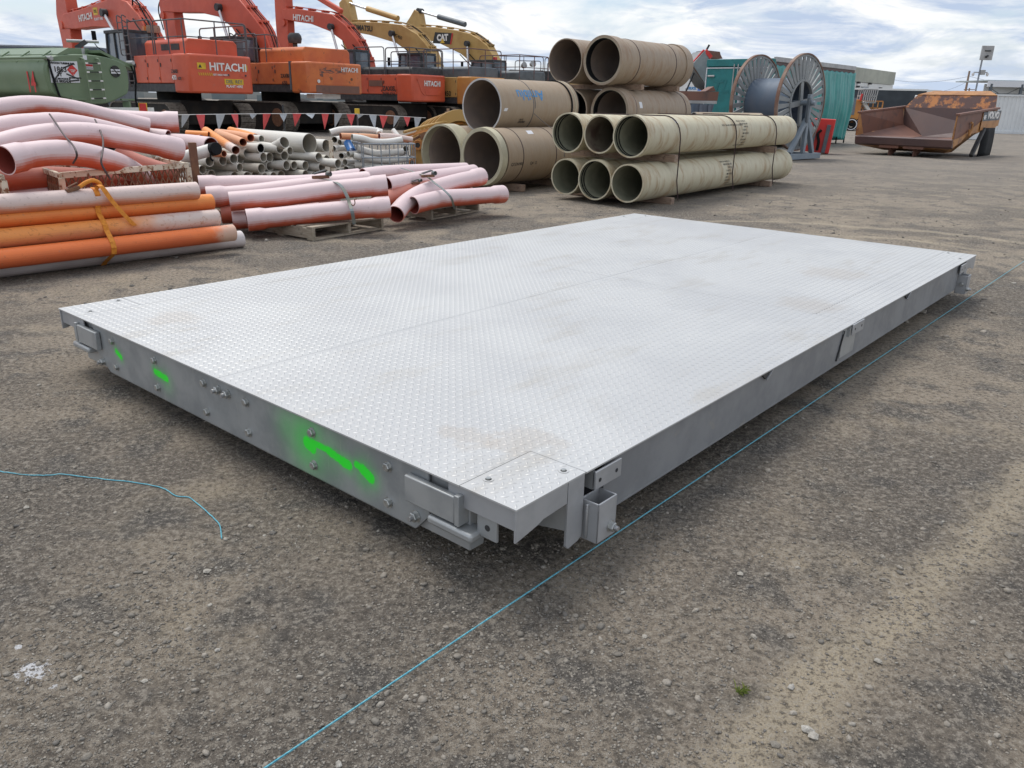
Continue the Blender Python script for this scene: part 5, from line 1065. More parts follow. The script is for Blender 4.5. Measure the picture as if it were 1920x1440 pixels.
def excavator(name, label, O, th, W, back, zb, zc, body, boomc, boom, stick, cyl, scyl=None, hood=None, cab=None, shoes=True, TL=5.2, TG=2.9, TW=.65, TH=1.15, tower=2.0, sidez=None, hoodc=None, group='excavators parked in a row', bucket=True, sxtra=None, cwc=None, bw=.62):
    t = thing(name, label, 'excavator', (O[0], O[1], 0), rad(90 + th), group); P = lambda g, n, m, **k: g.build(n, m, t, world=False, **k)
    for y in (-1, 1): track(t, y * (TG / 2), TL, TH, TW, shoes)
    P(G().box((0, 0, .82), (4.3, TG - .62, .9)), 'car_body', M['under'], bevel=.05); P(G().cyl((0, 0, 1.0), (0, 0, zb + .02), .85, n=28), 'slew_ring', M['under'])  # car body enlarged and near-black, also filling in the shade between the tracks
    cw = back - 1.05                          # counterweight from -back to -cw
    h = W / 2
    pr = [(-cw, -h), (-cw - .45, -h), (-back + .14, -h + .14), (-back, -h + .40), (-back, h - .40), (-back + .14, h - .14), (-cw - .45, h), (-cw, h)]
    c_ = G().prism(pr, (0, 0, zb), (1, 0, 0), (0, 1, 0), (0, 0, zc - zb)); cwo = P(c_, 'counterweight', cwc or body, bevel=.07, smooth=40, recalc=True)
    # side decks and house
    P(G().box(((-cw + 1.9) / 2 , 0, zb + .17), (cw + 1.9, W - .1, .30)), 'deck_frame', M['dark'], bevel=.02)
    zs = sidez or zc - .03
    for y in (-1, 1):
        x1 = 1.9 if y < 0 else .55; n = 3
        for i in range(n):
            a = -cw + .01 + i * (x1 + cw) / n; b = -cw + .01 + (i + 1) * (x1 + cw) / n - .012
            sp_ = P(G().box(((a + b) / 2, y * (h - .45), (zb + .33 + zs) / 2), (b - a, .85, zs - zb - .33)), 'side_panel', body, bevel=.03); G().box((b - .1, y * (h - .02), zs - .35), (.05, .03, .14)).box((a + .06, y * (h - .02), zs - .2), (.03, .03, .10)).box((a + .06, y * (h - .02), zb + .5), (.03, .03, .10)).build('door_handle', M['dark'], sp_, world=False)
    P(G().box((-1.1, 0, (zb + .32 + zs) / 2), (cw + .3, W - 1.9, zs - zb - .4)), 'engine_bay', M['dark'])
    if hood:
        (x0, x1, hw, z1) = hood; P(G().prism([(-hw, zs - .05), (hw, zs - .05), (hw, z1 - .12), (hw - .12, z1), (-hw + .12, z1), (-hw, z1 - .12)], (x0, 0, 0), (0, 1, 0), (0, 0, 1), (x1 - x0, 0, 0)), 'engine_hood', hoodc or body, bevel=.04, recalc=True)
    if cab:
        (x0, x1, z1) = cab; y0, y1 = h - 1.12, h - .02; cz = zb + .3
        fr = G()
        for x in (x0, x1):
            for y in (y0, y1): fr.bar((x, y, cz), (x + (0 if x == x0 else -.25), y, z1 - .05), .09, .09, up=(1, 0, 0))
        fr.box(((x0 + x1) / 2 - .05, (y0 + y1) / 2, z1), (x1 - x0 - .1, y1 - y0 + .1, .12)).box(((x0 + x1) / 2, (y0 + y1) / 2, cz + .35), (x1 - x0, y1 - y0, .7)).bar(((x0 + x1) / 2, y1, cz), ((x0 + x1) / 2, y1, z1), .07, .07, up=(1, 0, 0)).bar((x0, y0, cz + 1.0), (x0, y1, cz + 1.0), .07, .07)
        cbo = P(fr, 'cab', M['dark'], bevel=.015)
        gl = G().box(((x0 + x1) / 2 - .05, (y0 + y1) / 2, (cz + .7 + z1) / 2), (x1 - x0 - .12, y1 - y0 - .04, z1 - cz - .75)); gl.build('cab_window', M['glass'], cbo, world=False)
        P(G().box((x0 - .02, y1 - .25, (cz + z1) / 2 + .3), (.03, .34, (z1 - cz) * .62)), 'cab_screen', M['hood'])
        hose(t, [(x1 + .1, y1, cz + 1.2), (x1 + .35, y1 + .25, cz + 1.5), (x1 + .35, y1 + .25, cz + 2.0)], .018); P(G().box((x1 + .35, y1 + .25, cz + 1.8), (.06, .18, .42)), 'mirror', M['black'], bevel=.02)
    bm = P(G().prism(boom, (0, -bw / 2, 0), (1, 0, 0), (0, 0, 1), (0, bw, 0)), 'boom', boomc, bevel=.03, smooth=28, recalc=True)
    # flange plates stand proud along the boom edges, lines and clamps on top
    n = len(boom) // 2
    tp = [Vector((p[0], 0, p[1])) for p in boom[:sxtra or n]]
    for y in (-.20, -.08, .06, .19):
        pp = [p + Vector((0, y, .09)) for p in tp]; G().tube(crom(pp, 5), .022, 5).build('hydraulic_line', boomc if abs(y) > .1 else M['black'], bm, world=False, smooth=60)
    for p in resample(crom(tp, 5), np.linspace(.5, 8.5, 9))[0]: G().box((p.x, 0, p.z + .06), (.14, .50, .11)).build('line_clamp', boomc, bm, world=False, bevel=.01)
    sk = P(G().prism(stick, (0, -bw * .42, 0), (1, 0, 0), (0, 0, 1), (0, bw * .84, 0)), 'stick', boomc, bevel=.03, smooth=28, recalc=True)
    tip = Vector((boom[0][0], 0, boom[0][1])); G().cyl(tip + Vector((0, -bw * .56, -.18)), tip + Vector((0, bw * .56, -.18)), .17, n=20).build('pivot_pin', boomc, bm, world=False)
    for k, y in enumerate((-.2, .2)): hose(t, [tuple(tip + Vector((-.5, y, .25))), tuple(tip + Vector((.1, y, .55))), tuple(tip + Vector((.5, y, .1))), tuple(tip + Vector((.25, y, -.8)))], .03)
    # boom cylinders run from the house front up to the boom on both sides
    for y in (-1, 1):
        a = Vector((cyl[2], y * (bw / 2 + .13), zb + .5)); b = Vector((cyl[0], y * (bw / 2 + .13), cyl[1])); q = a.lerp(b, .55)
        cy_ = P(G().tube([a, q], .12, 12), 'boom_cylinder', boomc if y else boomc, smooth=50); G().tube([q, b], .065, 12).build('cylinder_rod', M['chrome'], cy_, world=False, smooth=50)
        G().cyl(b - Vector((0, .12, 0)), b + Vector((0, .12, 0)), .16, n=16).build('rod_eye', M['dark'], cy_, world=False)
    if scyl:
        a, b = Vector(scyl[0]), Vector(scyl[1]); q = a.lerp(b, .42); s_c = P(G().tube([b, q], .15, 12), 'stick_cylinder', scyl[2], smooth=50); G().tube([q, a], .07, 12).build('cylinder_rod', M['chrome'], s_c, world=False, smooth=50); G().cyl(a - Vector((0, .2, 0)), a + Vector((0, .2, 0)), .18, n=14).build('rod_eye', M['dark'], s_c, world=False)
    # side hoses looping from the house to the boom and clamps on its flank
    hose(t, [(.9, .45, zs + .1), (1.3, .5, zs + .8), (1.9, .45, zs + 1.2), (2.4, .35, zs + 1.5)], .03); hose(t, [(.7, .3, zs + .2), (1.0, .38, zs + 1.0), (1.6, .36, zs + 1.5)], .03)
    if bucket:
        e = Vector((stick[len(stick) // 2][0], 0, 0)); lo = min(p[1] for p in stick); xs_ = [p[0] for p in stick if abs(p[1] - lo) < .01]; bx = sum(xs_) / len(xs_)
        P(G().prism([(bx + .3, lo + .1), (bx - .2, lo + .1), (bx - 1.1, lo - .1), (bx - 1.4, lo - .65), (bx - .9, .06), (bx - .1, .05), (bx + .05, .3)], (0, -.7, 0), (1, 0, 0), (0, 0, 1), (0, 1.4, 0)), 'bucket', M['under'], recalc=True, bevel=.03)
    return t
def exc_text(t, txt, size, x, y, z, mat='lett', face='rear', bold=.006, sx=1.0, tilt=0.0, shear=0.0, nm='lettering'):
    u, v = {'rear': ((0, -1, 0), (0, 0, 1)), 'left': ((-1, 0, 0), (0, 0, 1))}[face] if face != 'left' else ((-1, 0, 0), (0, 0, 1))
    if face == 'left' and tilt: u = (-math.cos(tilt), 0, math.sin(tilt)); v = (math.sin(tilt), 0, math.cos(tilt))
    return text(txt, size, (x, y, z), u, v, M[mat], t, nm, bold, sx, world=False, shear=shear)
def plate(t, x, y, z, w_, h_, mat, face='rear', nm='decal', th=.004):
    d = (th, w_, h_) if face == 'rear' else (w_, th, h_); return G().box((x, y, z), d).build(nm, M[mat], t, world=False)
def ladder(t, x, y, z0, z1, mat='rail', w_=.42, axis='x'):
    g = G(); dx = (w_ / 2, 0) if axis == 'x' else (0, w_ / 2)
    for s_ in (-1, 1): g.tube(crom([(x + s_ * dx[0], y - .12, z1 - .06), (x + s_ * dx[0], y, z1), (x + s_ * dx[0], y + .05, z1 - .1), (x + s_ * dx[0], y + .05, (z0 + z1) / 2), (x + s_ * dx[0], y + .05, z0 + .1), (x + s_ * dx[0], y - .02, z0)], 4), .022, 6)
    n = int((z1 - z0) / .33)
    for k in range(n): z = z0 + .2 + k * .33; g.box((x, y + .05, z), (w_, .05, .03))
    return g.build('ladder', M[mat], t, world=False)

# first: big red orange machine with handrails, plant hire stickers
E1 = excavator('excavator', 'large red orange excavator with rear handrails and big white lettering, nearest the green tanker', (-13.86, 34.04), 50, 2.9, 3.5, 1.54, 2.90, M['hita'], M['hitared'],
    [(9.6, 4.6), (9.3, 4.87), (7.0, 5.0), (5.34, 5.16), (3.89, 5.27), (2.89, 5.05), (2.01, 4.5), (1.2, 3.6), (.5, 2.2), (1.7, 2.2), (2.9, 3.2), (3.84, 3.85), (4.56, 4.12), (6.19, 4.22), (8.41, 4.2), (9.4, 4.28)],
    [(9.5, 6.8), (10.15, 4.9), (9.95, 3.2), (9.7, 1.3), (9.1, 1.3), (8.95, 3.4), (8.85, 4.5), (8.95, 6.8)], (4.79, 4.7, 2.2), hood=(-2.9, .3, 1.05, 3.45), cab=(1.05, 2.85, 3.80), sxtra=8, bucket=True)
rail_loop(E1, [(.9, 1.35), (-1.0, 1.35)], 2.9, 4.12, M['rail']); rail_loop(E1, [(-1.15, 1.35), (-3.2, 1.3), (-3.2, -1.3)], 2.9, 4.06, M['rail']); rail_loop(E1, [(.3, -1.35), (-3.0, -1.38)], 2.9, 4.04, M['rail'])
ladder(E1, .75, 1.46, 1.75, 4.15); ladder(E1, 1.15, 1.46, 2.9, 4.35)
exc_text(E1, 'HITACHI', .38, -3.515, -.22, 2.47, bold=.010, sx=1.05); exc_text(E1, 'ZAXIS', .17, -2.62, 1.47, 2.28, 'blackp', 'left'); exc_text(E1, '470', .22, -2.56, 1.47, 2.06, 'lett', 'left'); exc_text(E1, 'LCH', .12, -2.94, 1.47, 2.04, 'blackp', 'left')
plate(E1, -3.508, .86, 2.49, .34, .22, 'ylab'); plate(E1, -3.508, -.97, 2.49, .13, .20, 'ylab')
for y_ in (.92,): g = G().prism([(-.07, -.06), (.07, -.06), (0, .06)], (-3.514, y_, 2.49), (0, -1, 0), (0, 0, 1), (-.002, 0, 0)); g.build('warning_mark', M['blackp'], E1, world=False)
for k in range(7): g = G().prism([(0, 0), (.035, 0), (-.005, .10), (-.04, .10)], (-3.508 + (.0 if k < 4 else .0), .98 - k * .085, 2.16), (0, -1, 0), (0, 0, 1), (-.004, 0, 0)); g.build('hazard_stripe', M['ylab'], E1, world=False)
exc_text(E1, 'GET HIGH WIDE', .085, -3.514, .12, 2.20, 'lett', bold=.003); 
for y_ in (-.12, -.85):
    g = G().box((-3.507, y_, 2.21), (.012, .30, .11)); g.build('lifting_recess', M['hitared'], E1, world=False, bevel=.004); G().cyl((-3.51, y_ - .08, 2.21), (-3.53, y_ - .08, 2.21), .035, n=12).build('lug', M['dark'], E1, world=False)
plate(E1, -3.508, -.42, 1.97, .80, .20, 'ylab'); exc_text(E1, 'DEL  REY', .17, -3.512, -.42, 1.97, 'wire', bold=.003); exc_text(E1, 'PLANT HIRE', .13, -3.51, -.42, 1.80, 'lett', bold=.003)
exc_text(E1, 'HITACHI', .36, 6.9, .33, 4.62, 'lett', 'left', .01, tilt=.05); plate(E1, 5.85, .315, 4.82, .42, .30, 'ylab', 'left'); exc_text(E1, 'DEL', .17, 5.85, .322, 4.82, 'blackp', 'left', .002); exc_text(E1, 'PLANT HIRE', .16, 5.6, .33, 4.5, 'stk', 'left', .002)
for k in range(2): G().box((-1.35 - k * .75, 1.06, 3.16), (.62, .012, .22)).build('vent_grille', M['dark'], E1, world=False)
G().lathe((.4, .55, 3.4), (0, 0, 1), [(0, .01), (0, .1), (.35, .1), (.35, .01)], 16).lathe((.4, .55, 3.75), (0, 0, 1), [(0, .01), (0, .24), (.12, .27), (.27, .24), (.27, .01)], 20, mat=1).build('air_cleaner', [M['dark'], M['dun']], E1, world=False)
G().box((1.2, .5, 3.95), (.14, .14, .16)).build('beacon', M['amber'], E1, world=False); hose(E1, [(2.6, .2, 4.9), (2.2, .3, 5.2), (1.6, .3, 4.6), (.9, .25, 3.7)], .03)

# second: worn orange machine with the scraped counterweight
E2 = excavator('excavator', 'worn orange excavator with a scraped dirty counterweight, second in the row', (-10.7, 37.57), 53, 3.2, 3.9, 1.63, 2.84, M['hitaor'], M['hitared'],
    [(8.45, 5.3), (8.3, 5.75), (7.12, 5.98), (5.2, 6.15), (3.58, 6.08), (2.22, 5.64), (1.34, 4.94), (.47, 4.2), (.0, 3.2), (-.2, 2.3), (1.3, 2.3), (1.95, 3.5), (2.82, 4.42), (3.79, 4.88), (5.24, 5.12), (7.03, 5.2)],
    [(8.2, 7.3), (8.75, 5.6), (8.5, 4.2), (8.2, 1.3), (7.6, 1.3), (7.45, 4.2), (7.55, 5.3), (7.5, 7.3)], (3.5, 5.25, 2.3), hood=(-3.3, -.4, 1.25, 3.42), cab=(.9, 2.7, 3.85), TH=1.25, TW=.7, sxtra=9)
rail_loop(E2, [(1.0, 1.5), (-.6, 1.5)], 2.84, 3.95, M['rail']); rail_loop(E2, [(-.4, 1.5), (-1.2, 1.5), (-1.2, .9)], 2.84, 3.9, M['rail'])
ladder(E2, .85, 1.58, 1.85, 4.0)
G().lathe((-1.5, .2, 3.42), (0, 0, 1), [(0, .01), (0, .10), (.22, .10), (.22, .01)], 16).lathe((-1.5, .2, 3.64), (0, 0, 1), [(0, .01), (0, .26), (.18, .30), (.30, .28), (.40, .2), (.40, .01)], 20).build('air_cleaner', M['dark'], E2, world=False)
exc_text(E2, 'HITACHI', .24, -3.915, -.66, 2.58, bold=.006); exc_text(E2, 'ZAXIS', .20, -2.5, 1.62, 2.28, 'blackp', 'left'); exc_text(E2, '650', .22, -2.45, 1.62, 2.0, 'blackp', 'left')
G().box((-3.905, -.1, 2.2), (.014, 1.75, .44)).build('recessed_panel', M['hitaor'], E2, world=False, bevel=.006)
for y_ in (.35, -.75): G().cyl((-3.91, y_, 2.22), (-3.925, y_, 2.22), .06, n=14).build('lug', M['rustd'], E2, world=False)
G().box((-3.906, 0, 1.80), (.008, 2.35, .30)).build('scraped_band', M['vrust'], E2, world=False)
M['scrape'] = pm('scraped_streaks', (0.52, 0.13, 0.04), 0.5, 0, (0.10, 0.06, 0.05), 5, .46, .54, stretch=(1, 1, 6))
G().box((-3.904, .25, 2.45), (.006, 1.4, .34)).build('scuff_patch', M['scrape'], E2, world=False)
G().cyl((-3.93, 1.05, 2.1), (-3.95, 1.05, 2.1), .07, n=14).build('reflector', M['lett'], E2, world=False); G().box((-2.82, 1.56, 2.3), (.09, .1, 1.1)).build('edge_guard', M['hood'], E2, world=False)
G().box((-3.3, .3, 1.52), (.5, 1.4, .18)).build('guard_plate', M['white'], E2, world=False)

# third: cleaner red machine
E3 = excavator('excavator', 'bright red orange excavator with dark top deck and moulded counterweight, third in the row', (-7.2, 44.12), 58, 2.95, 3.3, 1.36, 2.64, M['hita'], M['hitared'],
    [(6.75, 5.5), (6.72, 6.0), (5.78, 6.0), (4.18, 5.78), (3.02, 5.61), (2.1, 5.06), (1.21, 4.22), (.69, 3.3), (.4, 2.2), (1.5, 2.2), (1.6, 3.2), (2.34, 4.3), (3.27, 4.8), (4.63, 5.2), (5.84, 5.35)],
    [(7.35, 6.9), (7.4, 5.5), (7.4, 4.2), (7.15, 1.3), (6.6, 1.3), (6.5, 4.0), (6.45, 5.3), (6.5, 7.6), (7.2, 7.6)], (3.02, 5.0, 2.0), scyl=None, hood=(-3.1, .2, 1.3, 2.98), hoodc=M['dark'], cab=(.5, 2.3, 3.75), sxtra=8)
G().bar((7.0, 0, 6.9), (5.4, 0, 7.5), .2, .2).build('stick_cylinder', M['hitared'], E3, world=False); G().bar((5.9, 0, 7.25), (2.6, 0, 5.75), .26, .26).build('stick_cylinder', M['hitared'], E3, world=False, bevel=.05)
rail_loop(E3, [(.6, 1.35), (-1.4, 1.35)], 2.6, 3.9, M['rail']); rail_loop(E3, [(-1.5, 1.35), (-3.0, 1.3), (-3.05, -1.3)], 2.6, 3.85, M['rail']); rail_loop(E3, [(.5, -1.4), (-2.9, -1.4)], 2.6, 3.85, M['rail'])
exc_text(E3, 'HITACHI', .34, -3.338, -.05, 2.22, bold=.012); exc_text(E3, 'ZAXIS', .30, -1.75, 1.49, 1.95, 'blackp', 'left', .008); exc_text(E3, '360LCH', .24, -1.75, 1.49, 1.68, 'blackp', 'left', .006)
G().prism([(-1.15, .9), (1.15, .9), (.85, .30), (.6, .12), (-.6, .12), (-.85, .30)], (-3.303, 0, 1.55), (0, -1, 0), (0, 0, 1), (-.02, 0, 0)).build('moulded_panel', M['hita'], E3, world=False, bevel=.01, recalc=True)
G().prism([(-.6, .42), (.6, .42), (.45, .14), (-.45, .14)], (-3.32, 0, 1.55), (0, -1, 0), (0, 0, 1), (-.012, 0, 0)).build('moulded_panel', M['hitared'], E3, world=False, bevel=.006, recalc=True)
G().box((-.9, 1.48, 2.2), (.9, .012, .28)).build('vent_grille', M['vrust'], E3, world=False)
exc_text(E3, 'HITACHI', .40, 5.15, .33, 5.48, 'lett', 'left', .012, tilt=-.10)

# fourth and fifth: yellow machines
E4 = excavator('excavator', 'faded yellow excavator with grey hood whose boom shows black lettering, fourth in the row', (-4.2, 46.0), 52, 3.0, 3.5, 1.28, 2.62, M['yel'], M['yel'],
    [(7.5, 5.2), (7.3, 5.62), (6.2, 5.62), (4.44, 5.52), (2.73, 5.34), (1.5, 4.82), (.51, 3.99), (-.07, 2.9), (-.2, 2.2), (1.2, 2.2), (1.5, 2.9), (2.15, 3.9), (3.19, 4.42), (5.37, 4.9), (7.05, 5.15)],
    [(7.45, 7.0), (7.95, 6.7), (7.8, 5.4), (7.6, 3), (7.3, 1.3), (6.8, 1.3), (6.7, 3.2), (6.75, 5.2), (7.1, 6.5)], (3.38, 4.9, 2.0), scyl=((7.6, 0, 6.75), (3.3, 0, 5.7), M['yel']), hood=(-3.0, -.2, 1.2, 3.12), hoodc=M['hood'], cab=(.1, 1.95, 3.75), shoes=False, cwc=M['yelor'])
exc_text(E4, 'KOMATSU', .40, 6.0, .33, 5.28, 'blackp', 'left', .010, tilt=-.10); exc_text(E4, 'PC450', .34, -1.6, 1.5, 1.78, 'blackp', 'left', .004); exc_text(E4, 'PC450', .24, 3.0, .33, 4.75, 'blackp', 'left', .002, tilt=-.35)
rail_loop(E4, [(0, 1.4), (-3.2, 1.4), (-3.2, -1.2)], 2.7, 3.95, M['railrust']); G().box((.0, 1.0, 3.95), (.18, .18, .14)).build('beacon', M['dark'], E4, world=False)
E5 = excavator('excavator', 'yellow excavator with dark stick cylinder and black logo patch on its boom, fifth in row', (-1.5, 50.0), 50, 3.0, 3.5, 1.28, 2.6, M['yel'], M['yel'],
    [(6.6, 5.2), (6.35, 5.75), (4.67, 5.68), (2.84, 5.44), (1.6, 5.2), (.9, 4.9), (.2, 4.5), (-.42, 3.67), (-.7, 2.6), (-.7, 2.2), (.9, 2.2), (1.15, 3.4), (2.4, 4.12), (4.22, 4.75), (5.88, 5.1)],
    [(6.45, 6.75), (6.1, 6.6), (5.85, 5.6), (5.8, 3.4), (5.95, 1.3), (6.45, 1.3), (6.8, 3.2), (7.0, 5.2), (7.25, 6.0), (6.9, 6.3)], (1.73, 4.65, 1.5), scyl=((6.2, 0, 6.65), (2.3, 0, 5.75), M['hood']), hood=(-3.0, -.2, 1.2, 3.1), hoodc=M['hood'], cab=(-1.3, .55, 3.62), shoes=False, cwc=M['yel'])
g = G().prism([(-.95, -.30), (.85, -.42), (1.05, .30), (-.7, .42)], (3.95, .315, 5.02), (-.86, 0, 0), (0, 0, .86), (0, .01, 0)); g.build('logo_patch', M['blackp'], E5, world=False, recalc=True)
g = G().prism([(.80, -.42), (.92, -.42), (1.12, .30), (1.0, .30)], (3.95, .322, 5.02), (-.86, 0, 0), (0, 0, .86), (0, .01, 0)); g.build('red_stripe', M['red'], E5, world=False, recalc=True)
exc_text(E5, 'CAT', .48, 3.9, .335, 5.04, 'lett', 'left', .03, sx=1.0); g = G().prism([(-.2, -.22), (.2, -.22), (0, .06)], (3.9, .342, 4.96), (-1, 0, 0), (0, 0, 1), (0, .004, 0)); g.build('yellow_triangle', M['ylab'], E5, world=False, recalc=True)
rail_loop(E5, [(-.2, 1.4), (-3.2, 1.4), (-3.2, -1.2)], 2.65, 3.9, M['railrust']); G().box((-1.0, 1.0, 3.75), (.2, .2, .16)).build('beacon', M['red'], E5, world=False)
# sixth machine: only its dark hood, rails and pale counterweight show behind the tan pipes
q6 = Vector((0.982,54.0,2.142)); E6 = thing('excavator', 'far machine behind the wide tan pipes with black hood, handrails and pale yellow rump', 'excavator', (q6.x, q6.y, 0), 0, 'excavators parked in a row')
for y in (-1.3, 1.3): track(E6, y, 4.6, 1.1, .6, False)
G().box((0, 0, 1.15), (1.8, 2.0, .3)).build('slew_ring', M['under'], E6, world=False); G().box((.6, 0, 1.9), (4.6, 2.8, 1.2)).build('body', M['yel'], E6, world=False, bevel=.15); G().box((2.7, 0, 2.15), (1.3, 2.7, 1.35)).build('counterweight', M['yel'], E6, world=False, bevel=.3)
G().prism([(-1.7, 2.5), (1.9, 2.5), (1.9, 2.85), (1.5, 3.28), (-1.5, 3.35), (-1.7, 3.2)], (0, -1.2, 0), (1, 0, 0), (0, 0, 1), (0, 2.0, 0)).build('engine_hood', M['dark'], E6, world=False, bevel=.06, recalc=True)
rail_loop(E6, [(-3.1, -1.35), (.55, -1.35)], 2.5, 4.1, M['rail']); rail_loop(E6, [(.65, -1.35), (2.9, -1.35)], 2.5, 4.05, M['rail']); rail_loop(E6, [(-1.2, -1.4), (.4, -1.4)], 2.6, 3.85, M['rail']); rail_loop(E6, [(.9, 1.35), (3.0, 1.35)], 2.5, 3.9, M['rail'])
G().cyl((-.75, -1.3, 3.55), (-.6, -1.45, 3.62), .14, .2, n=14).cyl((-.2, -1.3, 3.65), (-.05, -1.5, 3.70), .14, .2, n=14).build('work_lamp', M['ralum'], E6, world=False)

# ---------------------------------------------------------------- green fuel tanker at the left
TA = Vector((-.883, .469, 0)); TR = Vector((.469, .883, 0)); TO = Vector((-10.62, 19.0, 0))
tk = thing('fuel_tanker', 'olive green fuel tanker seen from its rear end with ladder, hazard placard and red number', 'tanker', tuple(TO), 0)
oc = [(-0.012,2.186),(-0.117,1.959),(-0.089,1.646),(-0.027,1.442),(0.302,1.343),(0.817,1.23),(1.311,1.245),(1.809,1.423),(1.946,1.524),(2.007,1.798),(1.992,2.068),(1.908,2.186),(1.493,2.298),(0.945,2.327),(0.413,2.298),(0.124,2.249)]
oc = [(a, b) for a, b in oc]
ctr = (sum(p[0] for p in oc) / len(oc), sum(p[1] for p in oc) / len(oc)); inn = [(ctr[0] + (a - ctr[0]) * .955, ctr[1] + (b - ctr[1]) * .955) for a, b in oc]
sh = crom([(a, b, 0) for a, b in oc + [oc[0]]], 4); sh = [(p.x, p.y) for p in sh[:-1]]
g = G().prism(sh, TO, TR, (0, 0, 1), TA * 8.5); g.build('tank_shell', M['tank'], tk, smooth=40, recalc=True, bevel=.05)
g = G().prism([(ctr[0] + (a - ctr[0]) * .985, ctr[1] + (b - ctr[1]) * .985) for a, b in sh], TO - TA * .03, TR, (0, 0, 1), TA * .05); g.build('end_rim', M['tank'], tk, smooth=40, recalc=True, bevel=.02)
def tf(px_): return TO + TR * px_[0] + Vector((0, 0, px_[1]))
# coaming on top
zt = max(b for a, b in oc)
for (a0, b0, a1, b1) in ((.25, zt - .03, .55, zt + .12), (1.35, zt + .12, 2.2, zt - .20)): G().prism([(a0, b0 - .06), (a1, b1 - .10), (a1, b1), (a0, b0)], TO, TR, (0, 0, 1), TA * 8.2).build('top_coaming', M['tank'], tk, recalc=True)
g = G().prism([(.40, zt - .05), (1.45, zt - .05), (1.40, zt + .16), (.55, zt + .13)], TO + TA * .5, TR, (0, 0, 1), TA * 7.5); g.build('coaming_box', M['tank'], tk, recalc=True)
G().tube([TO + TR * -.07 + Vector((0, 0, zt - .12)) - TA * .05, TO + TR * -.07 + Vector((0, 0, zt - .14)) + TA * 8], .03, 8).build('side_rail', M['tank'], tk)
for k in range(9): p = TO + TA * (.3 + k * .8) + TR * .05 + Vector((0, 0, zt - .1)); G().bar(p, p + TR * .25 + Vector((0, 0, .14)), .03, .03).bar(p, p - TR * .1 + Vector((0, 0, -.12)), .04, .03).build('rail_bracket', M['tank'], tk)
G().tube([TO + TR * 2.1 + Vector((0, 0, zt - .17)) - TA * .1, TO + TR * 2.1 + Vector((0, 0, zt - .1)) + TA * 4], .03, 8).build('side_rail', M['tank'], tk)
for rr_ in (0.02, 2.12): G().cyl(TO + TR * rr_ - TA * .12 + Vector((0, 0, zt - .13)), TO + TR * rr_ + TA * .12 + Vector((0, 0, zt - .13)), .05, n=12).build('pipe_end', M['ralum'], tk, bevel=.01)
hz_ = [TO + TR * -.02 + Vector((0, 0, zt - .15)) - TA * .05, TO + TR * .0 - TA * .07 + Vector((0, 0, zt - .45)), TO + TR * .10 - TA * .07 + Vector((0, 0, zt - .95)), TO + TR * .22 - TA * .07 + Vector((0, 0, zt - 1.3))]
G().tube(crom(hz_, 6), .025, 8).build('hose', M['black'], tk); G().tube(crom([TO + TR * 2.12 + Vector((0, 0, zt - .16)), TO + TR * 2.16 - TA * .06 + Vector((0, 0, zt - .5)), TO + TR * 2.10 - TA * .05 + Vector((0, 0, zt - .95)), TO + TR * 2.12 - TA * .05 + Vector((0, 0, zt - 1.25))], 6), .022, 8).build('hose', M['black'], tk)
def placard(pts4, mat, nm, off=.04): return G().prism(pts4, TO - TA * off, TR, (0, 0, 1), -TA * .006).build(nm, M[mat], tk, recalc=True)
pc = [(-0.023,2.13),(0.675,2.164),(0.671,1.7),(-0.032,1.681)]
placard(pc, 'stk', 'hazard_placard')
u_, v_ = TR, Vector((0, 0, 1))
def ttext(s_, sz, px_, mat='blackp', b=.002, off=.048, sx=1.0): return text(s_, sz, tf(px_) - TA * off, u_, v_, M[mat], tk, 'lettering', b, sx)
x0, x1 = pc[0][0], pc[1][0]; zt_, zb_ = pc[0][1], pc[3][1]; W_ = x1 - x0; H_ = zt_ - zb_
for s_, sz, fx_, fz_ in (('AVIATION TURBINE FUEL', .055, .40, .06), ('1863', .16, .30, .36), ('3Y', .12, .25, .60), ('DIAL 000 POLICE or', .05, .30, .80), ('FIRE BRIGADE', .07, .30, .92), ('SPECIALIST ADVICE', .035, .78, .74)): ttext(s_, sz, (x0 + W_ * fx_ + .04, zt_ - H_ * fz_), b=.003)
dm = (x0 + W_ * .78, zt_ - H_ * .36); G().prism([(dm[0] - .13, dm[1]), (dm[0], dm[1] - .13), (dm[0] + .13, dm[1]), (dm[0], dm[1] + .13)], TO - TA * .048, TR, (0, 0, 1), -TA * .003).build('red_diamond', M['red'], tk, recalc=True)
ttext('FLAMMABLE', .026, (dm[0], dm[1] - .0), 'lett', .001, .055); ttext('LIQUID', .026, (dm[0], dm[1] - .035), 'lett', .001, .055); ttext('3', .03, (dm[0], dm[1] - .09), 'lett', .001, .055)
for a, b in (((.05, .95), (.42, .35)), ((.45, .30), (.85, .05)), ((.55, .55), (.95, .78)), ((.6, .90), (.97, .84))):
    pA = tf((x0 + W_ * a[0], zt_ - H_ * a[1])) - TA * .052; pB = tf((x0 + W_ * b[0], zt_ - H_ * b[1])) - TA * .052; G().bar(pA, pB, .006, .03).build('tape_stroke', M['blackp'], tk)
bc = tf((1.639,1.981)) - TA * .045; G().cyl(bc, bc - TA * .006, .135, n=28).build('round_badge', M['blackp'], tk); G().bar(bc - TA * .010 - TR * .125, bc - TA * .010 + TR * .125, .004, .10).build('badge_band', M['stk'], tk)
text('WATER FREE', .04, bc - TA * .016, u_, v_, M['blackp'], tk, 'lettering', .001); G().bar(bc - TA * .018 + TR * -.09 + v_ * .1, bc - TA * .018 + TR * .08 + v_ * -.09, .004, .02).build('tape_stroke', M['blackp'], tk)
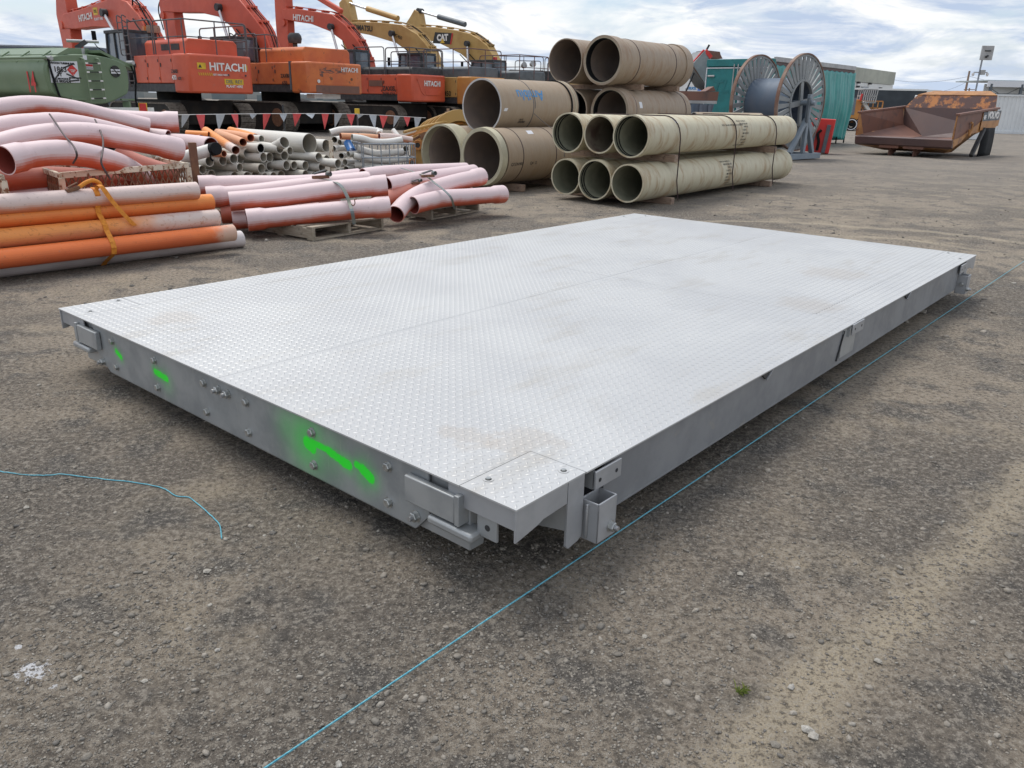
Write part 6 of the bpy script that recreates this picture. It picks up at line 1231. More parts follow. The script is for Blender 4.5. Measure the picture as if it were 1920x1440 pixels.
# ladder on the tank end
la = [(0.793,2.227),(0.812,1.278),(1.188,2.235),(1.205,1.293)]
lad = G()
for i in (0, 2): a, b = tf(la[i]), tf(la[i + 1]); lad.tube(crom([a + TA * .02 - TR * .05, a - TA * .10, a.lerp(b, .15) - TA * .14, b - TA * .14], 4), .018, 8)
lo_ = lad.build('ladder', M['tank'], tk)
for k in range(5):
    f_ = .10 + k * .205; a = tf(la[0]).lerp(tf(la[1]), f_) - TA * .14; b = tf(la[2]).lerp(tf(la[3]), f_) - TA * .14; G().bar(a, b, .03, .022).build('rung', M['blackp'], lo_)
    for q in (a.lerp(b, .1), a.lerp(b, .9)): G().bar(q - TR * .035 - TA * .01, q + TR * .035 - TA * .01, .03, .035).build('white_grip', M['lett'], lo_)
sn = [(0.892,2.255), (0.965,2.061)]
for (a, b), w_, h_ in ((sn[0], .10, .10), (sn[1], .2, .12)): G().bar(tf((a - w_ / 2, b)) - TA * .04, tf((a + w_ / 2, b)) - TA * .04, .004, h_).build('small_notice', M['stk'], tk)
p_ = tf(sn[1]) - TA * .048; G().bar(p_ - TR * .09 + v_ * .03, p_ + TR * .09 + v_ * .03, .004, .045).build('notice_bar', M['red'], tk); text('NOT DRINKING WATER', .016, p_ - v_ * .03, u_, v_, M['blackp'], tk, 'lettering', .0005)
# red number on the shell side, chassis and bumper
text('14', .62, TO + TR * -.13 + TA * .55 + Vector((0, 0, zt - .66)), -TA, v_, M['red'], tk, 'lettering', .012, .55)
badge = TO + TA * 2.35 - TR * .05 + Vector((0, 0, zt - .75)); G().cyl(badge, badge - TR * .01, .2, n=24).build('round_badge', M['blackp'], tk)
G().bar(TO + TR * .75 + Vector((0, 0, 1.0)), TO + TR * .75 + TA * 8.3 + Vector((0, 0, 1.0)), .12, .3).bar(TO + TR * 1.6 + Vector((0, 0, 1.0)), TO + TR * 1.6 + TA * 8.3 + Vector((0, 0, 1.0)), .12, .3).build('chassis', M['tank'], tk)
for a in (.55, 1.85): G().bar(tf((a, 1.30)) - TA * .02, tf((a, 1.02)) - TA * .02, .10, .16).build('tank_foot', M['tank'], tk); G().bar(tf((a - .18, 1.34)) - TA * .06, tf((a + .18, 1.34)) - TA * .06, .08, .04).build('foot_shelf', M['tank'], tk)
bp = [(1.341,1.172), (2.208,1.073)]
G().bar(tf((1.05, 1.05)) - TA * .25, tf((2.42, 1.05)) - TA * .25, .05, .22).build('bumper_bar', M['white'], tk); mkx = 2.12
G().bar(tf((mkx - .14, 1.12)) - TA * .285, tf((mkx + .10, 1.12)) - TA * .285, .01, .30).build('marker_plate', M['ylab'], tk); G().prism([(mkx - .13, 1.0), (mkx - .02, 1.02), (mkx + .07, 1.08), (mkx + .06, 1.26), (mkx - .13, 1.26)], TO - TA * .295, TR, (0, 0, 1), -TA * .004).build('marker_red', M['red'], tk, recalc=True)
G().bar(tf((-.1, 1.16)) + TA * 1.0, tf((-.1, 1.16)) + TA * 2.2, .1, .12).build('side_step', M['tank'], tk)
for s_ in (1.2, 2.5, 6.8):
    for r_2 in (.15, 1.9): c_ = TO + TA * s_ + TR * r_2 + Vector((0, 0, .5)); wh = G().lathe(c_ - TR * .14, TR, [(0, .25), (0, .47), (.04, .5), (.24, .5), (.28, .47), (.28, .25)], 28).build('wheel', M['black'], tk, smooth=40); G().cyl(c_ - TR * .1, c_ + TR * .1, .26, n=20).build('wheel_rim', M['tank'], wh)
mp_ = TO + TR * 1.25 + TA * .6 + Vector((0, 0, zt)); G().cyl(mp_, mp_ + Vector((0, 0, .16)), .11, n=16).build('vent_stub', M['ralum'], tk); G().tube([mp_ + Vector((-.3, 0, .32)), mp_ + Vector((.35, .25, .32))], .035, 8).build('loading_arm', M['ralum'], tk); G().bar(mp_ + Vector((-.1, 0, .15)), mp_ + Vector((.12, .1, .32)), .14, .1).build('arm_joint', M['dark'], tk)

# ---------------------------------------------------------------- bunting on a line with stakes
bl = [(-9.105,21.0,0.979),(-8.895,22.0,0.98),(-7.394,26.0,0.979),(-5.527,28.5,0.963),(-3.452,31.0,0.834)]
bt = thing('bunting', 'string of small red and silver pennant flags before the excavators', 'bunting', bl[2])
G().tube(crom(bl, 6), .009, 5).build('line', M['lett'], bt)
M['flr'] = pm('red_flag', (0.72, 0.09, 0.09), 0.6); M['flw'] = pm('silver_grey_flag', (0.42, 0.45, 0.49), 0.5, 0, (0.5, 0.52, 0.54), 30)
path = crom(bl, 12)
fl = [(348, 'w'), (373, 'r'), (408, 'w'), (434, 'r'), (470, 'w'), (497, 'r'), (531, 'w'), (556, 'r'), (580, 'w'), (608, 'r'), (633, 'w'), (657, 'r'), (676, 'w'), (698, 'w'), (718, 'r'), (743, 'w'), (762, 'r'), (783, 'w')]
u0 = [345, 530, 670, 798]
def on_line(px_):
    S_ = [(345, bl[1]), (530, bl[2]), (670, bl[3]), (798, bl[4])]
    for i in range(3):
        if px_ <= S_[i + 1][0] or i == 2:
            f_ = (px_ - S_[i][0]) / (S_[i + 1][0] - S_[i][0]); return Vector(S_[i][1]).lerp(Vector(S_[i + 1][1]), f_ * (1 - .04 * (1 - f_)))
for i, (px_, k) in enumerate(fl):
    p = on_line(px_); d = (on_line(px_ + 6) - p).normalized(); w_ = .15 + .02 * (i % 3); h_ = .42 + .05 * ((i * 7) % 4 - 1.5) - (.2 if px_ in (531, 676, 580, 470) else 0); sk = ((i * 5) % 5 - 1) * .05; dp = ((i * 3) % 5 - 2) * .05
    tipp = p + d * sk + Vector((dp, -.04, -h_)); m_ = p + Vector((dp * .3, -.03, -h_ * .4)); a, b = p - d * w_, p + d * w_
    ma, mb = a.lerp(tipp, .45) + Vector((0, -.02, 0)), b.lerp(tipp, .45) + Vector((0, .03, 0)); g = G(); th_ = Vector((.0, .004, 0))
    g.add([a, b, mb, ma, tipp, a + th_, b + th_, mb + th_, ma + th_, tipp + th_], [(0, 3, 2, 1), (3, 4, 2), (5, 6, 7, 8), (8, 7, 9), (0, 1, 6, 5), (1, 2, 7, 6), (2, 4, 9, 7), (4, 3, 8, 9), (3, 0, 5, 8)])
    g.build('flag', M['flr' if k == 'r' else 'flw'], bt, smooth=0)
for (p, mt_, cap) in (((-7.401,26.1,1.247), 'dark', None), ((-5.547,28.6,1.135), 'rail', 'ylab')):
    o = G().tube([(p[0], p[1], 0), p], .03, 8).build('stake', M[mt_], origin='auto'); tag(o, 'black stake holding the bunting line before the orange excavator' if cap is None else 'dark stake with a yellow cap holding the bunting line', 'stake')
    if cap: G().box((p[0], p[1] - .02, p[2] - .08), (.16, .08, .18)).build('cap', M[cap], o, bevel=.01)

# ---------------------------------------------------------------- yellow attachments on the dirt behind the tan pipes
at_ = Vector((-1.901,18.5,0.545)); ya = thing('excavator_bucket', 'heap of yellow excavator bucket and linkage steel behind the left tan pipe', 'bucket', (at_.x, at_.y, 0))
def rib(cx_px, cy_px, Y_, R0, R1, a0, a1, th_, nm='bucket_side', mat='yel', yo=0.0):
    c_ = Vector((-1.441,18.5,0.646)); c_.y += yo; c_.x += cx_px; c_.z += cy_px; n = 14; P = [(R1 * math.cos(a), R1 * math.sin(a)) for a in np.linspace(a0, a1, n)] + [(R0 * math.cos(a), R0 * math.sin(a)) for a in np.linspace(a1, a0, n)]
    return G().prism(P, c_, (.94, .34, 0), (0, 0, 1), Vector((-.34, .94, 0)) * th_).build(nm, M[mat], ya, recalc=True, smooth=30, bevel=.006)
for k in range(5): rib(.15 - .13 * k, -.05 - .045 * k, 0, .46, .70, rad(20), rad(175), .035, yo=.25 * k - .1)
rib(.05, -.12, 0, .58, .61, rad(15), rad(178), 1.15, 'bucket_shell', yo=-.1)
P0 = [(-2.434,17.6,0.82),(-1.984,18.0,0.948),(-1.23,18.6,1.105)]; G().tube(crom(P0, 4), .03, 8).build('hydraulic_pipe', M['yel'], ya); G().tube(crom([(p[0], p[1], p[2] - .09) for p in P0], 4), .025, 8).build('hydraulic_pipe', M['yelor'], ya)
g = G().prism([(0.922,0.666),(1.244,0.803),(1.759,0.921),(1.953,0.682),(1.407,0.25),(1.058,0.11),(0.866,0.243)], (-3.2, 17.6, 0), (1, .1, 0), (0, 0, 1), (-.03, .3, 0)); g.build('linkage_arm', M['yel'], ya, recalc=True, bevel=.02)
for (p, r1_, r2_) in (((-2.136,17.55,0.565), .10, .055), ((-1.976,17.55,0.536), .06, .03), ((-2.253,17.5,0.201), .08, .05)): G().lathe(Vector(p), (-.1, .99, 0), [(-.05, r2_), (-.05, r1_), (.35, r1_), (.35, r2_)], 20).build('pin_boss', M['yelor'], ya); G().cyl(Vector(p) + Vector((0, -.02, 0)), Vector(p) + Vector((0, .2, 0)), r2_ * 1.02, n=16).build('pin_hole', M['dark'], ya)
G().bar((-2.207,17.4,0.68), (-1.931,17.5,0.833), .05, .05).bar((-2.058,17.4,0.726), (-1.921,17.4,0.794), .10, .12).build('valve', M['rustd'], ya); G().tube(crom([(-2.262,17.4,0.722), (-2.09,17.4,0.812), (-1.77,17.6,0.887), (-1.558,17.8,0.94)], 4), .014, 6).build('hose', M['yelor'], ya)
tw = Vector((-1.518,18.9,1.209)); G().box(tuple(tw), (.28, .1, .05)).box(tuple(tw + Vector((-.07, 0, .05))), (.06, .08, .10)).box(tuple(tw + Vector((.08, 0, .05))), (.07, .08, .08)).build('hose_coupling', M['dun'], ya)
g = G().prism([(0.985,0.228),(1.291,0.402),(1.379,0.097),(1.013,-0.056)], (-3.3, 17.8, 0), (1, .1, 0), (0, 0, 1), (0, .5, 0)); g.build('lower_bracket', M['rustd'], ya, recalc=True)

# ---------------------------------------------------------------- steel cable reel on its stand
RA = rad(137.5); rn = Vector((math.sin(RA), math.cos(RA), 0)); ru = Vector((-rn.y, rn.x, 0)); rc = Vector((8.41, 24.8, 1.61)); RR_ = 1.37; RW = 1.5
rl = thing('cable_reel', 'huge grey steel cable reel with rusty rims on a blue grey stand', 'cable reel', (rc.x, rc.y, 0)); UP = Vector((0, 0, 1))
for f_, c_ in ((0, rc), (1, rc - rn * RW)):
    fg = G().lathe(c_, rn, [(-.05, RR_ - .035), (-.05, RR_), (.05, RR_), (.05, RR_ - .035)], 72).build('flange_rim', M['reelru'], rl, smooth=40)
    G().lathe(c_, rn, [(-.03, RR_ - .09), (-.03, RR_ - .034), (.03, RR_ - .034), (.03, RR_ - .09)], 72).build('inner_band', M['reel'], fg, smooth=40); G().lathe(c_, rn, [(-.045, .60), (-.045, .66), (.045, .66), (.045, .60)], 56).build('hub_ring', M['reel'], rl, smooth=40)
    for k in range(32):
        a = 2 * PI * (k + .5) / 32; dv_ = ru * math.cos(a) + UP * math.sin(a); tv = -ru * math.sin(a) + UP * math.cos(a); p0, p1 = c_ + dv_ * .65, c_ + dv_ * (RR_ - .04); g = G()
        w0, w1 = .043, .075; g.add([p + tv * (w_ * sg_) + rn * dd for p, w_ in ((p0, w0), (p1, w1)) for dd in (-.022, .022) for sg_ in (-1, 1)], [(0, 1, 3, 2), (4, 6, 7, 5), (0, 4, 5, 1), (2, 3, 7, 6), (0, 2, 6, 4), (1, 5, 7, 3)]); g.build('spoke', M['reel'], rl, smooth=0)
    for k in range(2):
        a = PI / 2 * k + rad(8); dv_ = ru * math.cos(a) + UP * math.sin(a); G().bar(c_ - dv_ * .62, c_ + dv_ * .62, .06, .15, up=tuple(rn.cross(dv_))).build('cross_bar', M['reel'], rl)
G().lathe(rc - rn * (RW - .03), rn, [(0, .64), (0, .69), (RW - .06, .69), (RW - .06, .64)], 64).build('drum', M['drum'], rl, smooth=40)
G().cyl(rc - rn * (RW + .35), rc + rn * .38, .07, n=18).build('axle', M['reelst'], rl)
sd_ = thing('reel_stand', 'blue grey welded stand with slanting legs carrying the steel reel', 'stand', (rc.x, rc.y, 0))
for side_, c_ in ((1, rc + rn * .28), (-1, rc - rn * (RW + .28))):
    b0 = Vector((c_.x, c_.y, 0)); B_ = lambda a, b, w_=.12, h_=.12, nm='stand_leg', mt_='reelst': G().bar(a, b, w_, h_, up=tuple(rn)).build(nm, M[mt_], sd_, bevel=.008)
    B_(b0 - ru * .95 + UP * .10, b0 + ru * .95 + UP * .10, .16, .2, 'base_beam'); B_(b0 + UP * .2, b0 + UP * 1.85, .13, .10, 'post'); B_(b0 - ru * .78 + UP * .2, b0 - ru * .04 + UP * 1.15); B_(b0 + ru * .55 + UP * .2, b0 + ru * .03 + UP * 1.15); 
    B_(b0 - ru * .12 + UP * 1.05 + rn * .06, b0 - ru * .12 + UP * 1.75 + rn * .06, .10, .05, 'slide_plate', 'hood')
    G().cyl(c_ + rn * .02, c_ + rn * .20, .07, n=16).build('axle_cap', M['reelst'], sd_)
for s_ in (-.85, .85): a = rc + rn * .28 + ru * s_; b = rc - rn * (RW + .28) + ru * s_; G().bar((a.x, a.y, .09), (b.x, b.y, .09), .14, .16).build('cross_beam', M['reelst'], sd_)
# red counterweight block with two steel channels
rb_ = Vector((10.199,27.8,0.533)); rt_ = thing('red_block', 'red painted steel block with two grey channels standing right of the cable reel', 'block', (rb_.x, rb_.y, 0)); dR = Vector((.93, -.37, 0)); dN = Vector((-.37, -.93, 0))
b0 = Vector((rb_.x, rb_.y, 0)); g = G().prism([(-.40, .08), (.38, .02), (.46, 1.12), (-.28, 1.15)], b0, dR, UP, -dN * .7); g.build('block', M['red'], rt_, recalc=True, bevel=.02)
for x_ in (-.22, .20): G().bar(b0 + dR * x_ + dN * .03 + UP * .05, b0 + dR * (x_ + .08) + dN * .03 + UP * .95, .10, .12, up=tuple(dR)).build('channel', M['hood'], rt_, bevel=.006)
G().tube(crom([b0 + dR * .0 + dN * .05 + UP * .12, b0 + dR * .02 + dN * .06 + UP * .4, b0 - dR * .04 + dN * .06 + UP * .65, b0 + dR * .06 + dN * .06 + UP * .78], 4), .045, 6).build('tangled_hose', M['black'], rt_)

# ---------------------------------------------------------------- teal curtain sided trailer
cc_ = Vector((9.34, 31.0, 0)); TZ0, TZ1 = .15, 3.12; sdv = Vector((14.65 - 9.34, 5.9, 0)); sL = sdv.length; sdv.normalize(); edv = Vector((-sdv.y, sdv.x, 0)); TW_ = 2.75
tl = thing('curtain_trailer', 'teal box body with rear doors and a sagging teal side curtain behind the cable reel', 'trailer', (cc_.x, cc_.y, 0))
def TB(a, b, w_, h_, nm, m_, up=(0, 0, 1), **k): return G().bar(a, b, w_, h_, up=up).build(nm, M[m_], tl, **k)
G().prism([(0, TZ0), (TW_, TZ0), (TW_, TZ1 - .02), (0, TZ1 - .02)], cc_ + sdv * .1, edv, UP, sdv * (sL - .2)).build('body', M['tealp'], tl, recalc=True)
G().prism([(0, TZ1 - .22), (TW_, TZ1 - .22), (TW_, TZ1 + .03), (0, TZ1 + .03)], cc_, edv, UP, sdv * .12).build('header', M['tealp'], tl, recalc=True, bevel=.01)
for a0, a1 in ((.04, TW_ * .44), (TW_ * .46, TW_ - .04)):
    dr = G().prism([(a0, TZ0 + .1), (a1, TZ0 + .1), (a1, TZ1 - .26), (a0, TZ1 - .26)], cc_ + sdv * .05, edv, UP, -sdv * .05).build('rear_door', M['tealp'], tl, recalc=True, bevel=.008)
    for b0_, b1_ in (((a0, TZ0 + .1), (a0, TZ1 - .28)), ((a1, TZ0 + .1), (a1, TZ1 - .28)), ((a0, TZ1 - .28), (a1, TZ1 - .28))): G().bar(cc_ - sdv * .015 + edv * b0_[0] + UP * b0_[1], cc_ - sdv * .015 + edv * b1_[0] + UP * b1_[1], .03, .035).build('door_seal', M['stk'], dr)
    for fr_ in (.80 if a0 > 1 else .2, .92 if a0 > 1 else .08): pass
for a in (TW_ * .36, TW_ * .41, TW_ * .50, TW_ * .56): G().tube([cc_ - sdv * .06 + edv * a + UP * (TZ0 + .15), cc_ - sdv * .06 + edv * a + UP * (TZ1 - .15)], .022, 8).build('lock_rod', M['ralum'], tl)
text('TL', .62, cc_ - sdv * .008 + edv * TW_ * .76 + UP * 2.15, -edv, UP, M['tealg'], tl, 'lettering', .02, 1.1, shear=.25)
G().bar(cc_ - sdv * .06 + edv * (TW_ - .12) + UP * 2.55, cc_ - sdv * .06 + edv * (TW_ - .42) + UP * 2.55, .05, .07).build('hinge_lamp', M['ralum'], tl, bevel=.02)
TB(cc_ + sdv * .0 + UP * TZ1 - edv * .03, cc_ + sdv * sL + UP * TZ1 - edv * .03, .10, .17, 'top_rail', 'ralum', bevel=.01); TB(cc_ + UP * (TZ1 - .16) - edv * .01, cc_ + sdv * sL + UP * (TZ1 - .16) - edv * .01, .06, .14, 'curtain_track', 'vdark')
TB(cc_ + sdv * .02 + UP * TZ0, cc_ + sdv * .02 + UP * TZ1, .12, .12, 'corner_post', 'tealp', up=tuple(sdv)); G().prism([(0, TZ1 - .02), (TW_, TZ1 - .02), (TW_, TZ1 + .04), (0, TZ1 + .04)], cc_ + sdv * .12, edv, UP, sdv * (sL - .12)).build('roof', M['ralum'], tl, recalc=True)
# curtain: folded sheet with real pleats, hanging past the far end
nx_, nz_ = 150, 26; V_ = []; F_ = []
for i in range(nx_ + 1):
    s_ = .08 + (sL + .02) * i / nx_
    for j in range(nz_ + 1):
        f_ = j / nz_; z = TZ1 - .20 - f_ * (TZ1 - .20 - .20); amp = .015 + .055 * f_ * (1 if i / nx_ > .2 else 1.6)
        w_ = math.sin(s_ * 9 + math.sin(s_ * 2.3) * 2 + f_ * .8) * .6 + math.sin(s_ * 21 + 1.3 * f_) * .3 + math.sin(s_ * 4.1 - f_ * 3) * .5
        off = -.05 - amp * (1 + w_) - .10 * math.sin(PI * f_) ** 2; zz = z + .02 * math.sin(s_ * 12) * (1 - f_) + (.05 * math.sin(s_ * 3.1) * f_)
        p = cc_ + sdv * (s_ - .18 * f_ * (i / nx_) ** 6) + edv * off + UP * zz; V_.append(tuple(p))
for i in range(nx_):
    for j in range(nz_): a = i * (nz_ + 1) + j; F_.append((a, a + 1, a + nz_ + 2, a + nz_ + 1))
g = G(); g.add(V_, F_); cu = g.build('side_curtain', M['teal'], tl, smooth=80); sm2 = cu.modifiers.new('solid', 'SOLIDIFY'); sm2.thickness = .006
text('21', .34, cc_ + sdv * .62 - edv * .17 + UP * 2.38, sdv, UP, M['lett'], tl, 'lettering', .004, .7)
for k in range(7): p = cc_ + sdv * (sL - .25 - k * .9) - edv * .12; G().bar(p + UP * .30, p + UP * .02, .03, .05).build('buckle', M['black'], tl)
for s_ in (.8, sL - 1.0): G().box(tuple(cc_ + sdv * s_ + edv * TW_ / 2 + UP * .075), (.3, TW_ * .8, .15), math.atan2(sdv.y, sdv.x)).build('skid', M['dark'], tl)
# raised tipper body behind it
tp_ = Vector((8.632,38.0,2.559)); tb = thing('tipper_body', 'raised galvanised tipper body with red edges propped behind the teal doors', 'tipper', (tp_.x, tp_.y, 0))
q = [(-1.543,3.199),(-1.032,3.763),(-0.728,3.487),(-0.397,2.112),(-0.796,2.283)]
G().prism(q, (9.3, 38, 0), (1, .2, 0), (0, 0, 1), (-.2, 1.6, 0)).build('tray', M['reel'], tb, recalc=True)
G().bar((7.836,37.95,3.189), (8.305,37.95,3.75), .2, .22).build('red_edge', M['red'], tb); G().bar((8.291,37.9,3.769), (8.583,37.9,3.489), .2, .16).build('red_edge', M['red'], tb); G().bar((7.804,37.9,3.165), (8.592,37.9,2.263), .1, .10).build('rusty_edge', M['rustd'], tb)
G().bar((8.405,38.2,3.788), (8.523,38.2,4.032), .06, .08).build('latch_bar', M['dark'], tb); G().prism([(-0.893,3.811),(-0.232,3.765),(-0.194,3.655),(-0.072,3.48),(-0.605,3.487)], (9.3, 38.4, 0), (1, .2, 0), (0, 0, 1), (-.2, 1.2, 0)).build('tail_flap', M['vrust'], tb, recalc=True)
G().bar((8.007,38.3,2.938), (7.681,38.3,2.046), .08, .06).bar((8.216,39.3,2.975), (7.881,39.3,2.061), .08, .06).build('prop_strut', M['dark'], tb); pz = Vector((8.314,38.6,2.223)); G().box((pz.x, pz.y, 1.0), (2.4, 1.8, 2.0)).build('lorry_frame', M['dark'], tb)
# rusty bin
rbn = Vector((5.368,25.5,1.593)); bn = thing('skip_bin', 'rust brown and blue grey steel skip bin behind the brown pipes', 'bin', (rbn.x, rbn.y, 0)); dx_ = Vector((1, -.05, 0)).normalized(); nY = Vector((.05, 1, 0))
L0 = Vector((4.721,25.5,1.887)); R0_ = Vector((6.12,25.5,1.883)); R1_ = Vector((6.099,25.5,1.623)); R2_ = Vector((6.03,25.5,1.205)); L0.z = R0_.z
W_b = 1.4
def bx_(za, zb2, xa, xb, xa2, xb2, nm, m_): g = G(); g.add([(xa, 25.5, za), (xb, 25.5, za), (xb2, 25.5, zb2), (xa2, 25.5, zb2), (xa, 25.5 + W_b, za), (xb, 25.5 + W_b, za), (xb2, 25.5 + W_b, zb2), (xa2, 25.5 + W_b, zb2)], [(0, 1, 2, 3), (7, 6, 5, 4), (0, 3, 7, 4), (1, 5, 6, 2), (0, 4, 5, 1), (3, 2, 6, 7)]); return g.build(nm, M[m_], bn, recalc=True)
zr = R0_.z; zm = R1_.z; xl = L0.x; xr = R0_.x
bx_(zm, zr, xl, xr - .02, xl, xr, 'rusty_side', 'vrust'); bx_(zm - .09, zm - .005, xl - .02, xr - .03, xl - .02, xr - .03, 'rim_rail', 'ralum'); bx_(.12, zm - .1, xl + .25, xr - .45, xl + .05, xr - .1, 'lower_side', 'drum'); bx_(0.0, .12, xl + .4, xr - .6, xl + .4, xr - .6, 'base', 'dark')
for k in range(4): x_ = xl + .35 + k * (xr - xl - .6) / 3; G().bar((x_, 25.46, .15), (x_, 25.46, zm - .1), .09, .08, up=(0, 1, 0)).build('side_rib', M['drum'], bn)
G().prism([(-2.465,1.892),(-2.235,2.034),(-2.155,1.898)], (8.2, 25.6, 0), (1, 0, 0), (0, 0, 1), (0, .8, 0)).build('bent_flap', M['vrust'], bn, recalc=True)
# far banner
bp_ = Vector((14.948,70.0,2.767)); bn2 = thing('banner', 'white and blue banner far off under the raised tipper body', 'banner', (bp_.x, bp_.y, 0)); G().box((bp_.x - .45, bp_.y, bp_.z), (.95, .1, .36)).build('white_panel', M['stk'], bn2); G().box((bp_.x + .50, bp_.y, bp_.z), (.9, .1, .36)).build('blue_panel', M['vest'], bn2)
text('TRUCK', .26, (bp_.x - .45, bp_.y - .06, bp_.z), (1, 0, 0), UP, M['amb'], bn2, 'lettering', .02, .85); text('ADDO', .26, (bp_.x + .50, bp_.y - .06, bp_.z), (1, 0, 0), UP, M['drum'], bn2, 'lettering', .02, .85)
for x_ in (-.9, .92): G().bar((bp_.x + x_, bp_.y, 0), (bp_.x + x_, bp_.y, bp_.z), .1, .1, up=(1, 0, 0)).build('post', M['dark'], bn2)

# ---------------------------------------------------------------- articulated hauler tray lying on the dirt
DA = rad(45); dF = Vector((math.sin(DA), math.cos(DA), 0)); dL = Vector((-dF.y, dF.x, 0)); D0 = Vector((13.98, 26.4, 0))
db = thing('dump_tray', 'rusty orange hauler dump tray lying open end towards the camera with a black mud flap', 'dump tray', tuple(D0))
def dp(f_, l_, z_): return D0 + dF * f_ + dL * l_ + UP * z_
WD, LF = 3.10, 3.75
def panel(pts, m_, nm, th_=.05, inward=None):
    P = [Vector(p) for p in pts]; n_ = (P[1] - P[0]).cross(P[2] - P[0]).normalized() * th_; k = len(P); g = G(); g.add(P + [p + n_ for p in P], [tuple(range(k))[::-1], tuple(range(k, 2 * k))] + [(i, (i + 1) % k, k + (i + 1) % k, k + i) for i in range(k)]); return g.build(nm, M[m_], db, recalc=True, smooth=0)
zr0, zr1 = 1.33, 1.56
# inside faces
panel([dp(.0, WD, .62), dp(0, WD - .02, zr0), dp(LF, WD - .02, zr1), dp(LF, WD - .15, .95)], 'vrust', 'left_wall')
panel([dp(0, 0, .62), dp(LF, .15, .95), dp(LF, .02, zr1), dp(0, .02, zr0)], 'vrust', 'right_wall')
panel([dp(0.02, WD, .62), dp(LF, WD - .15, .95), dp(LF - .35, WD - 1.0, .58)], 'vrust', 'left_chine', .04); panel([dp(.02, WD, .62), dp(LF - .35, WD - 1.0, .58), dp(.3, WD - 1.35, .52)], 'vrust', 'left_chine', .04)
panel([dp(0.02, 0, .62), dp(LF - .35, 1.0, .58), dp(LF, .15, .95)], 'vrust', 'right_chine', .04); panel([dp(.02, 0, .62), dp(.3, 1.35, .52), dp(LF - .35, 1.0, .58)], 'vrust', 'right_chine', .04)
panel([dp(0, 0, .615), dp(0, WD, .615), dp(.3, WD - 1.35, .52), dp(LF - .35, WD - 1.0, .57), dp(LF - .35, 1.0, .57), dp(.3, 1.35, .52)], 'vdark', 'floor', .04)
panel([dp(LF, .12, .9), dp(LF - .35, 1.0, .56), dp(LF - .35, WD - 1.0, .56), dp(LF, WD - .12, .9), dp(LF + .15, WD - .02, zr1), dp(LF + .15, .02, zr1)], 'vdark', 'front_wall', .05)
panel([dp(LF + .15, .02, zr1), dp(LF + .15, WD - .02, zr1), dp(LF + .35, WD - .35, 2.02), dp(LF + .35, .10, 2.02)], 'vyr', 'head_board', .06)
panel([dp(LF + .33, .10, 2.02), dp(LF + .33, WD - .35, 2.02), dp(LF + .75, WD - .75, 2.16), dp(LF + .75, .45, 2.16)], 'vyel', 'head_flange', .05)
# rear lip, outer skins
G().prism([(0, .62), (-.06, .58), (-.02, .36), (.10, .30), (.16, .5)], dp(0, -.02, 0), dF, UP, dL * (WD + .04)).build('rear_lip', M['vdark'], db, recalc=True, bevel=.01)
for l_, s_ in ((-.02, -1), (WD + .02, 1)):
    G().prism([(-.02, .58), (.0, zr0 + .02), (LF + .3, zr1 + .02), (LF + .35, zr1 - .12), (LF + .15, .98), (2.6, .80), (1.3, .74), (.8, .50), (.12, .34)], dp(0, l_, 0), dF, UP, dL * (s_ * -.04)).build('side_skin', M['vyel'], db, recalc=True, bevel=.006)
    G().bar(dp(-.03, l_, zr0 + .03), dp(LF + .35, l_, zr1 + .03), .13, .07).build('top_rail', M['vrust'], db, bevel=.01)
# tapering underside
for a_, b_, nm in (((-.0, 1.0),), ((1, 2),)) if False else ((0, 0, 'hull'),):
    g = G(); lo0, lo1 = .32, .12; pts = []
    for f_, zt1, ins, zb1 in ((.12, .60, .05, .30), (1.2, .78, .55, .12), (2.6, .84, .75, .10), (LF, .96, .9, .42)):
        pts += [dp(f_, 0.02, zt1), dp(f_, ins, zb1), dp(f_, WD - ins, zb1), dp(f_, WD - .02, zt1)]
    g.add(pts, [(i * 4 + j, i * 4 + (j + 1) % 4, i * 4 + 4 + (j + 1) % 4, i * 4 + 4 + j) for i in range(3) for j in range(3)] + [(0, 1, 2, 3), (12, 15, 14, 13)]); g.build('hull', M['vyel'], db, recalc=True, smooth=0)
for l_ in (1.15, 1.95):      # pivot brackets under the rear
    G().prism([(.05, .34), (.9, .34), (.75, .12), (.45, .02), (.30, .0), (.28, .16)], dp(0, l_, 0), dF, UP, dL * .10).build('pivot_bracket', M['vrust'], db, recalc=True, bevel=.01); G().bar(dp(.10, l_ - .30, .30), dp(.10, l_ + .35, .30), .12, .10).build('bracket_beam', M['vrust'], db)
    G().bar(dp(.32, l_ + .05, .0), dp(.32, l_ + .05, .2), .05, .16, up=tuple(dF)).bar(dp(.32, l_ + .05, .2), dp(.10, l_ + .36, .32), .05, .06).bar(dp(.32, l_ + .05, .2), dp(.10, l_ - .26, .32), .05, .06).build('gusset', M['vrust'], db)
# mud flap, strut, lettering panel, hook
P_ = []; nfl = 8
for i in range(nfl + 1): z = .94 - i / nfl * .93; P_.append((z, .12 * math.sin(i / nfl * 2.6)))
g = G(); 
for z, o_ in P_: g.add([dp(2.70 - (.94 - z) * .12, -.06 - o_ * .15, z), dp(4.0 + o_ * .3, -.06 - o_ * .15, z)], [])
vv = g.v; g.f = [(2 * i, 2 * i + 1, 2 * i + 3, 2 * i + 2) for i in range(nfl)]; g.m = [0] * nfl; mf = g.build('mud_flap', M['black'], db, smooth=80); sm3 = mf.modifiers.new('solid', 'SOLIDIFY'); sm3.thickness = .025
G().bar(dp(1.95, -.08, .05), dp(2.75, -.08, .92), .12, .13).build('prop_strut', M['dark'], db, bevel=.01); G().bar(dp(2.6, -.02, .9), dp(4.1, -.02, .98), .10, .06).build('flap_rail', M['vyel'], db)
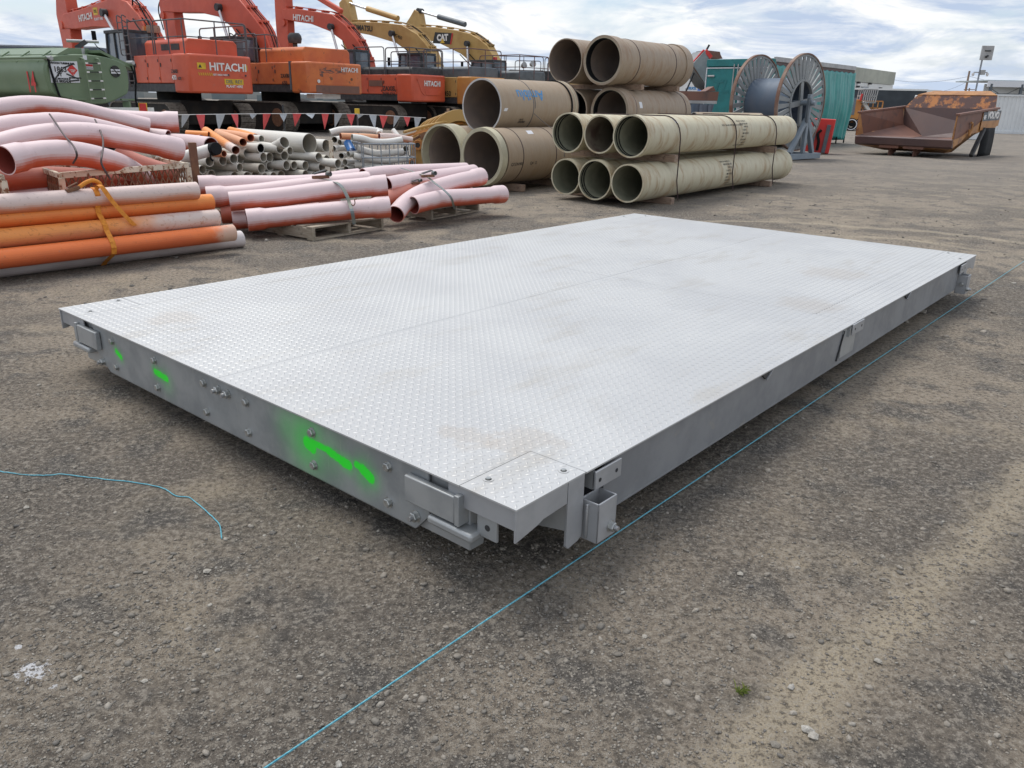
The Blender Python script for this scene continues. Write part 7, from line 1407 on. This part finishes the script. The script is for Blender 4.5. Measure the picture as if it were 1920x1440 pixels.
G().prism([(2.45, 1.16), (4.30, 1.20), (4.38, 1.52), (2.45, 1.44)], dp(0, -.066, 0), dF, UP, dL * -.005 if False else dL * .004).build('badge_panel', M['hood'], db, recalc=True)
G().prism([(2.40, .86), (4.35, 1.0), (4.40, 1.50), (2.42, 1.42)], dp(0, -.062, 0), dF, UP, dL * .01).build('side_band', M['vyel'], db, recalc=True)
text('VOLVO', .30, dp(3.52, -.074, 1.35), dF, UP + dF * .05, M['lett'], db, 'lettering', .02, 1.25); text('40F', .20, dp(2.60, -.074, 1.28), dF, UP, M['lett'], db, 'lettering', .008, .9)
G().tube(crom([dp(1.20, -.10, 1.12), dp(1.34, -.10, 1.08), dp(1.36, -.10, .85), dp(1.22, -.10, .72), dp(1.16, -.10, .9)], 4), .035, 8).build('hook', M['vyel'], db)

# ---------------------------------------------------------------- far yard
def building(name, label, cat, parts, loc, rz=0):
    t = thing(name, label, cat, loc, rz)
    for nm, m_, c, d in parts: G().box(c, d).build(nm, M[m_], t, world=False)
    return t
a = Vector((28.845,78.0,5.31)); b = Vector((41.12,92.0,5.216)); e = b - a; e.z = 0; L_ = e.length; e.normalize(); nb = Vector((-e.y, e.x, 0)); zt2 = a.z
wh_ = thing('warehouse', 'long pale warehouse with a sage fascia and a small dark window behind the teal curtain', 'warehouse', (a.x, a.y, 0)); A0 = Vector((a.x, a.y, 0)) - e * 8
n_p = 9
for k in range(n_p): s0 = k * (L_ + 8) / n_p; G().box(tuple(A0 + e * (s0 + (L_ + 8) / n_p / 2) + nb * .2 + UP * (zt2 * .37)), ((L_ + 8) / n_p - .03, .25, zt2 * .74), math.atan2(e.y, e.x)).build('wall_panel', M['shedw'], wh_)
G().prism([(0, zt2 * .745), (L_ + 8, zt2 * .745), (L_ + 8, zt2 * .985), (0, zt2 * 1.0)], A0, e, UP, nb * .4).build('fascia', M['sheds'], wh_, recalc=True); G().prism([(0, 0), (L_ + 8, 0), (L_ + 8, zt2 * .95), (0, zt2 * .95)], A0 + nb * .5, e, UP, nb * 22).build('hall', M['shedw'], wh_, recalc=True)
ws = L_ * .52 + 8; wf_ = G().box(tuple(A0 + e * ws + UP * (zt2 * .60)), (1.9, .12, .75), math.atan2(e.y, e.x)).build('window', M['ralum'], wh_); G().box(tuple(A0 + e * ws - nb * .08 + UP * (zt2 * .60)), (1.7, .06, .6), math.atan2(e.y, e.x)).build('pane', M['glass'], wf_)
for k in range(4): G().box(tuple(A0 + e * (8 + L_ * (.4 + .18 * (k % 3))) - nb * .1 + UP * (zt2 * (.73 if k % 2 else .66))), (.35, .25, .18), math.atan2(e.y, e.x)).build('wall_lamp', M['dark'], wh_)
# black curtain sider
a = Vector((27.932,71.0,2.95)); b = Vector((34.565,71.0,2.995)); z2_ = (a.z + b.z) / 2; bt_ = thing('curtain_trailer', 'long black curtain sided trailer with a white end beyond the dump tray', 'trailer', (a.x, a.y, 0))
G().box(((a.x + b.x) / 2, 71, (z2_ + .9) / 2), (b.x - a.x, .12, z2_ - .9)).build('side_curtain', M['bcurt'], bt_); G().box(((a.x + b.x) / 2, 72.3, z2_ / 2 + .5), (b.x - a.x - .1, 2.4, z2_ - 1.1)).build('body', M['bcurt'], bt_); G().box(((a.x + b.x) / 2, 71, z2_ + .06), (b.x - a.x + .2, .2, .14)).build('top_rail', M['shedw'], bt_)
G().prism([(0, .9), (2.5, .9), (2.5, z2_ + .1), (0, z2_ + .1)], (b.x + .06, 71, 0), (.8, .6, 0), UP, (-.06, .08, 0)).build('end_panel', M['shedw'], bt_, recalc=True); G().box(((a.x + b.x) / 2, 72.2, .8), (b.x - a.x - .4, 1.0, .3)).build('chassis', M['dark'], bt_)
for k in range(4): x_ = a.x + 1.0 + k * 1.3 + (0 if k < 3 else 3); G().cyl((x_, 71.1, .5), (x_, 71.5, .5), .5, n=20).build('wheel', M['black'], bt_)
# scissor lift basket and yellow boom machine
sl_p = Vector((24.422,58.0,1.952)); bs = thing('access_platform', 'yellow machine with a grey caged work basket left of the dump tray', 'platform lift', (sl_p.x, sl_p.y, 0))
q0 = Vector((23.541,57.0,1.867)); q1 = Vector((24.412,57.0,2.703)); gg_ = G()
for k in range(7): x_ = q0.x + (q1.x - q0.x) * k / 6; gg_.bar((x_, 57, q0.z), (x_ + .06, 57, q1.z), .06, .05, up=(1, 0, 0)); gg_.bar((x_, 58.0, q0.z), (x_ + .06, 58.0, q1.z), .05, .05, up=(1, 0, 0))
for f_ in (0, .5, 1): z_ = q0.z + (q1.z - q0.z) * f_; gg_.bar((q0.x, 57, z_), (q1.x + .04, 57, z_), .06, .07); gg_.bar((q0.x, 58, z_), (q1.x + .04, 58, z_), .05, .06); gg_.bar((q0.x, 57, z_), (q0.x, 58, z_), .05, .06); gg_.bar((q1.x, 57, z_), (q1.x, 58, z_), .05, .06)
gg_.build('basket', M['ralum'], bs); G().box(((q0.x + q1.x) / 2, 57.5, q0.z), (q1.x - q0.x, 1.0, .06)).build('basket_floor', M['ralum'], bs)
r0_ = Vector((23.516,57.5,1.066)); r1_ = Vector((25.164,57.5,1.967)); gy_ = G()
for k in range(6): x_ = r0_.x + (r1_.x - r0_.x) * k / 5; gy_.bar((x_, 57.5, r0_.z), (x_, 57.5, r1_.z), .06, .06, up=(1, 0, 0))
for f_ in (0, .5, 1): z_ = r0_.z + (r1_.z - r0_.z) * f_; gy_.bar((r0_.x, 57.5, z_), (r1_.x, 57.5, z_), .06, .07)
gy_.build('guard_rails', M['yelor'], bs); G().box(((r0_.x + r1_.x) / 2, 58.6, r0_.z - .05), (r1_.x - r0_.x, 2.2, .3)).build('deck', M['dark'], bs); G().box((r0_.x - .35, 58, 1.3), (.9, 1.6, 1.5)).build('cab', M['yelor'], bs, bevel=.06); G().box((r0_.x - .55, 57.18, 1.6), (.4, .06, 1.1)).build('cab_window', M['glass'], bs); G().bar((r0_.x + .2, 57.3, r1_.z - .1), (r1_.x - .8, 57.6, r0_.z + .2), .2, .25).build('boom', M['white'], bs, bevel=.03)
for k in range(5): x_ = r0_.x - 1.1 + k * .62; w2 = G().lathe((x_, 57.0, .42), (.3, .95, 0), [(0, .2), (0, .38), (.05, .42), (.3, .42), (.35, .38), (.35, .2)], 22).build('wheel', M['black'], bs, smooth=40); G().lathe((x_, 57.0, .42), (.3, .95, 0), [(-.02, .30), (-.02, .36), (.03, .36), (.03, .30)], 22).build('rim_ring', M['stk'], w2)
G().cyl((q0.x - .12, 57.1, q0.z + .1), (q0.x - .05, 57.1, q0.z + .55), .07, n=10).build('rolled_sign', M['red'], bs)
# shipping container, shed
a = Vector((33.205,58.192,0.0)); cz_ = 2.59; e = Vector((1, -.10, 0)).normalized(); ct = thing('container', 'white corrugated shipping container at the right edge of the yard', 'container', (a.x, a.y, 0)); A0 = Vector((a.x, a.y, 0)); CL = 9.0; g = G(); V_ = []; n = int(CL / .07); prof = [(0, 0), (.07, 0), (.10, .036), (.17, .036), (.20, 0)]
k_ = int((CL - .3) / .27)
for i in range(k_):
    for dx_, dy_ in ((0, 0), (.09, 0), (.12, .04), (.21, .04), (.24, 0)): V_.append((.15 + i * .27 + dx_, dy_))
g.add([tuple(A0 + e * x_ + Vector((0, 1, 0)) * (y_ + .03) + UP * z_) for x_, y_ in V_ for z_ in (.15, cz_ - .12)], [(2 * i, 2 * i + 2, 2 * i + 3, 2 * i + 1) for i in range(len(V_) - 1)]); g.build('corrugated_side', M['cont'], ct, smooth=0)
G().bar(A0 + UP * .08, A0 + e * CL + UP * .08, .1, .16).build('bottom_rail', M['cont'], ct); G().bar(A0 + UP * (cz_ - .06), A0 + e * CL + UP * (cz_ - .06), .1, .12).build('top_rail', M['cont'], ct); G().bar(A0 + e * .07, A0 + e * .07 + UP * cz_, .16, .16, up=(0, 1, 0)).build('corner_post', M['cont'], ct)
G().prism([(.05, .1), (CL, .1), (CL, cz_ - .02), (.05, cz_ - .02)], A0 + Vector((0, .12, 0)), e, UP, Vector((.1, 2.3, 0))).build('body', M['cont'], ct, recalc=True)
a2 = A0 + Vector((-3.2, 2.6, 0)); c2 = thing('container', 'second white container set back behind the corrugated one', 'container', tuple(a2)); G().box(tuple(a2 + Vector((2.4, 1.3, 1.25))), (4.8, 2.4, 2.5)).build('body', M['cont'], c2, bevel=.04); G().box(tuple(a2 + Vector((2.4, .08, 2.46))), (4.85, .12, .12)).build('top_rail', M['shedw'], c2)
a = Vector((46.009,82.0,3.979)); sh_ = thing('open_shed', 'open framed shed with cross bracing and pale sheet walls beyond the containers', 'shed', (a.x, a.y, 0)); zs_ = a.z
G().box((a.x + 6, 82, zs_ + .0), (12.5, .2, .55)).build('eave_beam', M['stk'], sh_); G().box((a.x + 6, 83, zs_ * .5), (12, .1, zs_)).build('rear_wall', M['shedw'], sh_); G().box((a.x + 6, 85, zs_ + .3), (12.6, 6, .1)).build('roof', M['sheet'], sh_)
for k in range(5):
    x_ = a.x + .1 + k * 3.0; G().box((x_, 82, zs_ / 2), (.22, .22, zs_)).build('column', M['hood'], sh_)
    if k < 4: G().bar((x_, 82.3, zs_ - .3), (x_ + 3, 82.3, zs_ - 1.9), .05, .05).bar((x_ + 3, 82.3, zs_ - .3), (x_, 82.3, zs_ - 1.9), .05, .05).build('brace', M['hood'], sh_); G().bar((x_, 82.2, zs_ - .9), (x_ + 3, 82.2, zs_ - .9), .06, .08).build('girt', M['hood'], sh_)
# camera tower, power poles and wires
pt_ = Vector((24.642,45.0,4.66)); cm = thing('camera_tower', 'slim surveillance mast with a square panel and two cameras', 'mast', (pt_.x, pt_.y, 0)); mb_ = Vector((pt_.x - .1, pt_.y, 0))
G().tube([mb_, mb_ + UP * (pt_.z - .3)], .045, 8).build('pole', M['ibc'], cm); G().box((pt_.x + .0, pt_.y - .15, pt_.z - .30), (.62, .10, .70)).build('square_panel', M['ralum'], cm, bevel=.01); G().box((pt_.x, pt_.y - .22, pt_.z - .2), (.3, .04, .06)).build('panel_slot', M['dark'], cm); G().cyl((pt_.x - .02, pt_.y - .2, pt_.z - .5), (pt_.x - .02, pt_.y - .32, pt_.z - .45), .06, n=10).build('panel_mount', M['dark'], cm)
cb2 = mb_ + UP * (pt_.z - 1.25); G().bar(cb2 - Vector((.3, 0, 0)), cb2 + Vector((.42, 0, 0)), .05, .05).build('cross_arm', M['ralum'], cm); G().box(tuple(cb2 + Vector((.12, -.1, .0))), (.2, .16, .24)).build('junction_box', M['ralum'], cm, bevel=.01)
for x_ in (-.32, .44): G().lathe(cb2 + Vector((x_, 0, -.03)), (0, 0, -1), [(0, .01), (0, .06), (.08, .07), (.14, .05), (.16, .01)], 12).build('dome_camera', M['lett'], cm)
G().box((mb_.x, mb_.y, .4), (1.2, .9, .8)).build('trailer_box', M['cont'], cm, bevel=.03)
pw = []
for (p, H2, lab) in (((64.006,120.0,6.76), 1, 'tall wooden power pole on the horizon left of the camera mast'), ((91.375,170.0,5.754), 2, 'smaller power pole farther off behind the tall one')):
    p = Vector(p); t_ = thing('power_pole', lab, 'power pole', (p.x, p.y, 0)); G().tube([(p.x, p.y, 0), tuple(p)], [.2, .13], 8).build('pole', M['dun'], t_); z_ = p.z - (1.4 if H2 == 1 else .3); G().box((p.x, p.y, z_), (2.2, .12, .14)).build('cross_arm', M['dun'], t_); pw.append(Vector((p.x, p.y, z_)))
def wire(a, b, sag, lab): 
    a = Vector(a); b = Vector(b); P = [a.lerp(b, i / 12) - UP * (sag * 4 * (i / 12) * (1 - i / 12)) for i in range(13)]; tag(G().tube(P, .018, 4).build('power_line', M['dark'], origin='auto'), lab, 'cable')
tp1 = Vector((64.16,120.0,6.058)); wire((66.499,150.0,6.4), tp1, .6, 'upper power line running left from the tall pole'); wire(tp1, (77.309,120.0,5.677), .7, 'power line running right from the tall pole'); wire((78.216,160.0,4.781), pw[0], .6, 'lower power line sloping down to the left of the tall pole')
# low dark roof beyond the tanker
a = Vector((-39.018,60.0,4.471)); b = Vector((-28.642,60.0,4.392)); ls = thing('low_shed', 'long low dark roofed shed behind the green tanker', 'shed', (a.x, a.y, 0)); G().box(((a.x + b.x) / 2, 60, a.z - .35), (b.x - a.x, 5, .5)).build('roof', M['drum'], ls); G().box(((a.x + b.x) / 2, 61, (a.z - .6) / 2), (b.x - a.x - .4, 4, a.z - .6)).build('wall', M['hood'], ls); G().box(((a.x + b.x) / 2, 57.48, a.z - .12), (b.x - a.x, .1, .1)).build('gutter', M['ibc'], ls)
# distant low scrub and sheds along the horizon, one mass
g = G(); 
for k in range(150):
    a_ = rad(-62 + 124 * k / 149 + RNG.uniform(-.4, .4)); d_ = RNG.uniform(260, 420); w_ = RNG.uniform(6, 22); h_ = RNG.uniform(1.2, 3.4); g.box((d_ * math.sin(a_), d_ * math.cos(a_), h_ / 2), (w_, 8, h_), -a_)
M['far'] = pm('far_buildings', (0.16, 0.19, 0.20), 0.9, 0, (0.30, 0.31, 0.30), .02, .45, .55)
o = g.build('distant_buildings', M['far'], origin='auto', smooth=0); tag(o, 'low far off sheds and yards along the horizon', 'buildings', kind='stuff')
